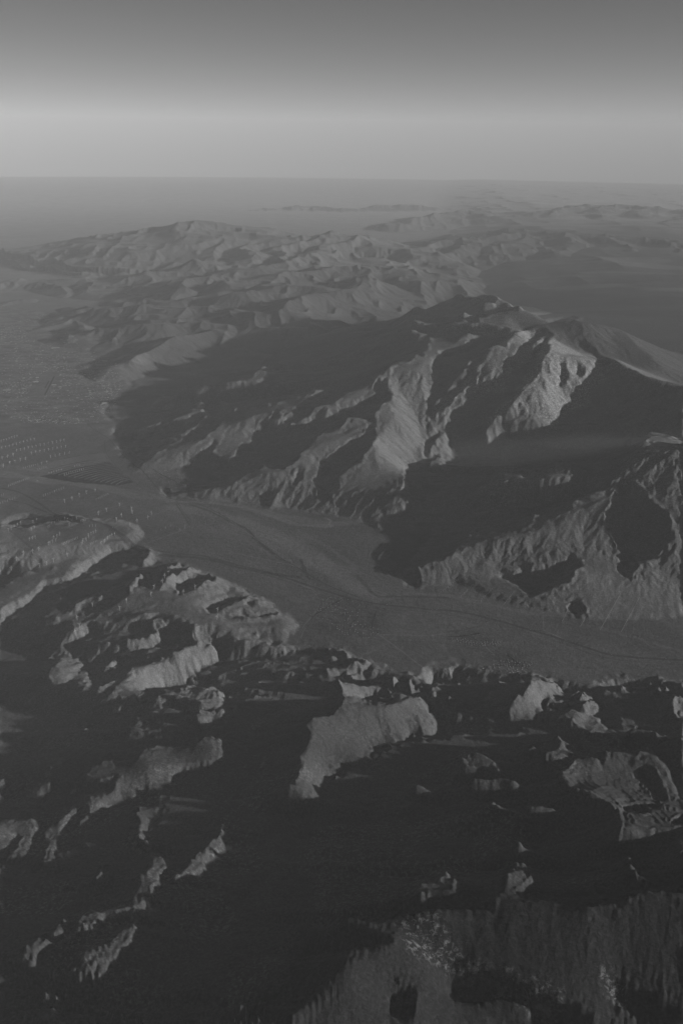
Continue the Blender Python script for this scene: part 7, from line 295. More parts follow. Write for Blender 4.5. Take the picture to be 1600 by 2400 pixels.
[913,4,3,4,4,3,4,3,3,3,2,2,1,0,1,0,-1,903,-1,903,-1,0,-1,-2,-1,-2,0,-1,-1,-1,-1,-2,-1,-1,-1,-1,-1,0,0,1,1,-1,-2,1,1,-1,0,-1,0,-1,0,-1,-1,-1,-1,-1,-3,-3,-4,955,2,1,1,1,1,1,2,1,2,1,2,1,2,2,2,3,1,6,-10,-6,0,2,2,904,1,0,2,1,2,1,3,2,3,4,4,6,6,9,9,-3,4,2,3,4,1,1,1,1,2,5,-2,4,0,2,-1,-1,-1,-4,-2,0,0,-1,0,1,2,3,2,3,2,5,8,-5,2,-3,1,7,-2,-2,3,-1,2,1,1,1,0,1,0,1,-8,-2,14,-3,4,-5,2,0,1,0,0,-1,-1,-1,-1,-1,-1,-1,-1,-2,-2,-1,-3,-2,-2,-2,-3,-2,-3,-2,-3,-2,-3,-4,0,-4,-4,0,-4,0,-4,-4,0,-4,-4,0,-4,0,-4,0,-4,-4,0,-4,-4,-4,-4,-4,-8,-4,0,-4,921],
[914,4,2,4,3,3,3,3,3,2,2,2,1,0,1,907,1,0,0,-1,-2,-2,-1,-1,-1,0,-1,-3,-1,-1,-2,-1,0,2,0,0,-3,-2,2,4,-1,-2,1,0,-1,-1,-1,0,-2,-1,-1,-2,-3,-2,-2,-2,952,2,1,1,2,2,1,2,1,2,2,2,1,2,2,1,1,1,0,2,0,0,4,-6,-2,-4,1,3,3,1,3,2,1,1,2,2,3,2,2,3,3,3,4,5,4,7,10,-1,3,1,1,2,1,2,2,0,-3,4,1,2,2,3,2,0,1,-2,-4,-2,-1,-1,-1,0,0,1,1,3,1,3,7,5,2,1,-2,1,1,-1,1,0,1,2,1,0,1,-1,1,-11,4,12,-3,3,-3,2,0,1,0,0,-1,0,-1,-1,-1,-2,-1,-1,-2,-2,-3,-2,-2,-3,-2,-3,-3,-2,-3,-3,-2,-3,-4,0,-4,-4,-4,0,-4,-4,0,-4,0,-4,-4,0,-4,-4,0,-4,0,-4,-4,-4,-4,-4,-4,-4,-4,-4,-4,921],
[915,3,2,2,3,3,2,3,2,2,1,1,1,1,905,1,0,2,1,2,0,-3,-2,-1,-1,1,-3,1,0,-5,-1,-1,0,0,-2,-1,1,4,5,-2,-8,5,2,-2,-1,-2,-1,-2,-1,-2,-2,-2,-2,-1,-3,949,2,1,1,0,1,2,1,2,2,2,2,2,1,2,2,2,2,2,1,2,2,1,2,1,1,6,-10,-4,-3,-1,-1,-2,2,3,1,2,3,2,1,1,2,2,2,3,3,3,4,3,6,4,5,8,1,3,1,2,2,0,-4,1,8,-5,-2,5,5,-1,1,1,0,2,3,-5,0,-2,0,1,1,1,1,1,3,2,1,6,8,-1,4,906,1,2,0,1,0,0,-16,16,3,1,1,-2,2,0,1,903,-1,-1,-1,-1,-1,-2,-2,-2,-2,-3,-2,-3,-3,-3,-2,-3,-3,-3,-3,-3,-2,-4,-4,0,-4,-4,-4,0,-4,-4,0,-4,-4,0,-4,-4,0,-4,0,-4,-4,0,-4,-4,-4,-4,-8,-4,-4,0,-4,920],
[917,3,1,2,2,2,2,1,2,1,0,1,905,1,1,2,1,4,2,-5,-1,-3,0,-4,-2,0,2,4,-1,-2,0,0,6,2,-2,-6,-12,2,10,5,-2,-3,-1,-3,-2,-2,-2,-1,-1,-1,-3,948,3,1,2,1,1,1,2,0,0,2,2,3,2,2,2,2,2,2,2,2,1,2,1,2,1,2,0,3,-13,-1,-3,-2,-1,903,2,3,3,2,3,3,2,2,2,1,2,3,3,3,4,3,5,5,7,4,0,2,0,1,0,-3,1,4,5,-5,4,4,4,3,1,2,-1,2,-1,-3,-1,-1,0,0,1,1,2,2,3,5,4,9,-2,3,0,2,904,1,0,2,0,1,-4,-11,17,-2,6,-4,1,1,1,1,903,-1,-1,-1,-1,-2,-2,-2,-3,-2,-3,-3,-3,-3,-3,-3,-3,-3,-4,-3,-3,-5,0,-4,-4,-4,0,-4,-4,-4,0,-4,-4,0,-4,-4,0,-4,-4,0,-4,0,-4,-4,-4,-4,-4,-4,-4,-4,-4,-4,920],
[920,3,1,1,1,1,1,903,1,904,1,1,3,2,6,-6,-1,-3,4,-5,-1,-3,-3,0,2,5,9,0,-11,-9,-2,2,14,12,-4,-8,-3,-1,-2,-2,-2,-1,-1,-2,941,2,1,-3,2,-2,0,0,2,1,2,2,2,2,1,1,1,-2,5,-1,3,2,2,2,2,2,2,2,2,1,2,1,1,2,1,1,2,1,2,-1,-7,-2,-3,-2,-1,-1,-1,0,-1,2,2,3,2,3,3,3,3,2,3,2,4,3,3,5,1,4,11,-3,1,903,-2,1,7,-4,1,3,7,-2,6,-1,2,1,2,-2,-1,0,0,1,1,1,2,2,2,2,4,4,7,9,-1,3,1,1,1,903,1,1,0,1,-5,-9,17,-2,4,-4,2,0,2,0,1,0,-1,0,-1,-1,-2,-2,-2,-3,-3,-3,-3,-3,-4,-3,-3,-4,-3,-3,-4,-3,-3,-4,-4,-4,0,-4,-4,-4,0,-4,-4,-4,0,-4,-4,0,-4,-4,0,-4,-4,0,-4,-4,-4,-4,-4,-4,-4,-4,-4,-4,920],
[924,2,0,1,908,1,2,0,5,-4,0,-1,-6,903,2,1,2,-2,-3,-3,-1,10,4,17,-5,-15,-1,1,-2,-2,-1,-2,945,-2,8,3,-5,1,-2,1,2,2,2,1,2,2,1,2,-2,-3,-1,14,-1,0,3,1,2,2,1,2,1,2,1,1,1,1,1,2,1,2,-1,5,-7,-6,-3,-2,-1,-2,0,-1,0,0,1,3,2,3,2,2,2,2,3,2,2,3,1,3,2,13,-2,0,2,0,2,1,-3,-2,9,0,0,3,5,5,0,3,1,1,2,-1,-1,1,0,1,1,2,2,2,3,3,4,5,5,10,2,2,2,2,1,1,0,1,1,1,1,1,-6,-5,17,-6,4,-3,2,1,1,0,1,-1,0,-1,-1,-1,-2,-3,-2,-3,-4,-3,-4,-3,-4,-3,-4,-3,-4,-4,-3,-4,-3,-2,-4,-4,-4,-4,-4,0,-4,-4,-4,0,-4,-4,-4,0,-4,-4,0,-4,-4,0,-4,-4,-4,-4,-4,-4,-4,-4,-4,-4,920],
[937,3,-3,911,3,2,3,3,9,-15,-3,3,-1,-4,945,2,1,1,-4,5,-3,7,4,-4,1,0,2,1,1,2,2,2,0,2,-4,2,1,0,11,0,0,2,1,1,1,1,1,1,1,1,1,1,1,2,0,2,0,3,-9,-2,-3,-2,-3,-1,0,-1,903,1,2,3,2,3,3,2,2,2,2,2,1,5,5,7,7,-2,1,1,0,2,-4,-1,9,5,-9,6,0,10,-1,2,1,2,3,0,-1,0,0,1,1,1,2,2,2,4,3,5,5,8,7,0,3,1,2,1,1,2,1,2,2,0,-6,3,9,-1,3,-3,2,1,1,904,-1,-1,-2,-3,-3,-3,-4,-3,-4,-4,-4,-4,-3,-4,-4,-4,-4,-3,-4,-4,-3,-4,-4,-4,-4,0,-4,-4,-4,-4,0,-4,-4,-4,0,-4,-4,0,-4,-4,0,-4,-4,0,-4,-8,-4,-4,-4,-4,-4,920],
[937,-2,4,-2,0,-4,0,0,2,0,2,0,2,-2,0,0,6,-1,-3,2,-1,-3,943,3,0,1,1,1,0,2,-2,-3,2,0,12,-1,-1,1,1,0,3,1,1,1,0,3,-4,0,-1,4,1,13,-2,0,1,1,1,1,1,0,1,1,0,1,1,1,0,2,-1,4,-9,-5,-3,-1,-1,-1,-1,-1,904,1,1,4,2,4,2,2,2,1,2,2,6,4,7,8,-5,3,0,3,2,-4,-2,-2,5,2,3,3,4,7,-1,4,-1,0,-1,0,1,1,1,1,2,1,3,2,3,4,4,6,6,9,1,3,1,2,1,2,1,2,2,1,1,-5,6,8,-1,3,0,2,1,2,0,1,0,-1,-1,-2,-2,-3,-4,-4,-3,-4,-5,-4,-4,-4,-4,-4,-4,-4,-3,-4,-4,-4,-4,-4,-4,-4,0,-4,-4,-4,-4,-4,0,-4,-4,-4,0,-4,-4,0,-4,-4,0,-4,-4,-4,-4,-4,-4,-4,-4,-4,-4,920],
[937,-3,3,-9,-4,6,3,4,903,-3,0,3,3,904,-3,937,2,1,0,0,1,0,0,1,2,1,1,1,1,0,2,-4,2,3,1,6,-1,1,1,0,4,-3,2,2,-1,4,-5,-1,1,0,4,2,7,4,0,1,-1,1,1,0,1,0,1,0,0,1,0,1,903,-6,0,-4,-5,-3,-1,906,2,0,3,3,4,3,2,2,1,2,2,2,6,2,11,2,-1,1,-8,-1,1,4,2,1,3,2,2,2,10,-2,0,-1,0,1,1,1,1,1,2,2,2,2,3,3,4,4,6,4,10,4,0,3,1,2,1,2,1,1,2,0,-5,9,5,2,1,1,3,2,3,1,2,0,-1,-1,-2,-3,-3,-4,-4,-4,-4,-5,-4,-4,-4,-4,-4,-4,-4,-4,-4,-4,-4,-4,-4,-4,-4,0,-4,-4,-4,-4,-4,0,-4,-4,-4,0,-4,-4,0,-4,-4,0,-4,-4,-4,-4,-4,-4,-4,-4,-4,-4,920],
[940,-3,-6,-1,-2,0,0,3,5,4,942,4,2,0,0,1,0,1,1,3,1,0,1,1,2,1,1,1,3,1,1,1,-1,1,1,-1,5,-6,9,-2,-2,2,-3,-3,3,-1,2,3,3,8,5,-6,3,2,0,-1,1,904,1,-1,903,-2,1,-8,0,-1,0,-3,-4,-4,-2,905,2,3,4,3,2,2,2,1,2,2,2,6,4,10,0,2,0,-3,0,-2,1,2,2,2,3,3,2,13,-3,-3,4,-1,1,0,1,1,1,1,2,2,2,2,3,4,3,5,5,7,7,0,3,1,2,1,1,1,1,1,1,-4,8,4,1,1,1,3,3,3,2,1,1,0,-1,-1,-3,-3,-3,-4,-4,-4,-4,-5,-4,-4,-4,-4,-4,-4,-4,-4,-4,-3,-4,-4,-4,-4,-4,-4,0,-4,-4,-4,-4,0,-4,-4,-4,0,-4,-4,0,-4,-4,0,-4,-4,-4,-4,-4,-8,-4,0,-4,920],
[939,-2,2,905,2,-2,941,5,2,3,0,3,2,1,1,2,0,-1,0,2,1,1,1,1,2,1,1,1,1,1,2,0,0,-1,2,-7,0,9,0,-1,3,-1,-3,1,0,1,2,2,6,9,-3,-3,2,2,-1,904,-1,0,-1,-2,-1,-3,-1,-7,0,-3,0,1,1,-2,-4,-3,-1,1,2,2,3,2,2,2,3,2,2,2,1,1,0,5,5,9,-2,-3,-5,-1,-1,2,3,1,2,0,0,2,-1,0,2,2,2,2,2,3,2,2,3,3,2,3,3,4,3,4,4,4,6,5,11,-1,1,1,2,1,0,1,1,2,-1,-3,8,3,2,0,1,3,2,3,1,1,1,1,0,-1,-2,-2,-3,-4,-3,-4,-4,-4,-4,-4,-4,-4,-4,-4,-4,-3,-4,-4,-2,-4,-4,-4,-4,-4,-4,0,-4,-4,-4,-4,0,-4,-4,0,-4,-4,0,-4,-4,-4,0,-4,-4,-8,-4,-4,-4,-4,921],
[946,-2,2,934,-3,3,0,3,2,1,2,0,3,0,7,-4,1,1,0,0,6,4,3,-2,0,2,2,1,1,1,2,2,1,1,-1,0,-1,2,-3,5,-13,13,-5,3,-1,0,-4,1,0,1,1,3,1,3,9,6,-2,-3,2,-1,903,-1,-2,-2,-3,-2,-4,-2,-9,0,-1,0,-1,-1,1,2,0,1,0,0,-1,0,-1,0,0,-1,907,-2,-2,1,3,4,2,2,1,1,1,2,2,2,3,3,2,3,2,2,3,2,3,2,3,3,3,4,3,4,3,4,5,4,5,6,4,9,5,-2,2,0,1,0,1,1,1,-1,-2,7,2,1,1,2,2,3,2,1,0,1,0,1,-1,-1,-2,-2,-3,-3,-4,-3,-4,-4,-3,-4,-4,-4,-3,-4,-4,-3,-4,-4,-4,-4,-4,0,-4,-4,-4,-4,0,-4,-4,-4,0,-4,-4,0,-4,-4,0,-4,-4,-4,-4,-4,-4,-4,-4,-4,-4,921],
[981,-2,-4,2,2,0,4,-2,0,-4,0,0,-1,3,2,2,2,5,1,4,7,4,5,0,-1,3,2,4,1,2,0,1,-1,2,-2,-1,0,4,-4,-1,6,-4,1,0,-3,0,-1,1,1,1,3,2,1,6,8,4,-5,2,-1,0,-1,-2,-3,-3,-4,-4,-5,-4,-9,2,-3,1,-1,1,-1,-2,0,-1,904,1,0,1,1,1,1,1,1,1,1,2,2,2,1,1,0,0,1,2,2,1,2,1,2,1,1,2,2,2,2,2,3,2,3,2,3,3,3,4,3,4,3,4,5,4,6,4,9,5,-3,2,0,1,0,1,0,2,-2,-1,6,2,1,1,1,3,2,2,1,0,0,1,0,0,-1,-2,-2,-2,-3,-3,-4,-3,-3,-4,-3,-4,-3,-4,-3,-4,-4,-3,-5,0,-4,-4,-4,-4,-4,0,-4,-4,-4,0,-4,-4,-4,0,-4,-4,0,-4,-4,-4,0,-8,-4,-4,-4,-4,0,-4,921],
[981,-7,1,6,903,-2,2,3,0,1,1,0,0,1,1,0,3,2,1,4,5,9,6,-1,2,-2,2,1,1,2,1,-3,2,4,0,-3,3,1,-1,-1,-2,2,-6,2,-1,0,1,2,0,2,4,2,1,9,8,-4,2,-1,-1,-4,-4,-5,-5,-5,-7,-4,-12,1,-1,903,1,2,2,0,-1,0,0,-1,1,905,1,0,1,903,1,1,1,1,2,1,2,1,1,2,2,1,2,3,2,2,2,2,3,2,3,2,3,3,3,3,3,4,3,4,4,4,5,3,8,2,11,-2,1,0,1,0,1,0,1,-2,1,4,1,2,1,1,2,2,1,1,1,903,-1,0,-2,-2,-2,-2,-3,-3,-3,-3,-3,-3,-4,-3,-3,-4,-3,-3,-4,-1,-4,-4,-4,-4,0,-4,-4,-4,-4,0,-4,-4,0,-4,-4,0,-4,-4,0,-4,-4,-4,-4,-4,-8,0,-4,-4,922],
[981,-6,6,903,2,3,-5,905,2,2,1,2,2,2,2,2,-1,-1,4,0,6,11,3,-2,2,-6,0,1,3,5,6,8,-2,-1,0,-1,-2,-1,1,-5,1,1,-1,1,3,1,2,3,5,1,11,-1,-1,1,-3,-5,-5,-6,-6,-6,-7,-4,-9,-1,-1,1,0,1,0,-5,-2,-1,0,-1,-1,1,0,1,0,1,1,1,2,1,1,1,1,2,1,2,1,1,1,2,1,2,1,2,2,2,1,2,2,2,2,2,3,2,3,2,3,3,3,3,4,3,4,3,4,5,3,6,3,2,15,-6,4,-2,1,0,1,0,0,-2,2,3,1,1,1,2,2,1,1,1,904,-1,-1,-1,-1,-2,-3,-2,-2,-3,-3,-3,-3,-3,-3,-3,-3,-3,-3,-4,-1,-4,-4,-4,-4,0,-4,-4,0,-4,-4,-4,0,-4,-4,0,-4,-4,0,-4,-4,-4,-4,-4,-4,-4,-4,-4,923],
[987,3,-3,909,2,1,0,1,3,4,3,4,8,-7,19,-1,-5,8,-1,903,2,4,12,-1,0,-1,-1,-3,1,0,-3,-2,2,0,0,2,2,1,2,5,2,14,-6,2,-5,-5,-6,-6,-7,-6,-8,-6,-15,1,-1,0,1,0,-1,9,5,0,0,1,0,1,1,1,0,1,1,1,0,1,1,0,1,0,1,0,1,1,1,1,1,0,1,2,1,1,1,2,1,2,2,1,2,2,2,3,2,2,3,3,3,3,3,3,4,4,4,3,-1,5,18,-3,0,0,1,-1,1,-1,0,-2,2,2,1,1,1,1,2,1,1,905,-1,-1,-1,-1,-2,-2,-2,-2,-3,-2,-3,-3,-3,-2,-3,-3,-3,-3,-3,-1,-4,-4,-4,0,-4,-4,-4,0,-4,-4,0,-4,-4,0,-4,-4,0,-4,-4,-4,-4,-4,-4,-4,-4,0,-4,923],
[986,3,-3,911,3,3,3,2,2,4,1,3,3,20,-11,-4,-1,3,2,3,4,7,3,8,4,-5,2,-2,1,-2,-1,2,-3,-3,1,1,0,1,3,1,4,3,9,2,-3,-3,-6,-6,-6,-6,-6,-7,-6,-6,-4,2,3,2,8,11,-2,-3,1,-9,-3,-2,-1,-1,903,1,0,0,1,0,0,1,1,0,1,1,1,1,1,1,1,1,2,1,1,2,2,1,2,2,2,2,2,2,3,2,3,2,3,3,3,3,4,4,3,2,-2,6,6,13,1,1,0,-1,1,-2,0,1,-4,4,-1,1,0,1,1,1,1,1,905,-1,-1,-1,-1,-2,-2,-2,-2,-2,-2,-3,-2,-3,-2,-3,-3,-2,-3,-3,-4,0,-4,-4,0,-4,-4,0,-4,-4,0,-4,-4,0,-4,-4,0,-4,-4,-4,-4,-4,-4,-4,-4,0,-4,924],
[987,-2,2,908,3,-3,0,2,1,2,2,1,1,3,3,-1,4,4,4,3,4,3,4,2,6,2,11,4,-5,2,-2,1,0,-2,2,0,-4,-2,3,0,0,2,2,5,3,11,-6,-3,-6,-6,-6,-5,-6,-6,-4,-6,1,-9,-1,1,0,4,4,5,-7,-1,-6,3,-2,1,0,1,1,1,0,0,1,0,1,0,1,1,1,1,1,1,0,2,1,1,1,1,2,1,2,1,2,2,2,2,2,2,2,3,2,3,3,3,3,4,3,3,903,11,4,16,2,-4,1,0,-2,2,-2,-3,-1,3,-3,0,1,0,1,1,1,906,-1,-1,-1,-1,-2,-1,-2,-2,-2,-2,-2,-2,-3,-2,-3,-2,-3,-2,-3,-3,0,-4,-4,0,-4,-4,0,-4,-4,0,-4,-4,0,-4,-4,0,-4,-4,-4,-4,-4,-4,-4,0,-4,925],
[997,-3,1,2,3,2,1,2,2,2,2,1,3,2,2,3,3,3,3,3,4,3,6,-1,11,4,-2,4,-1,1,0,-1,-1,1,-2,-4,1,1,1,2,3,2,8,4,-9,-3,-6,-5,-5,-5,-6,-5,-5,-7,0,-1,-2,2,-4,0,14,-4,-5,-8,903,1,0,1,1,0,1,1,0,0,1,0,1,1,0,1,1,1,1,1,1,1,2,1,1,2,1,2,2,2,2,2,2,2,2,3,2,3,3,3,3,3,1,2,0,5,6,5,13,2,5,-3,1,1,-4,-2,4,-7,3,-5,0,-1,1,0,2,0,0,1,0,-1,0,0,-1,-1,-1,-1,-1,-2,-1,-2,-2,-2,-2,-2,-2,-2,-3,-2,-2,-3,-2,-2,-4,0,-4,-4,0,-4,0,-4,-4,0,-4,0,-4,-4,-4,-4,0,-4,-4,-4,-4,-4,0,-4,926],
[986,-3,3,908,3,3,1,-1,0,0,1,1,0,1,2,4,3,4,3,3,3,3,2,3,2,4,2,7,1,12,0,0,2,0,0,1,0,-2,1,-1,-4,-2,2,0,2,4,2,11,-6,-4,-5,-5,-5,-5,-5,-5,-4,-5,-1,-3,3,-10,2,-1,-4,11,-9,1,-8,2,0,1,0,1,0,1,-1,0,1,1,0,1,1,2,1,1,1,1,1,1,1,1,1,2,1,1,2,2,1,2,2,2,2,2,3,2,2,3,3,3,2,4,1,1,-1,7,5,6,11,-1,0,3,0,3,4,-2,-12,-7,17,-18,5,-4,2,0,1,0,1,903,-1,0,-1,-1,-1,-1,-1,-1,-2,-1,-2,-2,-2,-1,-2,-2,-2,-3,-2,-2,-2,-1,-4,0,-4,-4,0,-4,0,-4,-4,0,-4,-4,0,-4,-4,-4,-4,-4,-4,0,-4,0,-4,927],
[995,3,-6,-4,2,3,2,6,2,2,5,5,5,4,1,-1,2,1,1,2,2,3,2,3,3,3,5,2,11,1,0,2,904,-1,0,2,-4,-2,1,0,3,1,10,-1,-4,-4,-5,-4,-5,-5,-5,-4,-5,-3,-2,0,-5,8,-4,-1,-5,-2,-3,-2,-6,3,0,1,1,1,1,1,2,-2,0,1,0,1,0,1,1,1,1,1,1,1,1,1,1,2,1,2,1,2,2,2,2,2,2,2,3,2,3,3,2,3,4,3,0,-1,3,8,4,13,-3,5,-2,1,-2,-5,0,2,10,-12,-6,-5,-1,1,0,1,906,-1,-1,0,-1,-1,-1,-2,-1,-1,-2,-1,-2,-2,-2,-2,-1,-2,-2,-2,-3,-3,0,-4,0,-4,0,-4,-4,0,-4,0,-4,-4,-4,-4,0,-4,-4,-4,-4,0,-4,929],
[974,2,0,2,-1,0,0,-1,903,-2,2,-2,-2,2,906,-3,13,16,4,2,-1,-5,-2,-2,-4,0,1,2,4,4,1,1,2,2,2,1,2,3,3,3,3,5,3,13,-3,1,0,2,0,1,903,2,2,2,-4,-1,-1,9,-1,0,-4,-4,-4,-4,-5,-4,-5,-4,-5,-4,2,-9,9,-5,0,-4,-4,-3,-11,1,0,1,1,0,-1,-1,-2,-3,4,1,0,2,2,2,1,1,2,1,1,1,2,1,1,1,1,2,2,1,2,2,2,2,2,2,2,2,3,2,3,3,3,3,5,3,0,-2,6,6,9,13,-6,-1,-3,-1,0,0,1,12,-13,-13,-6,-1,0,0,1,906,-1,-1,0,-1,-1,-1,-1,-2,-1,-1,-2,-2,-1,-2,-2,-1,-2,-2,-2,-2,-2,0,-4,0,-4,-4,0,-4,0,-4,-4,-4,0,-4,-4,-4,-4,0,-4,0,-4,930],
[973,2,2,3,-3,2,-1,906,-1,0,-4,903,4,2,3,9,10,2,-5,0,0,4,2,-9,-1,0,3,1,2,1,1,1,1,1,2,2,2,2,3,3,3,3,5,4,7,9,-3,2,-2,-1,0,1,3,1,0,0,-1,5,-4,0,10,-4,2,-2,-4,-3,-4,-4,-5,-4,-5,-6,-4,-7,-4,10,5,-9,2,-6,-4,-8,3,-1,3,2,2,4,3,7,9,-12,3,2,903,1,0,1,1,0,0,1,0,1,1,0,1,1,1,1,0,1,1,1,1,1,1,1,2,1,1,2,2,1,2,3,4,-2,-1,-6,3,9,4,8,5,6,2,8,6,-27,-13,-10,-1,903,1,906,-1,0,-1,-2,-1,-2,-1,-1,-2,-1,-2,-1,-2,-1,-2,-2,-2,-1,-2,-1,-4,0,-4,0,-4,-4,0,-4,-4,-4,0,-4,-4,-4,0,-4,0,-4,932],
[973,3,-3,3,8,-5,3,0,-1,1,1,903,-1,1,1,0,1,-2,4,2,8,3,-4,5,1,3,-2,3,-7,2,0,-1,903,2,1,1,2,1,2,3,2,2,3,2,4,3,5,3,8,2,-1,5,3,1,0,-2,3,1,2,1,0,-2,2,4,-3,2,-1,-1,-3,-4,-4,-4,-5,-5,-6,-6,-2,-2,-8,15,0,-11,2,-7,-2,1,0,2,2,3,2,4,2,10,-4,-9,-4,3,1,2,0,0,1,0,1,1,1,0,1,0,0,2,1,1,2,1,2,1,2,1,2,2,1,2,2,2,2,2,2,3,1,2,-2,-4,-1,1,4,6,7,6,9,6,15,-7,-33,-14,-14,3,-2,1,0,0,1,0,1,1,1,0,0,-1,-2,-1,-3,-2,-2,-2,-2,-2,-2,-2,-2,-1,-2,-1,-2,-2,-1,-4,0,-4,0,-4,-4,0,-4,-4,-4,0,-4,-4,0,-4,0,0,-4,933],
[974,2,-2,5,7,-3,2,3,0,0,1,2,903,2,2,1,0,-3,0,5,9,-3,2,-2,1,0,1,-1,-4,-2,1,1,1,1,1,1,2,2,1,2,1,2,1,1,3,2,2,2,3,2,3,4,1,4,5,11,4,-2,1,-1,0,3,2,-5,6,-2,2,0,0,-2,-4,-4,-5,-5,-5,-6,-5,-3,0,-2,-7,10,7,-6,-7,1,-1,1,1,2,2,3,4,5,9,-9,4,-6,-2,-4,-2,0,0,1,1,0,-1,1,0,0,3,1,0,2,1,1,1,1,1,2,1,1,1,2,1,2,1,2,2,2,3,2,4,-4,-2,-3,5,5,5,6,4,8,3,14,3,-43,-12,-12,2,-1,1,0,1,1,1,2,1,1,1,-1,-1,-2,-2,-3,-3,-4,-3,-4,-3,-3,-3,-2,-2,-2,-2,-1,-2,-2,-2,-4,0,-4,-4,-4,0,-4,-4,0,-4,0,-4,0,0,-4,935],
[973,2,-2,2,-2,5,12,-2,-1,2,3,1,1,2,1,1,1,1,0,3,2,-3,-7,11,-1,0,2,-1,1,-1,2,-5,3,-3,1,0,1,0,1,0,0,2,1,2,2,3,2,1,3,3,3,3,3,3,2,3,4,5,6,10,-4,4,1,1,-2,-8,11,0,0,1,0,0,-2,-4,-4,-5,-5,-5,-5,-5,-1,-1,0,2,-11,2,2,-1,1,1,2,1,2,3,3,4,2,10,4,-8,4,3,3,0,2,1,904,-1,0,-2,-7,-1,1,0,1,0,1,1,0,1,1,1,0,1,1,1,1,1,2,1,2,1,4,-3,-5,-3,5,5,5,7,5,9,7,16,-23,-24,-17,-7,2,-1,1,1,1,1,1,2,1,2,0,0,-2,-2,-4,-4,-4,-4,-4,-5,-4,-5,-4,-3,-4,-2,-3,-2,-3,-2,-3,-4,0,-4,-4,-4,0,-4,0,-4,0,0,-4,938],
[972,3,-3,0,0,4,1,1,8,9,-2,0,1,3,1,2,2,1,3,1,-2,-1,4,0,-11,14,-5,2,0,0,1,-1,2,0,-1,-4,1,-1,2,1,2,3,1,1,2,2,0,1,4,0,1,3,3,5,4,5,4,5,5,7,6,-1,-2,-1,-5,1,4,7,4,-5,2,-2,1,-3,-4,-4,-5,-5,-5,-4,-2,0,-1,0,0,5,-3,-3,0,0,-1,1,1,2,2,2,2,5,1,11,8,-4,-2,-2,1,-2,1,0,-1,0,0,-1,-2,-2,0,-8,-2,1,0,1,1,1,1,1,1,0,1,1,2,1,1,1,2,2,1,3,1,4,0,-5,-4,6,4,5,5,8,3,19,-9,-32,-8,-7,2,-1,2,0,2,1,1,1,1,2,0,-1,-3,-4,-4,-5,-5,-5,-5,-5,-4,-5,-5,-4,-5,-4,-4,-3,-4,-3,-4,-4,0,-4,-4,0,-4,903,-4,940],
[977,2,2,2,2,10,6,0,0,2,4,1,4,-1,2,6,1,-6,3,0,-1,0,0,1,0,1,0,0,-2,3,-2,-3,4,-2,1,-2,-1,2,3,0,3,6,3,-1,6,4,6,2,2,904,1,1,0,4,3,3,4,4,3,2,12,0,-3,2,-2,-2,-5,-4,-5,-5,-4,-3,1,-1,2,-1,-2,0,3,5,-8,-1,2,-1,1,1,1,2,2,1,4,-1,5,7,13,2,-6,3,-2,1,-1,-1,-1,-1,-1,-3,-6,0,-11,0,0,1,1,0,1,1,0,1,1,1,1,1,1,1,1,2,2,1,3,1,4,-2,-5,0,7,5,6,7,8,13,-22,-13,-11,-3,1,1,1,1,1,1,1,1,0,-1,-1,-3,-5,-4,-5,-5,-5,-5,-5,-5,-5,-5,-5,-5,-4,-5,-4,-5,-4,-4,-4,-4,-4,0,-4,0,0,-4,943],
[971,3,-1,-2,0,2,2,0,0,2,4,0,5,13,-1,1,-3,-3,2,0,2,3,5,13,-6,2,2,0,-1,0,1,1,0,1,0,-1,0,-4,-1,2,2,6,5,3,1,14,4,-7,8,9,-6,-4,-6,1,0,1,1,1,2,2,4,2,2,1,0,1,2,3,4,2,12,0,-3,2,-3,-5,-4,-5,-4,-4,0,-1,2,-2,-2,16,-7,-2,-3,6,-6,-1,1,1,1,2,1,2,2,2,5,2,4,0,13,2,-6,3,-2,0,0,-2,-1,-2,-3,-5,-6,-4,-9,3,-1,1,1,1,1,0,1,1,1,1,1,1,1,2,1,2,1,3,2,2,2,-4,-2,2,7,5,7,8,14,-19,-11,-9,0,0,1,1,1,0,1,-1,-1,-2,-4,-4,-4,-5,-5,-5,-5,-4,-5,-5,-5,-4,-5,-5,-5,-4,-5,-4,-5,-4,-4,-6,-4,0,-4,-4,946],
[971,-4,7,1,-4,904,2,3,3,6,-8,19,1,5,1,-3,2,1,4,1,4,11,-2,-1,-1,2,0,1,1,1,1,1,1,1,3,1,-1,-1,11,8,-7,0,-9,-1,7,0,4,10,7,2,-2,3,0,1,0,0,-4,-2,-1,1,2,3,1,2,1,3,4,2,13,2,-4,-3,-4,-5,-5,-4,-2,903,-5,3,-2,11,6,1,-6,4,-1,-2,-1,1,0,1,0,2,2,1,3,4,5,0,12,4,-5,3,-2,0,-1,-1,-2,-6,-4,-8,-3,-12,0,0,1,1,1,1,0,1,1,1,1,1,1,1,2,1,2,2,2,2,2,4,2,-2,-1,2,7,6,7,14,-23,-4,-7,1,0,1,0,0,-1,-2,-3,-4,-5,-5,-5,-5,-5,-5,-5,-5,-4,-4,-5,-4,-5,-4,-4,-5,-4,-5,-4,-4,-5,-4,-3,-4,-4,-4,947],
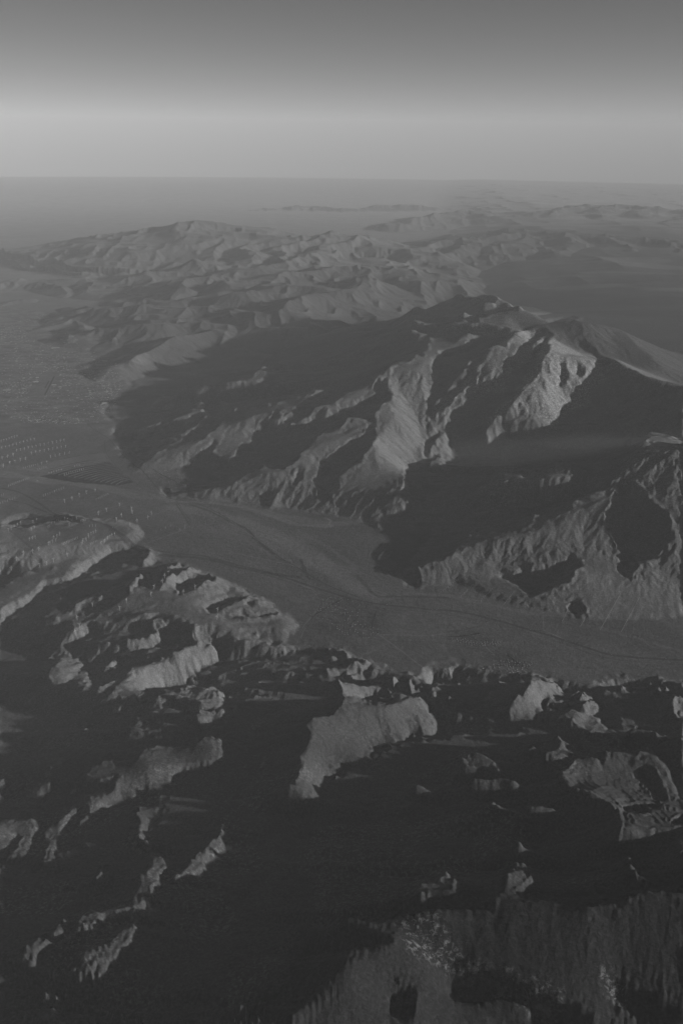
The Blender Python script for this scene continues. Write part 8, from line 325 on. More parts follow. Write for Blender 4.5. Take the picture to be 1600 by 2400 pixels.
[975,4,-1,-3,4,1,4,5,-3,22,-1,-2,1,1,-1,1,2,-1,3,2,0,8,9,-1,0,2,1,2,1,2,2,2,2,1,2,3,-1,-8,8,10,-3,6,-5,-3,3,0,1,3,13,5,-1,0,-1,-1,-3,3,1,-1,-1,-2,-1,1,0,2,0,2,4,0,11,7,-7,-3,-5,-5,-3,0,0,-1,2,-4,-2,10,-10,5,3,11,-3,1,4,-3,-2,0,0,1,0,2,2,2,2,2,5,0,10,7,-5,4,-2,-1,0,-3,-6,-6,-6,-7,-5,-9,4,-3,3,0,1,1,1,0,1,1,1,1,1,2,1,2,2,2,2,2,1,3,3,3,-2,2,8,14,2,-16,0,-8,3,-2,0,-2,-3,-4,-4,-5,-5,-5,-6,-5,-5,-5,-5,-5,-5,-5,-4,-4,-4,-4,-4,-4,-4,-5,-4,-4,-4,-4,-4,-4,-4,0,-4,947],
[971,-3,3,903,15,-2,-9,-1,4,3,11,7,-13,13,9,2,2,-8,1,4,0,2,4,1,2,12,-3,4,2,3,2,2,3,2,2,2,2,1,2,6,-12,10,0,-2,4,-1,-3,1,2,2,0,8,7,1,0,0,5,-5,1,1,0,1,-3,-3,-2,0,2,1,3,6,4,10,-8,-2,-6,-3,-2,904,-2,-1,10,6,-9,0,-1,14,-7,3,-4,-1,0,1,0,2,1,2,2,3,2,3,5,1,11,4,-5,3,0,-2,-2,-5,-7,-5,-8,-4,-11,0,2,-1,1,1,1,0,1,1,1,1,1,1,2,2,1,3,1,2,4,4,3,3,3,5,1,-6,12,9,-17,2,-6,0,-4,-3,-5,-5,-5,-5,-6,-5,-5,-5,-6,-5,-5,-5,-5,-5,-5,-4,-5,-4,-3,-4,-4,-4,-4,-3,-4,-4,-4,-3,-5,0,-4,948],
[970,-7,3,4,903,-4,0,4,5,3,2,-1,0,12,-1,2,8,9,11,-5,-5,2,1,0,5,1,5,8,-1,4,2,3,2,2,1,2,1,2,2,-1,2,2,-2,7,-1,1,0,-5,2,-2,2,3,0,2,4,3,1,10,6,-3,2,0,-1,1,1,-2,-1,-2,0,2,1,9,5,-6,-2,-5,-2,903,-1,1,-8,2,-3,12,-5,1,1,4,12,-5,-1,-1,0,0,2,-1,1,1,2,2,2,3,2,6,2,12,4,-5,-1,0,-1,-5,-5,-7,-5,-7,-4,-11,3,1,0,1,0,1,0,1,1,1,1,1,1,2,1,1,2,3,0,0,1,2,5,3,11,1,11,2,-13,0,-8,-2,-6,-5,-6,-5,-6,-5,-5,-6,-5,-5,-5,-5,-5,-5,-5,-5,-4,-5,-5,-4,-4,-3,-4,-3,-4,-4,-3,-4,-3,-3,-2,-4,949],
[976,2,1,0,1,2,2,5,4,-1,4,5,2,2,3,12,6,-4,0,2,-1,2,1,5,10,-1,2,2,2,1,2,1,1,1,1,3,1,2,0,3,0,1,3,0,-4,2,1,2,3,3,1,2,3,2,7,3,0,1,2,0,0,1,1,2,-5,2,0,12,-1,-4,-3,-3,904,-1,0,-7,-4,3,-5,4,2,2,7,4,9,-10,-1,-1,2,-2,4,1,2,2,1,2,2,3,3,4,2,9,10,-2,-2,-1,-5,-5,-6,-6,-4,-2,2,-7,-1,2,-1,1,0,1,1,1,1,2,2,2,2,3,4,1,1,6,8,7,4,-2,0,-5,1,-4,0,-12,-4,-7,-5,-6,-5,-6,-5,-6,-5,-5,-5,-6,-5,-4,-5,-5,-5,-4,-5,-4,-5,-4,-4,-4,-4,-3,-4,-3,-4,-3,-4,-3,-3,-4,950],
[975,4,-2,-2,3,2,3,1,1,1,4,3,3,3,4,6,-1,12,7,-4,-2,1,0,3,1,5,7,-1,1,2,2,1,3,2,2,3,1,1,2,2,1,2,1,1,4,1,-3,903,3,3,2,3,4,4,8,4,1,1,1,0,0,-3,3,-3,2,0,10,0,-3,-4,-1,1,0,1,-1,1,-4,-2,-5,1,4,3,14,-9,-7,1,12,1,0,4,-6,8,-7,2,-1,2,2,2,2,2,2,3,4,3,4,15,-8,0,-3,-8,0,-15,6,0,-6,4,-5,-3,1,-1,1,1,1,1,1,2,3,1,4,3,1,7,9,4,0,-3,-5,-1,-2,0,-5,-2,-5,-7,-6,-6,-5,-5,-5,-5,-5,-6,-5,-5,-5,-5,-4,-5,-5,-4,-5,-4,-5,-4,-4,-4,-4,-4,-4,-3,-4,-4,-3,-3,-4,-3,-3,-3,950],
[973,2,0,-4,2,3,1,0,1,3,5,5,2,1,2,2,1,2,5,1,9,4,-2,-1,1,0,4,3,8,1,3,2,2,2,1,1,2,0,2,4,1,1,1,1,3,2,1,4,4,-2,2,3,-1,-1,-1,0,2,2,6,3,2,6,2,4,3,4,-1,-6,1,3,13,-5,-1,-3,1,0,1,0,1,0,-4,-1,-5,0,0,1,0,17,1,-7,0,6,2,15,-10,7,0,-3,3,-2,-3,1,0,1,1,2,2,6,3,9,1,-2,-2,-6,-5,-10,5,5,-5,0,-1,-7,-1,0,-1,1,1,2,1,3,2,5,1,4,13,2,-3,-6,-3,-3,-2,-3,-4,-4,-2,-5,-7,-3,-6,-3,-5,-4,-5,-4,-5,-5,-4,-5,-5,-5,-4,-5,-4,-5,-4,-4,-5,-4,-4,-4,-4,-4,-3,-4,-4,-3,-3,-4,-3,-3,-3,-2,950],
[974,2,11,2,-6,0,-1,3,1,0,3,-2,4,1,2,3,2,5,3,8,7,-6,1,1,0,3,2,8,3,-3,4,1,3,5,4,4,5,3,-5,6,2,0,1,1,2,3,0,1,1,-11,1,4,5,5,4,2,2,1,2,2,1,1,3,3,10,8,-5,8,-6,9,-5,-1,-2,2,0,2,0,1,0,-4,-1,-3,-1,1,1,3,0,9,9,-5,-1,0,5,11,-6,3,1,-1,2,-4,-1,0,1,1,2,2,4,2,10,3,-3,1,-8,-1,-13,6,5,-7,-5,-1,7,-14,3,-2,1,1,1,2,3,5,0,9,11,-7,-6,-4,-4,-4,-4,-5,-3,-4,-3,-3,-9,2,-7,-3,-4,-3,-4,-4,-4,-4,-4,-5,-4,-4,-5,-4,-4,-5,-4,-4,-4,-4,-4,-4,-4,-4,-4,-3,-4,-3,-4,-3,-3,-4,-2,-4,951],
[970,-2,2,0,8,8,-4,6,-2,-5,-4,-4,0,5,3,8,-2,4,3,2,4,0,4,-3,17,-3,-5,1,0,2,3,5,15,4,3,3,1,-2,-1,0,-2,1,-2,0,1,3,3,5,3,7,1,6,8,15,1,-2,-5,-8,-3,0,2,2,3,4,4,6,4,6,3,11,3,-4,1,-3,1,-1,1,0,1,0,1,1,0,-4,0,-2,-2,0,0,1,4,1,8,14,-4,-3,11,-3,2,1,904,-5,1,-1,2,1,2,4,4,8,5,-4,2,-8,1,-11,7,-6,-2,-10,-4,13,-9,-6,1,0,1,1,3,3,1,11,7,-10,-5,-5,-6,-5,-6,-4,-3,-5,-4,-4,-8,4,2,-16,3,-7,-1,-4,-3,-3,-4,-4,-4,-4,-4,-4,-4,-4,-4,-4,-4,-4,-4,-4,-3,-4,-4,-3,-4,-3,-4,-3,-3,-4,-2,-3,-2,951],
[969,-3,0,5,-2,0,3,10,-2,4,6,4,3,-4,-5,0,15,10,-1,-1,-1,-3,2,-2,4,7,-11,3,-1,4,1,6,0,6,0,-4,3,-3,2,6,7,5,2,1,8,3,1,2,1,0,-2,-2,-2,1,0,3,2,3,3,4,3,4,5,4,4,3,3,3,2,6,-2,13,0,7,1,-2,1,-1,1,0,1,1,1,-2,-2,0,-3,-1,0,1,2,1,5,2,10,1,-4,3,11,-3,2,0,1,0,-1,-3,1,-1,1,1,3,2,4,1,14,-3,1,-4,-2,-10,8,-9,0,-11,6,-3,-2,-9,-1,0,0,3,2,4,11,1,-11,-3,-7,-7,-6,-5,-5,-4,-5,-5,-3,-8,-1,2,1,-15,2,-7,-1,-4,-2,-4,-3,-3,-4,-3,-4,-4,-3,-4,-4,-4,-3,-4,-4,-4,-3,-4,-3,-4,-3,-3,-4,-3,-3,-3,-2,-3,952],
[969,-3,0,1,2,2,-2,0,0,4,2,0,6,17,-5,-5,-4,8,9,7,4,4,-2,3,1,-6,-1,1,-2,903,2,1,4,6,3,5,4,903,1,2,-1,3,3,5,4,4,1,3,2,2,6,-2,4,-2,0,0,1,1,3,3,4,5,4,4,4,4,6,3,5,8,12,-11,4,1,0,1,-1,1,0,-1,-2,1,-4,-1,0,1,1,2,5,3,12,3,-6,0,1,10,-2,2,-1,1,1,-6,0,1,1,1,2,2,5,3,9,6,-6,0,-5,-2,0,-4,-3,-2,-2,-5,0,-9,-4,2,2,1,3,11,-2,-9,-3,-8,-6,-6,-6,-6,-5,-5,-5,-5,-4,-7,0,1,1,-15,0,-6,-2,-4,-2,-4,-3,-4,-3,-4,-3,-3,-4,-3,-4,-3,-4,-3,-3,-4,-3,-4,-3,-3,-4,-3,-3,-3,-3,-2,-3,953],
[969,-4,-6,10,905,2,1,4,-1,-3,5,7,7,1,0,3,6,5,10,-3,4,-10,1,-1,2,2,2,2,1,3,0,1,2,2,2,5,6,5,3,3,2,0,1,0,-2,-3,-2,0,3,3,5,6,-1,2,3,3,3,3,3,3,3,5,4,4,5,5,5,4,5,-2,16,4,-8,-1,3,1,1,0,1,0,-2,1,-6,1,-1,2,1,2,3,4,4,10,-6,3,-1,12,-3,0,1,0,0,-3,4,-4,2,0,2,3,0,4,3,12,-3,-3,-3,-2,-3,0,-1,-3,-2,-4,-3,-7,-5,3,-2,7,13,-7,-7,-3,-8,-5,-6,-6,-6,-6,-5,-5,-5,-4,-5,-3,-10,8,-4,-12,1,-7,-2,-4,-3,-4,-5,-4,-4,-4,-3,-3,-3,-3,-4,-3,-3,-3,-3,-4,-3,-3,-3,-3,-3,-3,-3,-3,-2,-3,954],
[970,-3,6,-3,905,2,2,3,5,0,1,0,5,5,6,2,12,-1,-4,2,-2,-2,0,-1,2,3,4,6,6,7,3,3,0,-1,-4,-5,-4,-3,-1,1,3,5,4,6,4,3,4,2,2,2,-2,0,1,0,3,3,4,5,5,5,4,5,4,5,4,4,4,6,6,2,7,7,3,-2,1,-4,1,1,1,-2,-2,-6,2,-1,1,0,2,1,2,1,0,6,5,5,8,6,-3,1,-1,1,1,2,-5,-2,1,-2,-2,5,5,4,11,0,-7,-2,-5,-2,-1,0,-1,-2,-3,-2,-3,-4,0,9,3,-7,-3,-4,-7,-5,-6,-6,-5,-5,-6,-5,-5,-4,-5,-5,-2,-5,-6,2,-8,-2,-4,-3,-4,-3,-5,-6,-6,-5,-5,-3,-3,-3,-3,-3,-3,-3,-3,-3,-3,-3,-3,-3,-2,-3,-3,-3,-2,-2,955],
[978,2,2,1,1,4,5,4,3,2,5,1,0,7,3,-2,2,6,7,6,4,1,-3,-5,-8,-8,-5,-4,-1,2,4,6,6,5,5,3,1,0,-1,-1,-1,-1,1,2,3,4,7,7,6,6,6,4,4,4,3,3,3,3,4,3,4,4,5,4,5,4,4,3,3,-2,3,7,-5,2,1,0,0,-8,-1,2,0,1,2,2,2,3,3,2,2,3,6,10,-4,3,-2,1,-2,0,1,-5,1,3,9,-7,5,-2,12,0,-6,-4,-5,-4,-3,-2,-1,-1,-1,-2,0,-6,2,9,-6,0,-6,-6,-5,-5,-5,-5,-6,-5,-4,-5,-5,-4,-5,-4,-4,-3,-4,-6,-1,-4,-3,-4,-3,-4,-5,-6,-7,-6,-7,-4,-3,-3,-2,-3,-3,-3,-2,-3,-3,-3,-2,-3,-3,-2,-3,-3,957],
[978,3,2,2,3,1,1,2,2,4,4,8,10,8,9,9,-13,-8,-11,-11,-8,-4,1,4,7,7,6,3,2,-1,-2,-4,-2,-2,1,4,6,8,9,9,9,7,6,5,4,3,1,1,0,1,0,1,2,1,2,2,2,2,2,2,2,3,3,5,4,6,4,6,6,4,3,8,3,-2,0,0,1,0,-1,-4,1,0,1,1,2,2,1,4,3,5,4,12,0,-3,2,-3,0,-1,2,-3,-1,-1,14,-7,0,2,11,-7,-4,-5,-5,-5,-4,-3,-3,-2,-1,-2,1,-7,6,6,-6,-3,-5,-4,-6,-4,-5,-5,-5,-5,-4,-5,-4,-4,-5,-4,-3,-4,-3,-4,-3,-3,-4,-3,-4,-4,-6,-6,-7,-7,-7,-5,-3,-3,-3,-3,-3,-2,-3,-3,-2,-3,-2,-3,-2,-2,-2,958],
[969,-3,0,3,905,3,1,1,1,3,3,5,6,5,4,1,-4,-7,-8,-11,-3,0,5,7,10,7,3,0,-4,-7,-5,-3,2,5,7,9,11,12,12,10,8,5,4,1,0,-1,-2,-1,-1,-1,0,1,1,2,2,1,2,2,3,2,3,3,3,4,4,5,5,5,6,5,5,3,7,10,-8,3,2,7,-8,13,-4,1,-2,0,-5,1,-1,1,1,1,2,1,2,2,2,4,5,11,4,-7,2,4,-4,1,-2,-3,-1,8,7,-10,1,11,-6,-3,-6,-4,-5,-5,-4,-4,-3,-3,-2,-2,-5,3,9,-6,-3,-5,-4,-5,-4,-5,-4,-5,-4,-4,-5,-4,-4,-4,-4,-3,-4,-4,-4,-1,-3,-4,-3,-4,-5,-6,-7,-6,-7,-6,-4,-4,-3,-4,-3,-3,-3,-3,-3,-2,-3,-2,-2,-3,960],
[968,-4,-1,5,-3,3,904,2,3,4,3,1,0,-2,-4,-7,-3,-2,3,7,10,6,-1,-2,-4,-6,-8,-4,4,8,13,18,17,15,11,7,4,2,0,-3,-2,-2,-2,-1,1,0,2,1,2,1,2,1,2,1,1,1,2,2,2,2,2,2,2,3,2,2,2,2,2,3,2,3,3,5,1,2,8,6,3,6,5,11,3,-3,-1,0,-9,-2,2,0,1,0,1,1,2,2,2,3,4,1,8,4,12,2,-6,-1,-1,-5,0,1,12,-8,-3,11,-8,-2,-6,-4,-5,-4,-5,-4,-4,-3,-5,-2,-6,8,3,-6,-2,-5,-3,-5,-4,-4,-4,-5,-4,-3,-4,-3,-4,-3,-4,-4,-3,-4,-4,-1,-4,-3,-4,-5,-5,-6,-6,-5,-5,-5,-4,-4,-4,-4,-4,-4,-3,-3,-4,-3,-3,-2,-2,961],
[967,-3,-5,8,-4,2,2,908,-3,0,3,4,6,5,3,-5,-8,-14,-6,7,11,13,19,28,17,15,13,-1,-2,-6,-5,-3,0,-1,-3,-6,2,1,2,2,2,1,1,1,903,1,0,1,1,1,1,2,1,2,1,2,1,2,2,2,2,3,3,4,4,4,4,5,4,5,5,3,3,5,5,3,6,8,-5,1,-3,1,-4,-2,-2,2,1,1,0,2,1,2,2,4,5,3,4,4,11,-5,-1,-2,-2,-4,2,11,-5,-9,13,-8,-3,-5,-4,-5,-4,-4,-4,-4,-4,-4,-2,-9,5,6,-7,-2,-5,-3,-4,-4,-4,-3,-3,-2,-2,-2,-3,-3,-3,-4,-4,-4,-5,-4,-1,-5,-4,-5,-4,-6,-5,-5,-5,-4,-5,-4,-4,-5,-4,-4,-3,-4,-4,-3,-4,-3,-4,962],
[967,-4,4,-3,0,1,2,908,4,1,-1,-4,-9,-6,-1,12,24,35,32,5,2,5,-5,-15,-7,-2,0,5,6,5,4,3,-1,-1,3,0,-6,0,-1,0,0,1,1,1,1,1,1,1,1,1,1,1,1,1,1,2,1,2,2,2,2,2,3,2,2,3,3,3,3,3,4,4,3,5,5,5,5,5,6,9,-4,0,-1,0,2,0,0,-4,-3,1,0,1,2,2,2,2,4,4,6,5,11,-5,0,-4,-2,-6,1,8,3,-13,14,-10,-2,-6,-4,-5,-4,-4,-4,-3,-4,-6,-4,-6,10,0,-6,-2,-4,-4,-3,-3,-1,-2,-1,-1,-2,-1,-2,-3,-4,-4,-5,-4,-5,-5,-2,-5,-5,-5,-5,-5,-5,-5,-5,-5,-4,-5,-4,-4,-5,-4,-4,-3,-4,-4,-3,-4,-4,962],
[967,-5,-1,4,-1,1,2,908,-2,0,5,13,18,29,21,16,-20,-23,-13,5,8,-13,0,3,8,6,9,1,11,1,0,-2,11,-1,-3,3,-2,-1,0,1,1,1,1,0,0,1,0,0,1,0,1,1,1,1,1,2,1,1,2,1,2,2,2,2,2,3,3,4,3,4,4,5,4,5,4,6,4,7,2,14,-4,903,-1,2,2,0,2,-6,0,-1,0,2,1,3,3,2,6,3,12,-2,-2,-2,-4,-8,-1,8,6,-16,14,-5,-6,-5,-6,-4,-4,-3,-3,-3,-7,4,-11,-7,15,-8,-1,-4,-2,-3,-1,-1,0,-1,0,-1,-1,0,-3,-4,-5,-5,-5,-5,-6,-4,-2,-5,-6,-5,-5,-6,-5,-5,-5,-5,-4,-5,-4,-5,-4,-4,-4,-4,-4,-4,-3,-4,-4,962],
[967,-7,3,2,-1,3,908,3,8,9,7,2,-4,-9,-10,-1,7,18,12,13,10,-1,-2,-1,-5,-1,4,4,6,0,8,0,2,18,-7,2,2,-5,1,-1,-1,1,0,0,1,0,1,0,1,0,1,0,1,1,1,1,1,2,1,2,3,2,2,3,3,3,3,3,4,3,4,4,5,5,4,6,4,7,-3,17,3,-2,1,-1,2,0,-1,1,0,2,-12,4,-1,2,1,2,3,3,6,4,9,6,-6,-5,-6,-7,-2,3,12,-15,14,-8,-4,-7,-5,-5,-4,-3,-4,-2,1,-8,-7,15,-9,-1,-2,-2,-2,0,-1,0,0,-1,903,-2,-5,-4,-6,-5,-6,-5,-6,-4,-3,-5,-5,-6,-5,-6,-5,-5,-5,-5,-5,-4,-5,-4,-4,-5,-4,-4,-4,-3,-4,-3,-4,962],
[967,-6,2,4,-2,2,908,4,-1,-3,0,0,9,15,12,23,-2,-9,-5,6,0,-2,-3,1,5,2,5,6,8,7,-5,3,-4,15,9,-7,4,-3,-3,1,0,-1,907,1,1,1,2,1,2,1,2,1,1,2,2,1,3,2,3,3,4,3,4,4,5,4,5,5,4,6,4,8,-1,16,2,-3,2,-2,1,-3,1,14,-9,2,-6,-5,1,-1,2,2,1,2,3,4,3,14,-1,-5,-6,-10,-2,2,14,-17,15,-8,-4,-7,-4,-5,-3,-4,2,-9,-5,3,17,-12,-2,-2,-3,-2,-1,0,-1,0,0,-1,-1,0,-1,-5,-5,-6,-6,-5,-6,-5,-7,-3,-2,-6,-5,-6,-5,-5,-5,-5,-5,-5,-5,-4,-5,-4,-5,-4,-4,-4,-4,-3,-4,-3,-3,962],
[968,-4,4,911,2,5,6,6,3,3,3,14,-8,1,2,11,18,-7,0,-3,-3,-2,3,3,6,1,7,0,4,2,16,-3,2,-9,2,-3,0,1,0,1,0,1,0,1,0,1,0,0,1,0,2,1,3,2,3,3,4,3,3,3,3,3,3,3,3,3,3,4,4,5,4,6,4,7,-1,13,-2,0,1,0,3,1,0,6,9,-7,-4,-6,903,1,2,4,5,6,5,6,7,-18,0,-8,-6,0,15,-15,8,3,-11,-1,-5,-1,-3,-1,-5,-5,10,9,-14,-1,-2,-3,-2,-2,-1,-1,-1,0,-1,-1,-1,-2,-5,-6,-6,-5,-6,-6,-6,-6,-6,-3,-3,-5,-5,-6,-5,-5,-5,-5,-5,-4,-5,-5,-4,-4,-5,-4,-4,-3,-4,-4,-3,-3,-2,962],
[967,3,2,-5,911,2,2,3,4,5,9,5,13,-5,-1,3,3,1,-16,0,2,7,5,6,5,9,4,3,2,2,4,14,-4,2,-6,-3,3,-2,-1,-1,903,1,2,2,2,3,4,3,2,2,2,1,905,1,1,3,2,4,3,4,5,5,4,5,5,4,5,4,8,6,9,0,-2,2,2,4,-3,2,0,6,8,-4,-2,-10,3,-1,2,-1,-1,-1,1,3,9,14,8,-18,-4,-12,-1,10,8,-13,14,-11,1,-4,-1,-1,-1,-2,3,1,-7,1,-4,-4,-2,-3,-3,-1,-1,-1,-1,-2,0,-3,-6,-6,-6,-6,-6,-6,-6,-6,-5,-7,-3,-3,-6,-5,-6,-5,-5,-5,-5,-4,-5,-4,-5,-4,-4,-4,-4,-4,-4,-3,-4,-3,-3,963],
[966,2,0,1,1,-4,911,4,1,1,0,-1,-3,-4,2,4,0,0,2,12,8,7,7,6,4,7,2,3,2,1,1,2,12,3,-8,1,-6,4,4,6,3,3,1,1,1,-1,-1,-2,-3,-2,-3,-2,-1,0,1,2,2,3,5,4,4,4,4,4,4,4,5,5,6,6,6,7,6,8,7,5,1,7,4,-3,1,-2,-3,1,4,4,3,11,-5,-6,-5,-3,-3,-4,4,6,9,11,7,-2,-13,5,3,-15,-1,-7,2,-5,20,-1,-3,-1,-2,-1,903,-2,-2,0,-4,-4,-3,-4,-3,-3,-1,-2,-1,-2,0,-4,-6,-6,-6,-7,-6,-6,-6,-6,-6,-6,-6,-4,-3,-6,-6,-5,-5,-6,-5,-5,-4,-5,-4,-5,-4,-4,-4,-4,-3,-4,-3,-3,-4,964],
[967,2,-2,914,-3,1,0,2,0,5,2,2,5,5,3,-1,1,4,4,6,6,7,3,2,2,2,4,9,9,19,1,-7,-4,-5,-8,-7,-5,-2,-2,-1,0,1,1,2,3,4,4,3,3,2,2,1,1,2,2,4,4,5,5,5,5,5,4,4,4,2,2,2,0,-1,-2,5,9,7,4,-4,2,3,4,1,-1,-1,0,1,6,9,9,5,11,14,1,4,-3,-3,-7,-6,1,-14,12,-3,0,-4,-3,20,-7,-4,2,-2,1,905,-2,-4,-4,-3,-5,-4,-5,-2,-1,-2,-1,-1,-4,-7,-6,-7,-7,-6,-7,-6,-6,-6,-6,-6,-6,-3,-4,-6,-6,-5,-6,-5,-5,-5,-5,-4,-5,-5,-4,-4,-4,-4,-3,-4,-2,-4,965],
[990,4,1,2,2,5,4,4,5,5,6,8,6,3,4,2,2,4,-1,-3,-1,-16,-2,-1,6,5,3,3,2,1,1,1,2,1,0,1,1,3,3,4,5,6,5,4,4,3,2,1,1,1,0,2,2,4,5,6,8,9,10,13,16,10,-4,-6,-1,4,0,-1,0,7,7,7,8,6,9,-2,-6,3,-2,-6,-5,-3,0,0,1,-5,-2,-4,-7,9,5,-1,4,-2,0,4,-2,1,1,0,2,1,1,-3,-3,-4,-4,-5,-5,-5,-5,-1,-2,-2,-1,-4,-7,-7,-7,-6,-7,-7,-6,-7,-6,-6,-6,-6,-6,-3,-4,-5,-7,-5,-6,-5,-5,-4,-5,-4,-6,-5,-5,-4,-4,-4,-3,-3,-3,966],
[989,2,1,2,3,3,2,2,2,3,2,5,1,8,-2,0,-5,2,1,2,1,4,7,3,0,-5,-3,2,3,5,6,6,6,5,5,6,5,5,3,3,2,-2,-3,-1,0,1,3,5,6,8,8,9,10,10,9,9,8,8,7,6,0,-12,-14,-2,3,3,3,6,17,13,2,-2,-2,-4,2,-7,1,12,-6,-1,1,2,1,0,0,-6,-4,-5,0,2,-3,4,5,1,1,-1,-2,2,1,3,4,0,1,0,-2,-2,-5,-5,-5,-6,-6,-4,-1,-2,-1,-5,-7,-7,-7,-7,-7,-7,-7,-6,-7,-6,-6,-6,-6,-5,-3,-4,-6,-6,-6,-5,-5,-4,-4,-4,-5,-6,-6,-5,-5,-4,-4,-3,-3,967],
[972,-3,3,917,2,1,1,3,3,3,4,2,3,2,3,2,1,5,5,6,-1,1,-1,0,3,7,19,15,3,3,-1,-4,-5,-4,-4,-2,-1,0,0,2,2,2,6,8,9,7,7,6,5,3,3,3,2,2,3,3,4,6,7,7,11,-1,0,7,3,-1,0,4,2,9,3,3,3,4,-5,4,-8,8,8,-6,3,-4,-1,-1,1,0,-3,-4,-3,-1,1,3,-2,1,0,7,2,1,2,-1,1,-5,5,2,-1,-1,-1,-3,-4,-5,-5,-6,-4,-2,-2,-6,-7,-7,-8,-7,-7,-7,-7,-6,-7,-6,-6,-6,-6,-5,-5,-3,-5,-6,-6,-5,-5,-4,-5,-4,-4,-4,-6,-7,-6,-5,-4,-3,-4,968],
[973,-3,3,916,2,1,2,1,1,2,1,2,2,4,2,3,5,4,4,9,5,6,9,4,7,3,1,-9,-11,-4,-2,3,4,5,5,5,4,4,4,4,3,4,3,1,1,2,3,4,5,6,7,8,9,8,8,8,7,7,4,6,0,-13,-12,-6,-4,3,4,7,6,7,5,2,6,6,14,-8,-6,2,13,-6,2,-1,1,1,1,-1,-4,-4,-2,2,0,-1,1,-1,-1,-8,4,2,-3,2,6,-2,13,-6,-1,-3,-1,-2,-2,-2,-3,-4,-4,-4,-5,-6,-8,-7,-7,-7,-8,-6,-7,-7,-6,-6,-6,-6,-6,-5,-5,-3,-5,-6,-6,-4,-5,-4,-5,-4,-4,-4,-6,-7,-7,-5,-4,-4,969],
[972,-2,0,-2,4,-2,2,917,2,2,2,2,3,3,6,5,4,5,5,4,5,-1,-3,-2,0,2,8,11,6,5,2,1,-1,0,0,1,2,1,3,1,4,5,5,6,7,6,4,4,3,1,1,-1,-1,0,-1,0,-1,3,2,10,-2,4,26,19,9,4,3,-6,-1,4,4,0,3,1,9,-6,-4,4,15,-6,-1,-3,0,-1,2,0,-4,-1,1,-1,0,0,-1,-2,-1,-1,-9,0,1,0,-1,1,19,-7,-5,-3,-4,-2,-2,-2,-2,-1,-3,-3,-5,-7,-6,-7,-7,-7,-7,-7,-6,-7,-6,-6,-6,-6,-5,-6,-5,-4,-5,-5,-5,-5,-4,-4,-5,-4,-4,-5,-6,-7,-6,-5,-3,-2,969],
[973,-2,-2,0,2,-1,1,2,914,2,2,0,1,1,1,3,1,2,2,3,4,4,11,4,5,7,9,6,-2,-3,-2,0,1,3,4,3,3,3,3,3,2,3,3,2,2,0,0,-1,1,1,3,5,5,7,8,10,10,10,12,10,15,3,8,25,-2,-11,-10,-6,-5,1,0,3,1,3,0,0,-3,2,2,1,5,7,9,-6,3,2,0,-2,-3,0,-2,1,0,-1,-2,-2,-5,-2,-9,0,5,-9,13,-6,7,-4,-6,-4,-5,-4,-3,-2,-2,-2,-1,-2,-4,-5,-6,-5,-7,-6,-6,-7,-6,-6,-6,-6,-6,-5,-6,-5,-5,-5,-5,-5,-4,-5,-4,-5,-4,-4,-4,-5,-6,-7,-6,-4,-2,970],
[974,-7,3,1,0,0,1,2,915,2,2,2,2,2,3,3,3,2,3,2,4,-4,2,4,11,8,7,6,4,1,2,0,-1,0,0,1,2,2,2,2,2,3,2,4,7,8,7,8,8,7,7,7,6,5,5,4,4,2,6,-13,19,-6,-18,-1,-2,4,4,-1,3,4,9,-1,4,1,0,3,2,8,9,1,9,8,-9,-2,4,1,0,1,1,-1,-1,-2,-2,-5,-5,-10,-9,7,-11,10,6,-9,4,-7,-2,-6,-4,-5,-4,-3,-2,-2,-2,-2,-3,-4,-4,-5,-5,-6,-6,-5,-6,-6,-5,-6,-6,-5,-5,-5,-5,-5,-5,-4,-5,-4,-5,-4,-4,-4,-4,-6,-6,-6,-4,-3,971],
[974,-7,4,-1,0,1,0,1,2,912,2,1,1,1,1,1,1,1,1,2,3,4,4,8,5,1,3,10,5,0,0,-1,1,2,2,4,4,3,4,3,4,3,4,4,3,4,5,4,3,2,3,2,1,2,1,1,2,1,2,2,2,1,4,1,5,6,3,1,2,4,2,4,4,7,12,7,6,3,-7,-5,2,6,3,4,8,11,4,-6,3,-1,0,-2,0,-1,-4,-5,-8,-9,-7,-8,-6,8,6,-11,3,-1,-5,-4,-5,-4,-5,-4,-5,-3,-2,-2,-3,-2,-3,-4,-4,-5,-4,-5,-5,-6,-5,-5,-5,-5,-5,-5,-5,-5,-5,-4,-5,-4,-4,-4,-4,-4,-4,-5,-6,-5,-4,-3,972],
[973,-2,-4,3,904,1,2,914,2,1,2,2,2,3,2,2,1,0,-1,-3,0,-3,6,14,11,6,6,4,4,2,3,2,2,3,4,3,3,2,2,2,1,2,2,2,2,3,3,2,4,3,4,3,4,4,4,4,4,1,2,8,2,-4,-1,0,3,0,5,4,5,4,-1,2,-2,-1,7,6,6,7,2,6,1,8,3,2,11,-5,3,11,-14,-1,-8,-7,-8,-8,-6,-15,11,0,-9,3,-1,-5,-5,-4,-5,-4,-5,-5,-4,-4,-4,-2,-2,-3,-3,-3,-3,-4,-4,-5,-4,-5,-5,-4,-5,-5,-4,-5,-4,-5,-4,-5,-4,-4,-4,-4,-3,-4,-5,-5,-5,-3,-2,973],
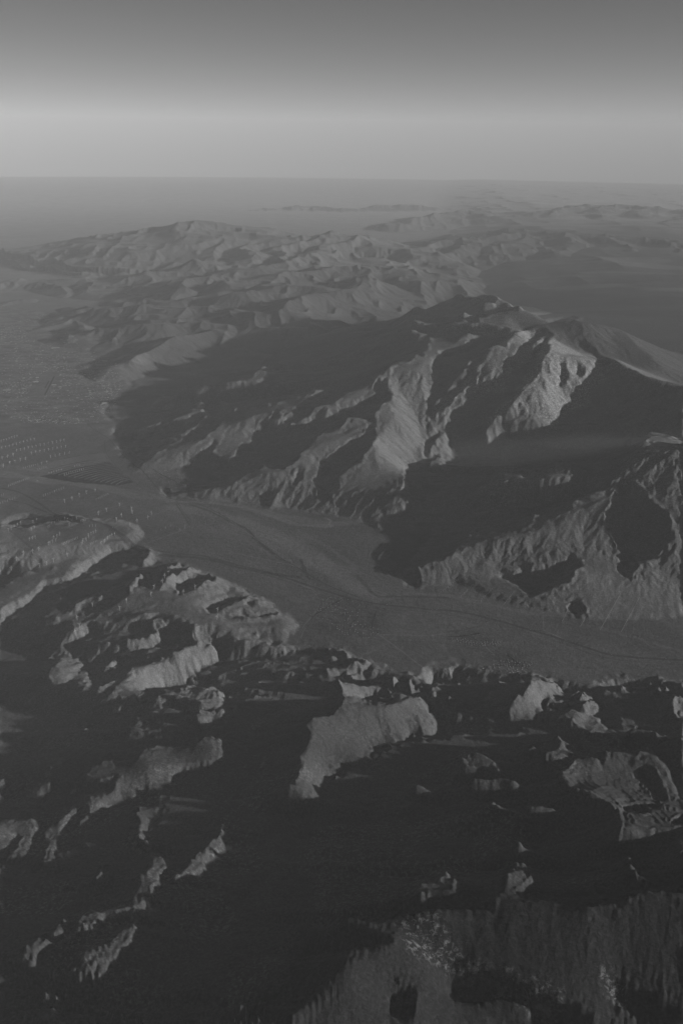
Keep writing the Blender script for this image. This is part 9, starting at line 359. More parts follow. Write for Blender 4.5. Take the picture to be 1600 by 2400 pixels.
[972,-2,2,-11,4,4,0,1,0,2,913,2,1,1,903,-1,-1,-2,905,3,4,9,14,10,5,4,2,2,3,4,4,3,4,2,2,2,2,2,2,2,2,3,3,3,2,3,3,2,3,2,3,3,2,3,3,4,0,5,1,9,1,5,3,0,1,1,6,9,10,16,11,16,18,-19,-3,-4,0,2,-6,-1,-1,903,6,0,16,-15,-5,-9,-6,-10,-6,-11,-6,7,-9,3,-2,-5,-4,-4,-5,-4,-5,-5,-4,-5,-4,-5,-3,-3,-3,-2,-3,-4,-3,-4,-3,-4,-4,-5,-4,-4,-4,-4,-5,-4,-4,-4,-4,-4,-4,-3,-4,-4,-4,-4,-3,-4,975],
[973,-3,-6,9,-3,1,2,925,2,1,-1,-2,2,4,11,12,8,6,5,4,3,3,2,2,2,2,2,2,3,2,2,2,3,2,2,3,2,3,3,3,3,3,3,4,3,4,3,4,4,1,8,10,6,1,4,-1,-5,0,0,3,7,3,3,2,0,0,-3,2,2,2,3,12,5,8,7,5,2,-2,3,8,-19,-5,-11,-7,-10,-5,-13,2,-3,-3,0,-5,-4,-4,-5,-4,-5,-5,-4,-5,-4,-5,-4,-4,-4,-3,-3,-3,-3,-3,-4,-3,-4,-4,-4,-3,-4,-4,-4,-3,-4,-4,-4,-3,-4,-3,-3,-4,-3,-3,-2,-2,976],
[973,-2,-3,3,-1,3,931,8,13,10,6,7,3,2,2,2,2,3,3,2,2,2,3,2,2,2,2,2,3,3,2,3,3,3,3,3,3,3,3,3,3,4,2,2,5,5,2,-1,-3,1,-1,1,2,1,0,1,2,2,4,7,6,6,7,12,8,-5,9,5,5,2,1,1,5,5,-22,-4,-12,-7,-11,-6,-13,1,-3,-1,-3,-5,-4,-5,-4,-5,-5,-4,-5,-4,-5,-4,-4,-4,-4,-4,-3,-3,-3,-4,-3,-3,-4,-3,-4,-3,-4,-3,-4,-4,-3,-3,-4,-3,-2,-3,-2,-2,-2,-2,978],
[974,-9,5,4,-4,4,930,5,12,12,9,4,1,3,2,3,2,2,1,2,2,3,2,2,3,2,2,3,3,3,2,3,3,3,3,3,3,3,3,3,3,4,2,1,5,8,2,0,4,0,4,4,3,2,7,5,3,5,2,7,7,10,10,18,19,-5,-5,-21,-5,1,12,-16,-13,13,-17,-7,-11,-7,-11,-6,-14,0,0,-4,-5,-4,-5,-5,-4,-5,-5,-4,-5,-4,-4,-4,-4,-4,-4,-3,-4,-3,-4,-4,-3,-3,-3,-3,-3,-3,-4,-3,-3,-3,-3,-3,-3,-2,-2,-3,982],
[967,2,1,904,-3,2,-9,4,3,-2,2,929,3,9,14,9,1,4,1,2,2,3,2,3,3,2,2,2,2,3,2,2,2,2,3,3,2,3,3,3,3,3,4,3,5,4,5,2,4,10,4,7,0,-1,3,1,2,1,-1,-2,0,1,1,3,1,4,3,7,1,7,19,4,25,-4,-2,-8,-6,-18,10,-18,-5,-11,-7,-11,-6,-13,-2,1,-7,-5,-5,-5,-5,-4,-5,-5,-4,-4,-5,-4,-4,-3,-4,-4,-3,-4,-4,-4,-4,-3,-3,-2,-3,-2,-3,-3,-2,-3,-2,-2,-2,-1,-2,984],
[962,2,1,1,1,1,1,0,0,1,-1,0,-2,-1,-4,-6,6,-3,3,-2,2,928,8,15,9,2,3,1,3,2,2,2,2,2,2,2,3,2,3,2,3,3,3,3,3,4,3,3,4,4,4,3,2,3,2,5,-2,4,0,7,-4,0,4,-2,0,0,2,6,8,5,4,4,3,5,6,7,4,9,3,2,7,22,-9,-3,-8,-9,-18,14,-20,-4,-12,-7,-12,-4,-19,6,-1,-9,-5,-6,-5,-6,-4,-5,-4,-5,-4,-4,-4,-4,-3,-4,-5,-4,-5,-4,-3,-2,-3,-2,-2,-2,-2,-2,-2,-1,-1,-3,988],
[962,4,3,0,1,1,1,904,-2,-1,-3,0,-4,0,-3,-1,1,905,1,2,922,6,11,12,0,3,2,2,2,3,2,3,3,2,3,2,3,2,3,2,2,3,2,3,3,2,3,2,1,2,3,5,5,6,2,5,9,10,13,12,7,0,3,0,0,-1,-2,-2,-2,-1,0,1,0,1,3,4,3,5,12,7,17,-8,-3,-15,-5,-23,15,-16,-6,-12,-6,-13,-4,-17,4,-1,-10,-4,-8,-5,-6,-5,-4,-5,-4,-4,-4,-4,-4,-5,-5,-4,-5,-3,-3,-2,-2,-1,-2,-1,-1,-1,-2,992],
[962,3,2,2,1,904,-1,0,-1,-1,-1,-4,-2,-6,8,-3,-1,903,1,0,1,2,922,3,6,12,8,-1,3,4,2,2,3,2,3,2,3,2,3,3,3,3,3,3,4,3,4,5,5,6,7,8,8,3,0,0,2,8,10,10,9,14,-7,-11,-8,-7,-5,-3,0,1,4,2,3,3,4,5,3,4,6,2,9,4,24,-12,-9,-13,-7,-19,13,-17,-5,-12,-6,-13,-4,-17,4,-2,-9,-5,-8,-5,-6,-6,-4,-5,-4,-5,-4,-5,-5,-4,-4,-4,-3,-2,-1,-1,-2,998],
[966,2,903,1,0,0,1,1,-2,-3,-6,-6,4,4,1,-1,0,0,1,0,0,1,2,921,3,6,14,8,0,2,3,3,3,3,3,3,3,2,3,3,2,3,2,3,5,4,4,4,3,2,1,1,-2,0,2,4,6,1,3,1,6,-5,0,7,2,2,2,2,4,4,4,3,3,4,4,4,4,5,3,6,4,18,8,-18,-7,-14,-10,-17,16,-20,-4,-12,-7,-12,-3,-18,5,-4,-9,-5,-7,-6,-7,-5,-5,-5,-4,-5,-5,-5,-4,-3,-2,-3,1003],
[975,3,1,-2,-5,-7,-2,5,3,0,1,0,0,1,0,2,922,4,5,11,11,5,1,2,2,3,3,2,3,2,3,3,2,3,3,3,2,3,2,3,3,2,4,3,3,4,2,2,1,4,4,5,4,10,7,-3,-1,-2,-2,0,2,3,2,5,5,6,4,3,3,2,4,4,11,14,-12,-9,-12,-14,-5,-22,16,-16,-6,-11,-7,-12,-4,-17,4,-3,-9,-6,-7,-6,-6,-6,-5,-5,-5,-4,-4,-3,-3,1006],
[977,2,1,-3,-6,-7,3,5,0,3,-1,0,1,2,923,5,5,7,10,8,4,2,2,3,3,2,3,3,3,2,3,3,2,3,4,3,2,2,1,1,1,0,1,1,3,3,2,3,2,2,-4,-5,4,2,2,2,7,6,6,8,6,4,2,6,7,6,6,5,-3,14,2,-12,-13,-11,-13,-7,-20,19,-17,-5,-12,-6,-13,-3,-17,3,-2,-10,-5,-8,-6,-6,-5,-6,-4,-4,-2,-2,1008],
[979,2,0,-2,-13,0,9,0,4,-2,2,922,2,1,2,4,6,6,7,6,6,3,3,3,2,3,3,3,2,3,3,2,2,0,-1,2,1,1,2,3,3,3,1,2,3,5,6,9,6,13,17,2,0,1,1,0,-1,0,-2,0,6,10,4,-1,-3,2,-2,10,4,-11,-11,-10,-12,-9,-10,-13,15,-18,-3,-12,-7,-12,-3,-19,9,-7,-8,-6,-8,-6,-5,-6,-3,-4,1011],
[982,2,-12,-3,9,2,2,914,2,2,2,0,0,2,0,0,-2,-1,0,3,4,4,5,6,5,5,6,2,3,3,2,3,2,3,3,2,3,3,4,1,-4,-1,2,2,4,1,6,9,11,11,11,11,14,10,23,-9,-19,-7,-10,-6,-4,-2,-1,1,7,7,-1,-3,7,8,8,5,7,-14,-10,-8,-13,-10,-12,-12,-5,16,-17,-5,-12,-6,-12,-3,-18,10,-10,-6,-7,-6,-6,-5,-4,1013],
[983,8,-14,-2,8,919,3,4,4,3,3,1,-2,-2,1,3,5,5,5,5,4,2,3,3,3,3,3,3,2,3,3,1,4,6,3,904,2,0,1,3,2,1,0,-1,-5,-2,-4,4,2,6,7,6,9,9,10,6,1,9,16,-5,-2,-5,6,-6,-14,-1,-14,-9,-11,-11,-10,-7,16,-14,-7,-10,-8,-10,-6,-13,10,-14,-2,-8,-5,-4,-2,1014],
[977,2,2,0,-1,0,-3,-5,0,-6,3,4,4,916,2,2,2,2,3,3,3,4,3,0,-1,0,3,5,5,5,3,2,2,2,3,2,2,2,2,2,2,3,1,2,4,1,2,1,1,3,1,1,1,3,1,4,7,8,7,4,4,5,4,5,5,2,5,1,16,10,-18,-3,-12,-10,10,-7,-8,-8,-7,-12,-10,-11,-10,-1,13,-17,-5,-11,-9,-7,-12,-6,7,-13,-3,-5,-2,1016],
[963,2,1,0,0,-3,906,3,2,-1,-1,-3,0,0,-2,-1,-2,-1,-8,6,3,5,917,2,3,3,2,3,3,2,2,4,3,2,-1,1,2,4,2,2,3,2,3,2,3,3,2,3,3,2,2,3,1,2,3,2,2,1,2,2,1,0,4,4,2,4,0,4,4,4,5,6,2,4,4,11,19,-15,-1,-2,-11,0,-1,-12,-6,-15,4,-13,-10,-15,-6,-3,16,-17,-6,-10,-10,-7,-14,2,0,-9,0,-2,1017],
[962,3,3,-1,0,1,-1,-1,0,-4,0,7,0,-3,-2,2,2,1,-1,-3,-1,-5,-2,-10,2,5,4,4,915,2,3,2,1,0,1,0,1,1,2,1,2,3,4,3,2,3,4,2,3,2,3,3,3,3,3,3,2,3,2,2,3,1,2,0,2,1,1,0,1,2,3,3,3,3,6,3,4,4,4,5,6,5,6,-1,9,-2,-9,-3,-11,1,-3,-8,-5,-13,1,-14,-9,-18,-1,-8,21,-16,-8,-10,-10,-7,-13,-5,5,-4,4,1018],
[962,5,1,0,1,-1,0,0,-2,3,5,-9,5,12,3,-2,-5,-5,1,-1,-4,-5,-6,-18,12,0,3,7,0,-2,2,913,-2,0,-1,0,0,3,5,4,4,3,3,2,2,2,3,1,2,5,3,3,3,3,3,2,3,2,2,2,1,1,1,1,2,1,1,1,1,2,4,2,2,2,3,4,0,1,2,3,4,4,5,4,7,6,6,3,-12,0,-16,3,1,-11,-1,-18,1,-13,-13,-16,2,-3,17,-20,-5,-12,-7,-9,0,-7,12,-7,0,-2,0,0,-2,2,1013],
[962,3,4,-1,1,-1,903,-4,-7,5,0,0,4,12,14,0,-6,-6,-1,-6,-5,-10,-17,12,0,2,7,915,2,1,1,0,0,-1,0,1,1,1,3,3,5,4,3,6,-1,4,3,1,2,2,3,2,3,2,3,2,1,2,1,2,1,1,0,1,0,1,1,1,1,2,1,3,3,4,3,3,3,3,3,3,2,2,-1,6,5,-10,-3,-2,16,-19,-2,-17,-2,-15,-15,-13,3,-6,21,-22,-5,-12,-7,-4,2,-11,-11,13,-2,7,2,-3,11,-8,1013],
[963,3,4,-2,1,-1,-1,-1,-3,903,3,1,-1,2,11,10,2,-9,-3,-9,-4,-12,-12,10,2,1,4,4,907,2,903,-2,0,-3,-2,-2,-1,0,4,4,6,7,6,4,3,2,1,0,1,0,1,1,2,1,2,2,2,2,3,2,1,1,1,0,1,0,1,0,1,0,1,1,1,1,1,1,1,-4,-3,-2,-1,-1,0,1,1,2,2,4,-1,6,5,18,-9,22,0,-19,-5,-14,-13,-15,-16,5,-7,22,-17,-8,-11,-3,0,0,2,-20,8,2,1,10,-7,12,-8,1013],
[964,4,2,-2,1,-1,0,0,-4,-2,2,-4,1,1,2,0,0,19,3,-11,-3,-8,-5,-7,-8,-2,6,0,3,5,6,2,0,2,-2,0,0,-3,0,-1,1,3,3,5,5,5,5,2,1,0,-2,-2,-1,0,1,0,1,2,1,1,1,1,1,1,0,1,2,2,2,1,905,-1,-1,-1,-2,-2,-2,-3,-3,-3,-3,-2,3,4,5,4,6,4,5,4,3,3,3,3,2,1,0,7,-6,18,-9,-9,-12,-13,-20,-8,4,-2,18,-24,-5,-5,905,-24,19,-4,4,5,0,5,-5,1012],
[965,5,-1,-1,0,-3,0,-3,-7,4,6,906,22,-12,-4,-6,-7,-6,-2,-8,1,9,4,2,1,3,3,-4,4,3,3,3,1,3,2,1,0,-1,-1,-1,903,1,2,1,1,0,1,-1,0,-1,-1,0,0,-1,903,2,1,1,2,1,903,1,0,1,2,2,4,4,4,7,6,9,6,18,-8,-7,-2,-4,-4,-3,-3,-3,-3,-2,-3,0,-1,4,1,9,-3,16,2,-13,-10,-16,-21,-9,2,1,16,-22,3,-3,903,-2,2,-5,-14,13,4,2,0,5,-7,2,1011],
[965,4,1,-2,-1,-2,-2,-3,-3,-7,-1,4,8,4,903,12,8,-20,0,-8,-3,-4,-1,-4,-4,2,6,7,6,3,3,12,5,0,-1,-5,-5,-1,-1,0,1,1,1,903,-1,-2,-2,-2,-1,-2,907,2,1,2,4,3,4,4,4,2,2,2,3,2,3,2,2,1,1,1,1,-1,1,-2,4,-6,-8,-7,-2,-2,-1,-1,1,1,1,2,2,3,2,3,2,7,1,16,1,-19,-15,-25,-7,3,-3,12,-9,906,-2,2,0,-14,2,9,1,7,-5,1012],
[965,4,2,-2,0,-1,-1,-2,-3,0,-2,5,-4,2,0,2,-2,-3,14,-5,-4,-2,-1,0,0,1,2,0,9,3,3,3,4,-1,0,2,-1,-4,-3,-9,-2,-4,-2,-1,-1,0,0,1,0,1,0,2,908,2,2,2,2,2,1,1,1,2,0,0,-1,-1,903,1,1,2,3,4,5,7,6,15,0,-9,-4,-2,-2,-1,-1,-1,-2,-2,-1,-1,1,1,3,4,7,-7,23,0,-16,-15,-21,-21,10,0,5,-5,907,-2,2,3,-5,-4,6,1014],
[965,2,5,-1,903,1,0,-3,-1,-3,5,-2,-1,-2,4,1,-5,6,0,2,0,1,1,3,2,4,1,4,3,2,2,3,1,-4,-6,-9,-10,-10,-3,7,920,-2,-1,0,3,0,4,2,2,1,2,3,2,3,3,3,3,2,3,1,1,1,-2,4,-15,-7,-4,-4,-4,-4,903,4,5,5,5,6,3,9,-5,-3,31,7,-21,-13,-14,-14,-15,10,911,-3,3,1016],
[966,5,1,1,1,1,0,2,2,-2,-3,-4,-1,1,2,0,3,4,1,2,2,3,5,1,0,4,2,5,2,2,1,-1,-3,-5,-7,-8,-7,-9,-9,-11,2,5,1,3,3,3,904,-2,2,915,5,2,0,-1,-1,-1,-2,-2,0,-3,-2,-2,-1,-2,0,-1,0,4,2,2,1,2,0,0,2,-2,904,4,6,4,12,-5,-3,29,6,-24,-18,-8,-6,0,7,-4,1027],
[966,4,4,-1,3,2,1,1,2,3,-2,-2,-2,-2,2,3,3,2,3,3,2,3,-7,16,1,3,3,1,0,-1,-2,-5,-5,-6,-7,-7,-9,-7,-7,-6,-7,-3,3,1,2,3,3,3,4,4,903,-2,0,2,908,2,2,-4,0,0,-2,0,2,904,2,1,1,1,1,0,1,0,-2,-2,-3,909,-2,-1,-2,0,0,11,0,0,39,-40,-1,-4,0,-2,2,1028],
[962,-2,2,0,2,-2,5,6,-1,3,2,3,2,1,4,-2,-2,-1,3,3,3,4,3,3,3,4,6,-2,3,2,0,-1,-3,-4,-6,-6,-6,-6,-6,-7,-6,-7,-7,-4,-4,-5,-6,3,4,3,3,3,4,2,3,4,912,-5,-3,4,1,3,906,-2,903,2,0,-2,0,0,2,903,2,0,1,0,-1,0,-2,2,0,1,0,0,1,-8,7,-9,19,-13,3,-3,1031],
[961,-5,9,-9,-1,6,5,0,1,10,2,3,1,2,3,1,4,0,-1,4,3,4,3,3,4,3,1,1,2,-1,-2,-2,-5,-5,-5,-5,-5,-6,-5,-5,-6,-7,-4,-4,-6,-5,-3,-7,-4,6,0,5,2,3,4,3,2,2,1,1,0,0,1,3,903,-3,0,10,6,-6,0,-4,-3,908,2,0,-2,903,-3,-1,-1,-1,0,0,-1,0,0,1,0,0,1,0,1,0,2,2,0,-2,13,-11,1033],
[960,-3,9,-14,-7,15,0,-4,17,9,-8,6,0,7,2,3,2,2,3,3,4,3,4,3,2,1,1,0,-1,-3,-4,-3,-5,-4,-5,-4,-5,-4,-5,-4,-4,-5,-4,-5,-4,-3,-5,-7,-6,-7,0,2,1,4,2,1,0,1,1,5,3,5,7,3,2,0,0,-2,8,9,18,-2,-50,16,-5,6,-1,0,-3,-1,-2,-1,0,-1,0,0,1,-1,0,-1,1,0,1,0,1,0,1,0,0,1,0,1,0,1,0,1,1,-3,9,-7,11,-7,1033],
[960,2,-12,-6,20,-4,0,3,-14,35,11,-4,10,-10,4,2,3,3,2,3,4,2,2,0,0,-1,-2,-3,-3,-3,-4,-3,-3,-4,-4,-4,-3,-4,-3,-4,-2,-2,0,0,-2,-9,-4,-7,-8,-11,0,0,1,0,0,6,9,10,6,1,4,903,-3,0,3,903,10,9,-19,-20,15,-5,2,-3,4,-3,1,903,1,0,1,-1,-1,-1,0,-1,0,0,-1,903,1,903,1,1,1,0,2,0,6,-2,8,-6,1033],
[962,-3,3,903,5,-5,0,11,0,28,1,-1,3,1,2,2,0,0,-1,-1,-2,-2,-3,-2,-3,-3,-2,-3,-3,-2,-3,-2,-4,-3,-2,-1,0,-1,-1,-1,3,1,-8,-7,-7,-2,-15,-3,9,9,7,2,-3,-11,-2,8,-2,4,5,5,5,904,2,16,3,-14,-21,-5,11,-4,5,-10,7,-5,0,0,-1,0,0,1,0,-1,903,1,0,1,0,1,1,1,1,0,1,1,0,0,2,0,2,2,8,-6,1034],
[968,3,3,3,9,19,-7,6,0,1,0,0,-2,-1,-2,-2,-2,-2,-2,-2,-2,-2,-2,-2,-1,-2,-3,-1,-2,0,-1,-1,-3,904,3,4,-3,-4,-7,2,5,0,0,-5,-3,-2,0,-6,-7,12,-1,2,1,1,3,3,2,-2,2,-12,29,-17,3,-9,6,2,0,-5,-20,10,-4,1,0,1,1,1,906,1,0,1,0,1,1,0,1,0,1,3,1,1,2,0,4,-4,1035],
[967,5,6,7,9,2,-4,4,903,-1,-2,-2,-2,-2,-2,-1,-2,-2,-1,-2,-1,-1,-1,-1,-1,-1,0,-1,-1,-2,908,3,3,0,-3,-3,-4,0,1,0,-1,-3,-2,-7,-14,11,0,7,3,3,4,2,-2,2,0,0,17,-28,17,-14,8,-4,4,-5,-15,7,-1,0,0,1,0,1,0,1,0,0,1,0,1,1,1,2,1,2,0,2,0,-5,2,1,2,1038],
[962,3,3,2,5,6,4,3,2,0,0,4,-1,-1,-1,-2,-2,-2,-2,-2,-2,-2,-1,-2,-1,-1,-1,-1,-2,-1,-1,0,-1,-3,914,4,3,1,-1,-2,-1,-1,2,-5,10,-34,9,0,2,1,2,1,2,7,-5,5,-10,18,0,-17,17,-8,903,-9,2,-5,5,-2,2,0,1,1,903,1,1,0,1,2,903,3,-1,-2,0,-4,4,0,-2,2,1036],
[961,3,4,4,6,6,2,7,6,3,3,1,-2,-1,-2,-2,-2,-2,-2,-2,-2,-2,-1,-2,-1,-2,0,-2,-2,-2,-3,-3,-2,-2,-1,-1,-2,917,3,-3,4,-7,3,-31,5,3,4,3,3,4,3,3,3,-4,10,-17,30,-14,-14,12,-3,904,-3,-7,4,-1,0,1,0,1,0,1,-1,1,0,1,0,3,1047],
[958,2,1,8,5,7,7,4,4,15,-1,-2,3,-1,903,-1,-1,-1,-1,-1,-1,-2,-2,-1,-2,-1,-1,-2,-2,-2,-4,-4,-3,-4,-4,-3,-3,-2,-1,-3,918,-5,5,-35,16,0,5,1,2,1,3,1,2,1,-3,6,-13,24,1,-12,0,2,-5,3,-3,3,-2,-2,1,1,2,904,-6,3,-1,1,1,2,0,2,-2,1044],
[958,3,11,-1,10,0,-1,6,4,-9,36,-3,-2,0,-1,-1,906,1,-1,0,-1,0,-1,-1,0,-2,-3,-4,-4,-4,-4,-4,-4,-4,-4,-3,-3,-2,-2,-2,915,-5,5,-29,-2,4,1,3,3,4,3,5,3,5,3,-1,3,-9,4,0,-3,20,-12,-5,2,-2,909,-3,-3,4,-1,1,2,1047],
[956,-8,29,4,1,0,-7,3,4,-3,10,26,-10,2,-3,0,-1,0,0,1,0,1,0,1,0,1,1,1,0,0,2,2,0,-1,-3,-3,-4,-4,-4,-4,-5,-4,-5,-4,-4,-4,-2,-3,-1,-2,912,-5,10,-26,-15,20,-3,7,0,2,1,0,-1,-2,1,1,0,7,-1,4,0,-11,11,913,-2,-3,2,0,3,0,2,-2,1044],
[956,2,60,-28,2,4,6,-25,24,11,7,-9,-10,-2,-1,-1,0,-2,1,-2,3,-1,2,-1,3,-1,4,0,4,1,4,-9,12,3,5,-3,-1,-5,-4,-5,-4,-6,-4,-5,-5,-5,-4,-4,-4,-2,-2,-3,907,2,-2,3,-6,9,-34,-8,0,1,-1,904,1,0,2,7,6,1,9,3,9,9,-9,-2,911,-2,2,-2,-2,2,2,1047],
[957,3,43,-26,-34,36,42,85,-54,-82,-24,60,-8,3,-2,1,-6,6,-8,11,-6,5,-6,8,-4,8,-2,8,-12,-7,6,11,-6,26,-2,4,-6,0,-7,-3,-7,-4,-7,-5,-5,-6,-4,-5,-5,-4,-3,-2,0,1,1,903,-1,-1,1,-8,22,9,-63,904,9,13,39,17,10,6,-38,3,6,-13,-11,-22,-19,18,19,-4,2,-4,7,-3,-3,3,0,8,-3,-1,-4,-7,7,-5,0,1,1,3,0,0,2,1,-3,1040],
[959,2,-2,915,2,1,2,2,4,4,6,7,7,7,7,7,8,8,7,6,3,-1,-4,-5,-6,-7,-6,-6,-6,-5,-6,-6,-5,-5,-4,-3,0,1,0,1,0,1,1,0,1,0,1,0,0,-1,-1,-2,-3,-3,-3,-2,-2,-2,1074],
[980,3,4,6,6,7,7,7,7,8,7,8,8,8,5,3,-3,-7,-6,-7,-6,-6,-7,-5,-6,-6,-5,-5,-1,0,1,1,0,1,0,1,0,1,0,1,0,0,-1,-2,-2,-3,-4,-4,-5,-4,-3,-2,1073]]
# ------------------------------------------------------------------ the lie of the land
# coarse heights on a grid of bearing and log distance
def _row(r):
    o = []
    for v in r: o += [0] * (v - 900) if v > 900 else [v]      # 900 + n stands for a run of n zeros
    return o
MAC = np.cumsum(np.array([_row(r) for r in LAND]), axis=1) * np.where(np.exp(L0 + DL * np.arange(NL)) < 13000, 7., 10.)[:, None]

def far_base(x, y):
    X = x / 1e3; Y = y / 1e3
    s = np.clip((X - 3 - (Y - 60) * .10) / 14, 0, 1)
    s = s * s * (3 - 2 * s)
    low = 60 + 0 * X
    high = 1150 + 60 * np.sin(X / 17) - 5.5 * np.clip(Y - 70, 0, 130)
    return low + (high - low) * s

FAR = (   # mountains beyond the massif: (pixel x, pixel y, height) traced crests
 ((150,652,150),(230,600,700),(330,555,1500),(400,528,2250),(440,517,2600),(490,520,2600),(560,536,2200),(640,553,1900)),
 ((640,556,1900),(700,552,1950),(775,543,2150),(830,555,1900),(900,575,1600),(1000,598,1300)),
 ((440,517,2600),(370,570,1500),(290,620,700),(200,650,200)), ((560,536,2200),(500,590,1400),(400,650,700),(300,690,300)),
 ((640,553,1900),(600,590,1500),(530,640,1000)), ((775,543,2150),(700,580,1600),(640,620,1200)), ((830,555,1900),(800,600,1400),(740,630,1100)),
 ((-60,680,150),(0,668,350),(60,655,450),(120,648,520),(200,655,500),(260,668,350),(300,680,200)), ((100,652,450),(150,685,250)), ((200,655,500),(240,690,250)),
 ((0,720,150),(40,705,280),(70,700,120)),
 ((980,590,1150),(1060,560,1500),(1130,545,1700),(1200,535,1750),(1300,540,1800),(1420,545,1750),(1530,560,1650),(1650,585,1500)),
 ((1130,545,1700),(1080,580,1400),(1040,600,1100)), ((1200,535,1750),(1180,575,1400),(1200,600,1150)), ((1300,540,1800),(1290,580,1400),(1330,610,1150)), ((1420,545,1750),(1430,590,1350)),((1530,560,1650),(1560,610,1200)),
 ((960,510,1000),(1030,497,1300),(1090,492,1350),(1150,500,1200),(1230,515,1000)),
 ((1230,500,1200),(1310,485,1600),(1400,478,1750),(1500,483,1700),(1600,490,1650),(1720,500,1500)), ((1310,485,1600),(1290,505,1200)), ((1400,478,1750),(1420,510,1200)), ((1500,483,1700),(1500,505,1300)),
 ((1600,500,1500),(1590,530,1200),(1500,540,1100)),
 ((820,485,500),(900,478,700),(980,480,600)), ((600,490,300),(700,482,500),(800,486,400)),
)
# rugged foothills between the city and the far range
FAR += (
 ((150,760,260),(230,735,500),(330,715,800),(430,712,950),(540,725,1100),(640,735,1200),(720,715,1400)),
 ((180,800,260),(260,775,600),(350,760,800),(430,755,900),(520,765,900)), ((290,850,300),(350,830,550),(430,805,750),(520,785,800)),
 ((150,722,300),(240,712,650),(340,697,850),(440,690,1000),(560,680,1200)), ((560,660,1300),(660,640,1450),(760,628,1500),(860,625,1500),(950,628,1500)),
 ((420,660,1100),(520,640,1300),(600,615,1500),(700,600,1600),(800,590,1600)), ((700,715,1400),(760,670,1500),(830,645,1500)), ((600,690,1250),(700,665,1450)), ((240,740,450),(300,790,500)),
 ((230,670,500),(330,640,1000),(430,610,1500)),
)
_fr = []
for rd in FAR:
    P = [(*[float(v) for v in unproj(a, b, h)], h) for a, b, h in rd]
    _fr += list(zip(P[:-1], P[1:]))

def macro(x, y, r, az):
    """large forms and their gradient-ready height; x, y, r, az are 2-D arrays on the polar mesh"""
    fa = (np.degrees(az[0]) - A0) / DA; fl = (np.log(np.maximum(r[:, 0], 1)) - L0) / DL
    def wm(f, n):
        f = np.clip(f, 1, n - 3.001); i = f.astype(int); b = bs(f - i)
        Wm = np.zeros((len(f), n))
        for k in range(4): Wm[np.arange(len(f)), i - 1 + k] += b[k]
        return Wm
    return wm(fl, NL) @ MAC @ wm(fa, NA).T + plain(x, y)

def sm(t): t = np.clip(t, 0, 1); return t * t * (3 - 2 * t)

azd = np.concatenate([np.arange(-180, -50, 4.), np.arange(-50, -37, 1.), np.arange(-37, -27.5, .4), np.arange(-27.5, 27.5, AZSTEP), np.arange(27.5, 51, .4), np.arange(51, 60, 1.), np.arange(60, 180.01, 4.)])
azd[-1] = 180
rr = [60., 400., 1200., 2500., 4000., 5300.]
while rr[-1] < 4.0e5:
    r = rr[-1]
    k = 26 if r < 7500 else (9.5 if r < 12000 else 12 + (r - 12000) * .00125)
    if r > 24000: k = 27 + (r - 24000) * .0016
    if r > 60000: k = 85 + (r - 60000) * .012
    if r > 130000: k = 900 + (r - 130000) * .03
    rr.append(r + k * RSTEP)
rr = np.array(rr)
AZ, R = np.meshgrid(np.radians(azd), rr)
X = R * np.sin(AZ); Y = R * np.cos(AZ)
Hm = macro(X, Y, R, AZ)
# outside the sector fitted to the shadows the land is the plain or the far country
inside = sm((np.degrees(AZ) + 29) / 1.5) * sm((38.9 - np.degrees(AZ)) / 3) * sm((R - 5200) / 500)
fb = far_base(X, Y)
fw_ = sm((R - 43500) / 8500)
edge = np.where(R < 30000, np.clip(700 - (Y / 1e3 - 8) * 20, 200, 900), fb)
Hm = Hm * inside * (1 - fw_) + edge * (1 - inside) * (1 - fw_) + fb * fw_
sel = (R > 31000) & (R < 230000) & (np.abs(AZ) < math.radians(32))
hx, hy, hr = X[sel], Y[sel], Hm[sel]
wxx = vnoise(hx, hy, 5200, 31) * 1500 + vnoise(hx, hy, 2100, 33) * 600; wyy = vnoise(hx, hy, 5200, 32) * 1500 + vnoise(hx, hy, 2100, 34) * 600
cone = np.full_like(hx, -1e4)
for (x0, y0, h0), (x1, y1, h1) in _fr:
    dx, dy = x1 - x0, y1 - y0; qq = dx * dx + dy * dy + 1
    m = (np.abs(hx - (x0 + x1) / 2) < abs(dx) / 2 + 13000) & (np.abs(hy - (y0 + y1) / 2) < abs(dy) / 2 + 13000)
    ax, ay = hx[m] + wxx[m], hy[m] + wyy[m]
    t = np.clip(((ax - x0) * dx + (ay - y0) * dy) / qq, 0, 1)
    d = np.hypot(ax - x0 - t * dx, ay - y0 - t * dy)
    c = h0 + (h1 - h0) * t - .21 * d + 4e-6 * d * d
    if y0 < 56000: c = h0 + (h1 - h0) * t - .24 * d - 40
    cone[m] = np.maximum(cone[m], np.where(d < 12000, c, -1e4))
rg = (1 - np.abs(vnoise(hx + wxx * .3, hy + wyy * .3, 2600, 43))) ** 2 * 210 + (1 - np.abs(vnoise(hx, hy, 1150, 44))) ** 2 * 130 - 160
cone = cone + rg * sm((cone - hr) / 350) * sm((hy - 33000) / 6000)
# low broken hills of the far country
hl = (1 - np.abs(vnoise(hx, hy, 7000, 41))) * 260 + (1 - np.abs(vnoise(hx, hy, 3000, 42))) * 130 - 170
right = sm((hx - 3000 - (hy - 60000) * .1) / 9000)
hl = hr + hl * right * sm((np.hypot(hx, hy) - 52000) / 9000)
Hm[sel] = np.maximum(np.maximum(hr, hl), cone)
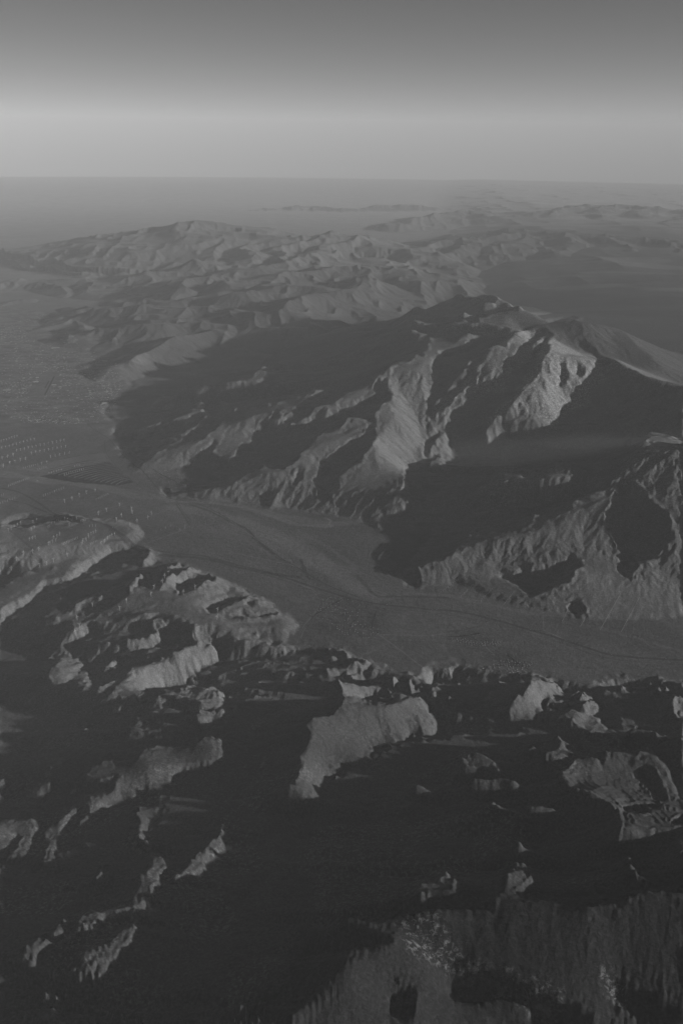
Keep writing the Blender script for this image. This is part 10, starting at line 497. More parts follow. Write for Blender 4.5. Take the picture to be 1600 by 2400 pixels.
# gradient of the large forms on this mesh
def grads(H):
    dr = np.gradient(H, rr, axis=0); da = np.gradient(H, np.radians(azd), axis=1) / np.maximum(R, 1)
    return dr * np.sin(AZ) + da * np.cos(AZ), dr * np.cos(AZ) - da * np.sin(AZ)
gx, gy = grads(Hm)
D = np.zeros_like(Hm)
vis = (np.abs(np.degrees(AZ)) < 52) & (R > 5200) & (R < 260000)
lowm = vis & (np.hypot(gx, gy) > .045)
D[lowm], mt_ = detail(X[lowm], Y[lowm], gx[lowm].astype(np.float32), gy[lowm].astype(np.float32), R[lowm], nmax=6)
slm = np.hypot(gx, gy)
H = Hm + D
Z = H - R * R / (2 * RE)
NR, NC = Z.shape
print('terrain', NR, NC, NR * NC)

def ground(x, y):
    """height of the finished land (world z) at points"""
    x = np.atleast_1d(np.asarray(x, float)); y = np.atleast_1d(np.asarray(y, float))
    r = np.hypot(x, y); a = np.degrees(np.arctan2(x, y))
    fi = np.interp(r, rr, np.arange(NR)); fj = np.interp(a, azd, np.arange(NC))
    i = np.minimum(fi.astype(int), NR - 2); j = np.minimum(fj.astype(int), NC - 2); u = fi - i; v = fj - j
    # same split of each quad as a mesh triangle is close to bilinear at this spacing
    return Z[i, j] * (1 - u) * (1 - v) + Z[i + 1, j] * u * (1 - v) + Z[i, j + 1] * (1 - u) * v + Z[i + 1, j + 1] * u * v
def place(px, py, h=400.):
    """a point of the photograph -> the spot on the land it shows (ray marched on the relief)"""
    x, y = unproj(px, py, h)
    for _ in range(12):
        z = float(ground(x, y)[0]); h2 = z + float(x * x + y * y) / (2 * RE)
        h = h + .7 * (h2 - h)
        x, y = unproj(px, py, h)
    return float(x), float(y), float(ground(x, y)[0])

def inpoly(x, y, pts):
    n = len(pts); m = np.zeros(x.shape, bool)
    xs = [p[0] for p in pts]; ys = [p[1] for p in pts]
    box = (x > min(xs)) & (x < max(xs)) & (y > min(ys)) & (y < max(ys))
    bx, by = x[box], y[box]; mm = np.zeros(bx.shape, bool)
    for i in range(n):
        x0, y0 = pts[i]; x1, y1 = pts[(i + 1) % n]
        if y0 == y1: continue
        c = ((y0 <= by) != (y1 <= by)) & (bx < x0 + (by - y0) / (y1 - y0) * (x1 - x0))
        mm ^= c
    m[box] = mm
    return m
def wpoly(pts, h=None):
    out = []
    for a, b in pts:
        if h is None: x, y, _ = place(a, b)
        else: x, y = [float(v) for v in unproj(a, b, h)]
        out.append((x, y))
    return out
def soft(mask_pts, width):
    """1 inside the polygon, falling to 0 over width metres outside (edge broken up by noise)"""
    P = np.array(mask_pts); x0, y0 = P.min(0) - width * 1.5; x1, y1 = P.max(0) + width * 1.5
    m = (X > x0) & (X < x1) & (Y > y0) & (Y < y1)
    out = np.zeros(Z.shape); px, py = X[m], Y[m]
    px = px + vnoise(px, py, width * 2.5, 61) * width * .6 + vnoise(px, py, width * .9, 62) * width * .3
    ins = inpoly(px, py, mask_pts); d = np.full(px.shape, 1e9)
    for i in range(len(P)):
        a = P[i]; b = P[(i + 1) % len(P)]; e = b - a; t = np.clip(((px - a[0]) * e[0] + (py - a[1]) * e[1]) / (e @ e + 1), 0, 1)
        d = np.minimum(d, np.hypot(px - a[0] - t * e[0], py - a[1] - t * e[1]))
    out[m] = np.where(ins, 1, sm(1 - d / width))
    return out
def band(pts, width, edge=.5, h=None, rag=.25):
    """1 along a line on the ground"""
    P = wpoly(pts, h); out = np.zeros(Z.shape)
    for (xa, ya), (xb, yb) in zip(P[:-1], P[1:]):
        w = width * 1.6
        m = (X > min(xa, xb) - w) & (X < max(xa, xb) + w) & (Y > min(ya, yb) - w) & (Y < max(ya, yb) + w)
        qx, qy = X[m], Y[m]; ex, ey = xb - xa, yb - ya
        t = np.clip(((qx - xa) * ex + (qy - ya) * ey) / (ex * ex + ey * ey + 1), 0, 1)
        d = np.hypot(qx - xa - t * ex, qy - ya - t * ey) + vnoise(qx, qy, width * 1.5, 71) * width * rag
        out[m] = np.maximum(out[m], sm((1 - d / (width * .5)) / edge + .5))
    return out
gxt, gyt = grads(H); slope = np.hypot(gxt, gyt)
hill = sm((slm - .06) / .12)                              # mountain sides against plains
TONE = .135 + vnoise(X, Y, 2600, 81) * .012 + vnoise(X, Y, 700, 82) * .010
SCRUB = .30 + .15 * vnoise(X, Y, 1500, 83)
ROCK = np.zeros(Z.shape)
_u = X * .62 - Y * .78; _v = X * .78 + Y * .62                # floods run along the pass and down the fans
TONE += (vnoise(_u / 7, _v, 420, 84) * .016 + vnoise(_u / 5, _v, 150, 95) * .012) * sm((30000 - R) / 8000)
TONE = TONE * (1 - hill) + hill * (.195 + .02 * vnoise(X, Y, 1800, 84))
SCRUB = SCRUB * (1 - hill) + hill * .45
# chaparral on the near range, pine woods on the summit plateau
near = sm((14500 - R) / 3000)
TONE = TONE * (1 - near) + near * (.085 + .012 * vnoise(X, Y, 900, 85)); SCRUB = SCRUB * (1 - near) + near * .65
ROCK += near * .26 * sm(vnoise(X, Y, 600, 86) * 1.6 + .2) * hill
high = sm((H - 2150) / 450) * sm((R - 20000) / 4000) * sm((62000 - R) / 4000)
flat = sm((.55 - slope) / .3)
TONE = TONE * (1 - high) + high * (.15 - .065 * flat); SCRUB = SCRUB * (1 - high) + high * (.3 + .7 * flat); ROCK += high * .55
# the high country beyond, far deserts, and distance haze painted into the farthest ground
hc = sm((R - 40000) / 6000) * sm((X - 2000 - (Y - 45000) * .1) / 5000)
TONE = TONE * (1 - hc) + hc * (.085 + .02 * vnoise(X, Y, 5000, 87)); SCRUB = SCRUB * (1 - hc) + hc * .5
bands = sm(vnoise(X / 3.2, Y, 1900, 88) * 2.2 - .35)
TONE += hc * bands * .07
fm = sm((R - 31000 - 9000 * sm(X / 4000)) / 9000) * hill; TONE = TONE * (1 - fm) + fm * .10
FARB = sm((R - 80000) / 70000); TONE = TONE * (1 - FARB) + (.5 - .36 * hill) * FARB  # farthest flats paled in place of thicker haze towards the horizon
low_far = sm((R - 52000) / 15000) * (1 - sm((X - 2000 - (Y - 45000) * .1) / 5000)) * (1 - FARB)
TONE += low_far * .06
def mixin(mask, tone, scrub=None, rock=None):
    global TONE, SCRUB, ROCK
    TONE = TONE * (1 - mask) + tone * mask
    if scrub is not None: SCRUB = SCRUB * (1 - mask) + scrub * mask
    if rock is not None: ROCK = ROCK * (1 - mask) + rock * mask
# dark conifer forest on the nearest mountain
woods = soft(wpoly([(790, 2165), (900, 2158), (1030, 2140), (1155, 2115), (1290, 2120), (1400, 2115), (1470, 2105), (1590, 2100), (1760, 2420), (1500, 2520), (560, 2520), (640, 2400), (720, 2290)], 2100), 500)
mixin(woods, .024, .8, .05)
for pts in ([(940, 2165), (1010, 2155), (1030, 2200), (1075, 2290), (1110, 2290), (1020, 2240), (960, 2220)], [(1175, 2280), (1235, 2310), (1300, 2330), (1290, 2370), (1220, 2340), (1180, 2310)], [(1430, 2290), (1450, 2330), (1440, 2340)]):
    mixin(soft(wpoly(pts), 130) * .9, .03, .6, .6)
# bare granite of the north wall and its neighbours
for pts, k in (([(1290, 783), (1400, 850), (1395, 890), (1300, 990), (1180, 1010), (1140, 990), (1215, 925), (1262, 852)], 1.), ([(1180, 811), (1255, 768), (1230, 820), (1165, 890), (1060, 960), (1000, 985), (1030, 950), (1090, 890)], .8),
               ([(970, 833), (1010, 850), (1005, 940), (960, 960), (910, 930), (906, 870)], .35), ([(1514, 1030), (1600, 1035), (1600, 1190), (1520, 1150), (1460, 1110)], .4), ([(1140, 1165), (1180, 1110), (1345, 1100), (1320, 1140)], .3)):
    mixin(soft(wpoly(pts), 350) * k, .21, .25, .9)
mixin(soft(wpoly([(1205, 715), (1250, 722), (1290, 735), (1255, 740), (1210, 733)]), 150) * .9, .34, .1, .9)
mixin(soft(wpoly([(1335, 745), (1355, 748), (1352, 758), (1338, 757)]), 100) * .9, .34, .1, .9)
# wooded back slope of the summits, dim flats behind it
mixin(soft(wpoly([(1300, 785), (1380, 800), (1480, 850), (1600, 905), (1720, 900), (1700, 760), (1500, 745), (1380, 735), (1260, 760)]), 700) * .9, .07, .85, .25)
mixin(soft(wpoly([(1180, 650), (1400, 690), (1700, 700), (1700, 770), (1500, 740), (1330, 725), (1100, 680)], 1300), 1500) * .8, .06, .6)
# river wash, fans and disturbed ground on the floor of the pass
mixin(band([(-60, 1090), (60, 1108), (200, 1130), (330, 1158), (400, 1170)], 430, .5, 250) * .9, .20, .08)
mixin(band([(-60, 1075), (40, 1090), (120, 1105)], 500, .8, 250) * .5, .19, .08)
mixin(band([(395, 1168), (470, 1172), (560, 1185), (640, 1212), (700, 1235), (770, 1240)], 170, .9, 350) * .8, .21, .1)
mixin(band([(400, 1178), (500, 1195), (590, 1225), (680, 1275), (760, 1330), (830, 1385), (880, 1410)], 420, 1., 380) * .75, .20, .1)
mixin(band([(620, 1250), (700, 1300), (800, 1345)], 500, 1., 400) * .6, .20, .1)
mixin(band([(560, 1180), (640, 1205), (760, 1232), (850, 1230)], 300, 1., 380) * .6, .19, .1)
mixin(band([(290, 1120), (330, 1145), (385, 1168)], 380, .8, 300) * .4, .18, .1)
mixin(band([(220, 960), (255, 985), (250, 1010)], 500, .9, 220) * .4, .18, .1)
mixin(band([(880, 1412), (960, 1395), (1050, 1402), (1160, 1430), (1250, 1452), (1320, 1458), (1400, 1462)], 120, .7, 480) * .55, .20, .08)
mixin(band([(1500, 1442), (1560, 1440), (1640, 1440)], 90, .7, 560) * .6, .2, .08)
mixin(band([(770, 1232), (775, 1222), (762, 1215)], 60, .7, 400) * .8, .24, .05)
for pts in ([(620, 1230), (690, 1262), (745, 1310), (800, 1350)], [(560, 1200), (610, 1240), (650, 1290), (700, 1330)], [(700, 1240), (780, 1290), (850, 1350)], [(480, 1200), (560, 1250), (640, 1300)],
            [(1000, 1440), (1100, 1480), (1180, 1530)], [(1240, 1500), (1330, 1540), (1420, 1580)], [(1380, 1490), (1480, 1520), (1600, 1560)], [(1060, 1560), (1010, 1500), (980, 1450)], [(860, 1540), (930, 1500), (950, 1450)]):
    mixin(band(pts, 90, 1., 430, .5) * .5, .18, .1)
# dark channels and tracks, and the plateau scarp's shade painted as a band
for pts, w, k in (([(155, 1210), (220, 1222), (250, 1232), (275, 1248), (306, 1270), (330, 1283), (360, 1292), (410, 1298), (475, 1305), (520, 1316), (560, 1330), (610, 1342), (700, 1358)], 110, .6),
                  ([(449, 1176), (490, 1191), (546, 1222), (582, 1242), (597, 1262), (640, 1300)], 70, .7), ([(705, 1315), (712, 1340), (725, 1362)], 60, .8), ([(837, 1360), (854, 1378), (868, 1399), (889, 1411), (960, 1412), (1040, 1418)], 80, .6),
                  ([(0, 1145), (60, 1160), (110, 1183), (150, 1208)], 60, .5), ([(0, 1225), (60, 1212), (120, 1205), (200, 1212)], 90, .5), ([(20, 1250), (80, 1290), (60, 1330)], 50, .5),
                  ([(413, 1173), (428, 1196), (446, 1227), (408, 1242), (357, 1260), (326, 1270)], 40, .6), ([(1050, 1500), (1090, 1495), (1125, 1488)], 60, .5)):
    mixin(band(pts, w, .8, 380, .15) * k, .07, .6)
for pts, w in (([(326, 1268), (357, 1258), (408, 1240), (446, 1225)], 30), ([(700, 1372), (730, 1385), (752, 1410), (745, 1432), (715, 1470), (700, 1510)], 45), ([(540, 1290), (620, 1310), (700, 1330)], 25), ([(830, 1498), (900, 1500), (1010, 1505), (1060, 1500)], 28),
               ([(740, 1460), (840, 1485), (900, 1500)], 25), ([(300, 1290), (340, 1284), (420, 1290)], 30), ([(889, 1500), (940, 1540), (1000, 1590)], 28), ([(60, 1195), (120, 1190), (190, 1192)], 30), ([(90, 1150), (150, 1150), (250, 1128)], 22), ([(210, 1195), (330, 1160)], 18), ([(260, 1240), (330, 1205), (420, 1175)], 18), ([(200, 1190), (270, 1172), (330, 1150)], 18),
               ([(540, 1215), (600, 1260), (660, 1300)], 20), ([(1100, 1500), (1160, 1560), (1200, 1600)], 20), ([(1270, 1440), (1270, 1500), (1330, 1530)], 20)):
    mixin(band(pts, w, .9, 400, .1) * .7, .22, .05)
# spreading basins: dark damp beds
BASIN = [(99, 1108), (178, 1089), (255, 1077), (278, 1099), (311, 1129), (275, 1135), (178, 1124)]
mixin(soft(wpoly(BASIN, 230), 60), .04, .2)
# the resort city: lawns, trees and yards between the roofs
TOWN = [(-80, 730), (60, 720), (120, 730), (150, 770), (230, 800), (290, 850), (300, 900), (290, 950), (250, 990), (130, 985), (40, 990), (-80, 960)]
town = soft(wpoly(TOWN, 160), 900)
TONE = TONE * (1 - town) + town * (.15 + .03 * vnoise(X, Y, 330, 91) + .03 * vnoise(X / 2, Y, 170, 92)); SCRUB = SCRUB * (1 - town) + town * .4
# bare patch of the airfield between streets
mixin(soft(wpoly([(75, 925), (115, 872), (132, 878), (108, 930)], 150), 120) * .8, .15, .1)
for pts in ([(726, 1440), (760, 1395), (830, 1405), (900, 1440), (890, 1495), (790, 1500)], [(1050, 1497), (1100, 1488), (1175, 1505), (1165, 1522), (1100, 1512)], [(1130, 1560), (1180, 1538), (1245, 1550), (1215, 1580)], [(345, 1105), (415, 1098), (435, 1142), (385, 1135)]):
    v = soft(wpoly(pts, 430), 120); TONE = TONE * (1 - v * .5) + v * .5 * (.12 + .05 * vnoise(X, Y, 90, 93)); SCRUB = SCRUB * (1 - v) + v * .7
TONE = np.clip(TONE, .03, .5); ROCK = np.clip(ROCK, 0, 1); SCRUB = np.clip(SCRUB, 0, 1)


def grid_mesh(name, X, Y, Z, attrs, mat):
    nr, nc = X.shape
    me = bpy.data.meshes.new(name)
    co = np.empty((nr * nc, 3), np.float32); co[:, 0] = X.ravel(); co[:, 1] = Y.ravel(); co[:, 2] = Z.ravel()
    i = np.arange(nr - 1)[:, None] * nc + np.arange(nc - 1)[None]
    f = np.stack([i, i + 1, i + nc + 1, i + nc], -1).reshape(-1, 4)[:, ::-1]
    n = len(f)
    me.vertices.add(nr * nc); me.vertices.foreach_set('co', co.ravel())
    me.loops.add(n * 4); me.loops.foreach_set('vertex_index', f.ravel().astype(np.int32))
    me.polygons.add(n); me.polygons.foreach_set('loop_start', (np.arange(n) * 4).astype(np.int32)); me.polygons.foreach_set('loop_total', np.full(n, 4, np.int32))
    me.update(calc_edges=True)
    me.polygons.foreach_set('use_smooth', np.ones(n, bool))
    for k, v in attrs.items():
        a = me.attributes.new(k, 'FLOAT', 'POINT'); a.data.foreach_set('value', v.ravel().astype(np.float32))
    me.materials.append(mat)
    ob = bpy.data.objects.new(name, me); C.objects.link(ob)
    return ob

def ramp(nt, x, stops):
    r = nt.nodes.new('ShaderNodeValToRGB'); nt.links.new(x, r.inputs[0])
    e = r.color_ramp.elements
    while len(e) > len(stops): e.remove(e[-1])
    while len(e) < len(stops): e.new(1)
    for q, (p, v) in zip(e, stops): q.position = p; q.color = (v, v, v, 1)
    return r.outputs[0]
def mth(nt, op, a, b=None):
    n = nt.nodes.new('ShaderNodeMath'); n.operation = op
    for k, v in enumerate((a, b)):
        if v is None: continue
        if isinstance(v, (int, float)): n.inputs[k].default_value = v
        else: nt.links.new(v, n.inputs[k])
    return n.outputs[0]
def noise(nt, vec, scale, detail=4, rough=.55, dist=0):
    n = nt.nodes.new('ShaderNodeTexNoise'); n.inputs['Scale'].default_value = scale; n.inputs['Detail'].default_value = detail
    n.inputs['Roughness'].default_value = rough; n.inputs['Distortion'].default_value = dist
    if vec is not None: nt.links.new(vec, n.inputs['Vector'])
    return n.outputs[0]
def new_mat(name):
    m = bpy.data.materials.new(name); m.use_nodes = True; n = m.node_tree
    b = n.nodes['Principled BSDF']; b.inputs['Roughness'].default_value = .95; b.inputs['Specular IOR Level'].default_value = .1
    return m, n, b

def land_material():
    m, nt, b = new_mat('desert_land')
    g = nt.nodes.new('ShaderNodeNewGeometry'); pos = g.outputs['Position']
    at = nt.nodes.new('ShaderNodeAttribute'); at.attribute_name = 'tone'
    av = nt.nodes.new('ShaderNodeAttribute'); av.attribute_name = 'scrub'
    ar = nt.nodes.new('ShaderNodeAttribute'); ar.attribute_name = 'rock'
    n1 = noise(nt, pos, .0009, 5, .6); n2 = noise(nt, pos, .009, 5, .62); n3 = noise(nt, pos, .035, 4, .7)
    mul = mth(nt, 'ADD', mth(nt, 'MULTIPLY', n1, .7), mth(nt, 'ADD', mth(nt, 'MULTIPLY', n2, 1.0), mth(nt, 'MULTIPLY', n3, .9)))
    mul = mth(nt, 'MAXIMUM', mth(nt, 'ADD', mul, -.30), .3)                                         # about .7 .. 1.3
    base = mth(nt, 'MULTIPLY', at.outputs['Fac'], mul)
    # scrub and trees: dark speckle
    sc = ramp(nt, n3, ((.38, 1), (.62, 0)))
    sc2 = ramp(nt, n2, ((.35, .3), (.65, 1)))
    k = mth(nt, 'MULTIPLY', mth(nt, 'MULTIPLY', sc, sc2), av.outputs['Fac'])
    dark = mth(nt, 'SUBTRACT', 1, mth(nt, 'MULTIPLY', k, .75))
    col = mth(nt, 'MULTIPLY', base, dark)
    # pale bare rock: bright flecks
    fl = ramp(nt, noise(nt, pos, .022, 6, .75, .4), ((.50, 0), (.62, 1)))
    col = mth(nt, 'ADD', col, mth(nt, 'MULTIPLY', mth(nt, 'MULTIPLY', fl, ar.outputs['Fac']), .36))
    cc = nt.nodes.new('ShaderNodeCombineColor')
    for i in range(3): nt.links.new(col, cc.inputs[i])
    nt.links.new(cc.outputs[0], b.inputs['Base Color'])
    bp = nt.nodes.new('ShaderNodeBump'); bp.inputs['Strength'].default_value = .7; bp.inputs['Distance'].default_value = 22
    hh = mth(nt, 'ADD', mth(nt, 'MULTIPLY', noise(nt, pos, .011, 5, .65), 1.0), mth(nt, 'MULTIPLY', n3, .45))
    nt.links.new(hh, bp.inputs['Height']); nt.links.new(bp.outputs[0], b.inputs['Normal'])
    return m
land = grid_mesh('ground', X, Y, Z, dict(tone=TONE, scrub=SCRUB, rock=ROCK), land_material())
land['kind'] = 'structure'

# ------------------------------------------------------------------ haze
def haze_box():
    m = bpy.data.materials.new('haze_air'); m.use_nodes = True; n = m.node_tree
    for q in list(n.nodes):
        if q.type != 'OUTPUT_MATERIAL': n.nodes.remove(q)
    out = [q for q in n.nodes if q.type == 'OUTPUT_MATERIAL'][0]
    v = n.nodes.new('ShaderNodeVolumePrincipled')
    v.inputs['Color'].default_value = (HAZE_ALBEDO,) * 3 + (1,); v.inputs['Density'].default_value = HAZE_DENSITY; v.inputs['Anisotropy'].default_value = HAZE_G
    n.links.new(v.outputs[0], out.inputs['Volume'])
    a = 4.6e5; z0 = float(Z.min()) - 30; z1 = CH + 1500
    me = bpy.data.meshes.new('haze')
    me.from_pydata([(x, y, z) for z in (z0, z1) for y in (-a, a) for x in (-a, a)], [], [(0, 2, 3, 1), (4, 5, 7, 6), (0, 1, 5, 4), (2, 6, 7, 3), (0, 4, 6, 2), (1, 3, 7, 5)])
    me.materials.append(m)
    o = bpy.data.objects.new('haze', me); C.objects.link(o); o['kind'] = 'stuff'
    o['label'] = 'pale haze filling the air over the valleys and mountains'
haze_box()

# ------------------------------------------------------------------ things on the land
rng = random.Random(7)
def flat_mat(name, v, rough=.8, var=.12, scale=.05):
    m, n, b = new_mat(name)
    g = n.nodes.new('ShaderNodeNewGeometry')
    f = mth(n, 'ADD', mth(n, 'MULTIPLY', noise(n, g.outputs['Position'], scale, 3), var * 2 * v), v * (1 - var))
    cc = n.nodes.new('ShaderNodeCombineColor')
    for i in range(3): n.links.new(f, cc.inputs[i])
    n.links.new(cc.outputs[0], b.inputs['Base Color']); b.inputs['Roughness'].default_value = rough
    return m
M_WHITE = flat_mat('white_paint', .62, .45, .05); M_GREY = flat_mat('weathered_paint', .62, .6, .08)
M_ASPH = flat_mat('asphalt', .055, .9, .2, .01); M_ROOFS = [flat_mat('pale_roof', .42), flat_mat('dusty_roof', .24), flat_mat('dark_roof', .10)]
M_WALLS = flat_mat('stucco_wall', .42); M_SAND = flat_mat('raked_sand', .16, .95, .2, .02); M_LEAF = flat_mat('tamarisk_leaf', .05, .9, .4, .1)
M_BALLAST = flat_mat('railway_ballast', .09, .95, .2, .02); M_GLASS = flat_mat('dark_window', .05, .2)

def mesh(name, V, Fc, mats, idx=None, smooth=False):
    me = bpy.data.meshes.new(name); me.from_pydata(V, [], Fc)
    for m in (mats if isinstance(mats, list) else [mats]): me.materials.append(m)
    if idx is not None: me.polygons.foreach_set('material_index', idx)
    if smooth: me.polygons.foreach_set('use_smooth', [True] * len(Fc))
    return me
def link(name, me, parent=None, loc=(0, 0, 0)):
    o = bpy.data.objects.new(name, me); C.objects.link(o); o.location = loc
    if parent is not None: o.parent = parent
    return o
def tag(o, label, cat, group=None):
    o['label'] = label; o['category'] = cat
    if group: o['group'] = group
def lathe(prof, n=10, off=(0, 0, 0)):
    V = []; Fc = []
    for z, r in prof:
        for k in range(n): V.append((off[0] + r * math.cos(k * 6.28318 / n), off[1] + r * math.sin(k * 6.28318 / n), off[2] + z))
    for i in range(len(prof) - 1):
        for k in range(n): Fc.append((i * n + k, i * n + (k + 1) % n, (i + 1) * n + (k + 1) % n, (i + 1) * n + k))
    Fc.append(tuple(range(n))[::-1]); Fc.append(tuple((len(prof) - 1) * n + k for k in range(n)))
    return V, Fc
def box(x0, x1, y0, y1, z0, z1):
    V = [(x, y, z) for z in (z0, z1) for y in (y0, y1) for x in (x0, x1)]
    return V, [(0, 2, 3, 1), (4, 5, 7, 6), (0, 1, 5, 4), (2, 6, 7, 3), (0, 4, 6, 2), (1, 3, 7, 5)]
def joinm(parts):
    V = []; Fc = []
    for v, f in parts: Fc += [tuple(i + len(V) for i in q) for q in f]; V += v
    return V, Fc
def blade(L, w, ang=0.):
    """a tapered, twisted blade from the hub outward; rotor plane is xz"""
    V = []; Fc = []; st = ((.02, .35, .5), (.12, .8, .45), (.25, 1., .3), (.6, .62, .16), (1., .22, .06))
    for t, c, th in st:
        for sx, sy in ((-.35, 0), (0, .5), (.65, 0), (0, -.5)):
            V.append((sx * w * c, sy * w * th + sx * w * c * .25 * (1 - t), t * L))
    for i in range(len(st) - 1):
        for k in range(4): Fc.append((i * 4 + k, i * 4 + (k + 1) % 4, i * 4 + 4 + (k + 1) % 4, i * 4 + 4 + k))
    Fc.append((3, 2, 1, 0)); n = len(V); Fc.append((n - 4, n - 3, n - 2, n - 1))
    c, s = math.cos(ang), math.sin(ang)
    return [(x * c + z * s, y, -x * s + z * c) for x, y, z in V], Fc
# each size: tower height, tower radius, blade length, blade width
KIND = dict(tall=(80, 2.6, 42, 4.4), mid=(62, 2.0, 30, 3.6), small=(46, 1.9, 14, 2.6), tiny=(26, 1.7, 8, 2.0))
PM = {}
for k, (h, r, L, w) in KIND.items():
    tw = lathe([(-6, r), (0, r), (h * .5, r * .78), (h, r * .5)], 10)
    nc = joinm([box(-r * .8, r * .8, -r * 1.3, r * 2.6, h - r * .3, h + r * 1.2)])
    nc = ([(x * (1 - .25 * (y > 0)), y, z) for x, y, z in nc[0]], nc[1])
    hub = lathe([(0, r * .5), (r * .5, r * .62), (r * .9, r * .3), (r * 1.1, r * .05)], 8)
    hub = ([(x, -z, y) for x, y, z in hub[0]], [tuple(reversed(q)) for q in hub[1]])
    PM[k] = dict(tower=mesh('tower', *tw, M_WHITE, smooth=True), nacelle=mesh('nacelle', *nc, M_WHITE), hub=mesh('hub', *hub, M_WHITE), blade=mesh('blade', *blade(L, w), M_WHITE))
    PM[k]['all'] = [mesh('wind_turbine', *joinm([tw, nc, ([(x, y - r * 1.3, z + h + r * .4) for x, y, z in hub[0]], hub[1])] + [([(x, y - r * 1.9, z + h + r * .4) for x, y, z in b[0]], b[1]) for b in [blade(L, w, ph + j * 2.0944) for j in range(3)]]), M_WHITE) for ph in (0, .35, .7, 1.05, 1.4, 1.75)]
NT = [0]
def turbine(kind, x, y, z, label, group, parts):
    rz = math.radians(38 + rng.uniform(-14, 14))
    if not parts:
        o = link('wind_turbine', PM[kind]['all'][rng.randrange(6)], None, (x, y, z)); o.rotation_euler = (0, 0, rz)
    else:
        h, r, L, w = KIND[kind]
        o = link('wind_turbine', None, None, (x, y, z)); o.rotation_euler = (0, 0, rz)
        link('tower', PM[kind]['tower'], o); link('nacelle', PM[kind]['nacelle'], o)
        hb = link('hub', PM[kind]['hub'], o, (0, -r * 1.3, h + r * .4)); hb.rotation_euler = (0, rng.uniform(0, 2.09), 0)
        for j in range(3):
            b = link('blade', PM[kind]['blade'], hb, (0, -r * .6, 0)); b.rotation_euler = (0, j * 2.0944, 0)
    tag(o, label, 'wind turbine', group); NT[0] += 1
ORD = 'first second third fourth fifth sixth seventh eighth ninth tenth eleventh twelfth thirteenth fourteenth fifteenth sixteenth seventeenth eighteenth nineteenth twentieth twenty-first twenty-second twenty-third twenty-fourth twenty-fifth twenty-sixth twenty-seventh twenty-eighth'.split()
def vw(v, pts):
    x0, y0, s = {'a': (0, 980, 5.227), 'b': (0, 1150, 5.227), 'c': (0, 1100, 3.92), 'e': (100, 1270, 3.484), 'd': (1000, 1340, 2.613)}[v]
    return [(x0 + x / s, y0 + y / s) for x, y in pts]
def line(x0, y0, x1, y1, n): return [(x0 + (x1 - x0) * i / (n - 1), y0 + (y1 - y0) * i / (n - 1)) for i in range(n)]
def row(kind, v, pts, where, group, parts=False, h=350.):
    pts = sorted(vw(v, pts)); look = dict(tall='tall white', mid='white three-bladed', small='short slim', tiny='tiny white')[kind]
    for i, (px, py) in enumerate(pts):
        x, y, z = place(px, py, h)
        lab = '%s wind turbine, %s from left %s' % (look, ORD[i], where) if len(pts) > 1 else '%s wind turbine %s' % (look, where)
        turbine(kind, x, y, z, lab, group, parts)
G1 = 'wind turbines in rows on the flat beyond the river wash'; G2 = 'short turbines between the wash and the plateau'; G3 = 'tall turbines scattered in front of the wash'
G4 = 'wind turbines on the dark plateau above the canyon'; G5 = 'tall turbines along the sunlit hill ridges'; G6 = 'rows of tiny turbines at the right'
row('mid', 'a', [(20, 295), (52, 285), (85, 277), (117, 265), (150, 252), (182, 245), (213, 235)], 'in the farthest row', G1)
row('mid', 'a', [(28, 378), (75, 368), (118, 355), (163, 343), (207, 330), (250, 318), (295, 305), (338, 292), (382, 280), (425, 272)], 'in the second farthest row', G1)
row('mid', 'a', [(208, 408), (257, 400), (305, 390), (352, 376), (400, 365), (448, 355), (498, 343), (547, 333), (597, 322), (646, 312), (695, 303), (743, 292), (790, 284)], 'in the longest row beyond the wash', G1)
row('mid', 'a', [(388, 440), (442, 430), (495, 420), (547, 412), (600, 400), (652, 388), (704, 380), (756, 370), (808, 360)], 'in the row just before the longest', G1)
row('mid', 'a', [(623, 485), (681, 475), (737, 462), (795, 450), (853, 440)], 'in the row of five on bare sand', G1)
row('tall', 'a', [(32, 505), (99, 487), (168, 470)], 'in the row of three at left edge', G1)
row('tall', 'a', [(45, 605), (127, 570), (190, 552), (254, 530), (320, 515)], 'in the row just behind the wash', G1)
row('mid', 'a', [(515, 570), (580, 555)], 'of the pair left of the basins', G1)
row('small', 'a', line(292, 620, 468, 580, 8), 'in the row left of the basins', G1)
row('small', 'a', line(470, 640, 567, 612, 5), 'in the row at the basins\' left tip', G1)
row('small', 'a', line(605, 685, 755, 640, 6), 'in the row on the lowest basins', G1)
row('small', 'a', line(795, 700, 1030, 635, 10), 'in the row across the striped basins', G1)
row('small', 'a', [(920, 600), (948, 590), (975, 582)], 'of three on the upper basin edge', G1)
row('small', 'a', line(110, 838, 360, 745, 12), 'in the close row nearest the pump house', G2)
row('small', 'a', line(535, 960, 782, 865, 10), 'in the close row left of the tall five', G2)
row('small', 'a', line(1183, 1005, 1327, 940, 7), 'in the close row right of the tall five', G2)
row('small', 'a', [(22, 955), (50, 945)], 'of the pair at the left picture edge', G2)
row('small', 'a', line(10, 1055, 185, 990, 7), 'in the close row at the left edge', G2)
row('tall', 'a', [(797, 1035), (887, 1005), (975, 963), (1062, 930), (1170, 905)], 'of five in front of the wash', G3, True)
row('tall', 'c', [(1218, 412), (1212, 380), (1118, 440), (1073, 475), (1393, 420), (1360, 460), (1262, 492), (1197, 528), (980, 388), (907, 418), (1100, 340)], 'of eleven scattered before the track', G3, True)
row('small', 'c', [(1437, 585), (1481, 565), (1524, 545), (1566, 530)], 'in the row below the crossing track', G3)
row('small', 'c', [(1652, 560), (1700, 540)], 'of the pair beyond the crossing track', G3)
row('mid', 'b', [(107, 495), (145, 478), (183, 458), (220, 432), (258, 412)], 'in the row under the plateau scarp', G4)
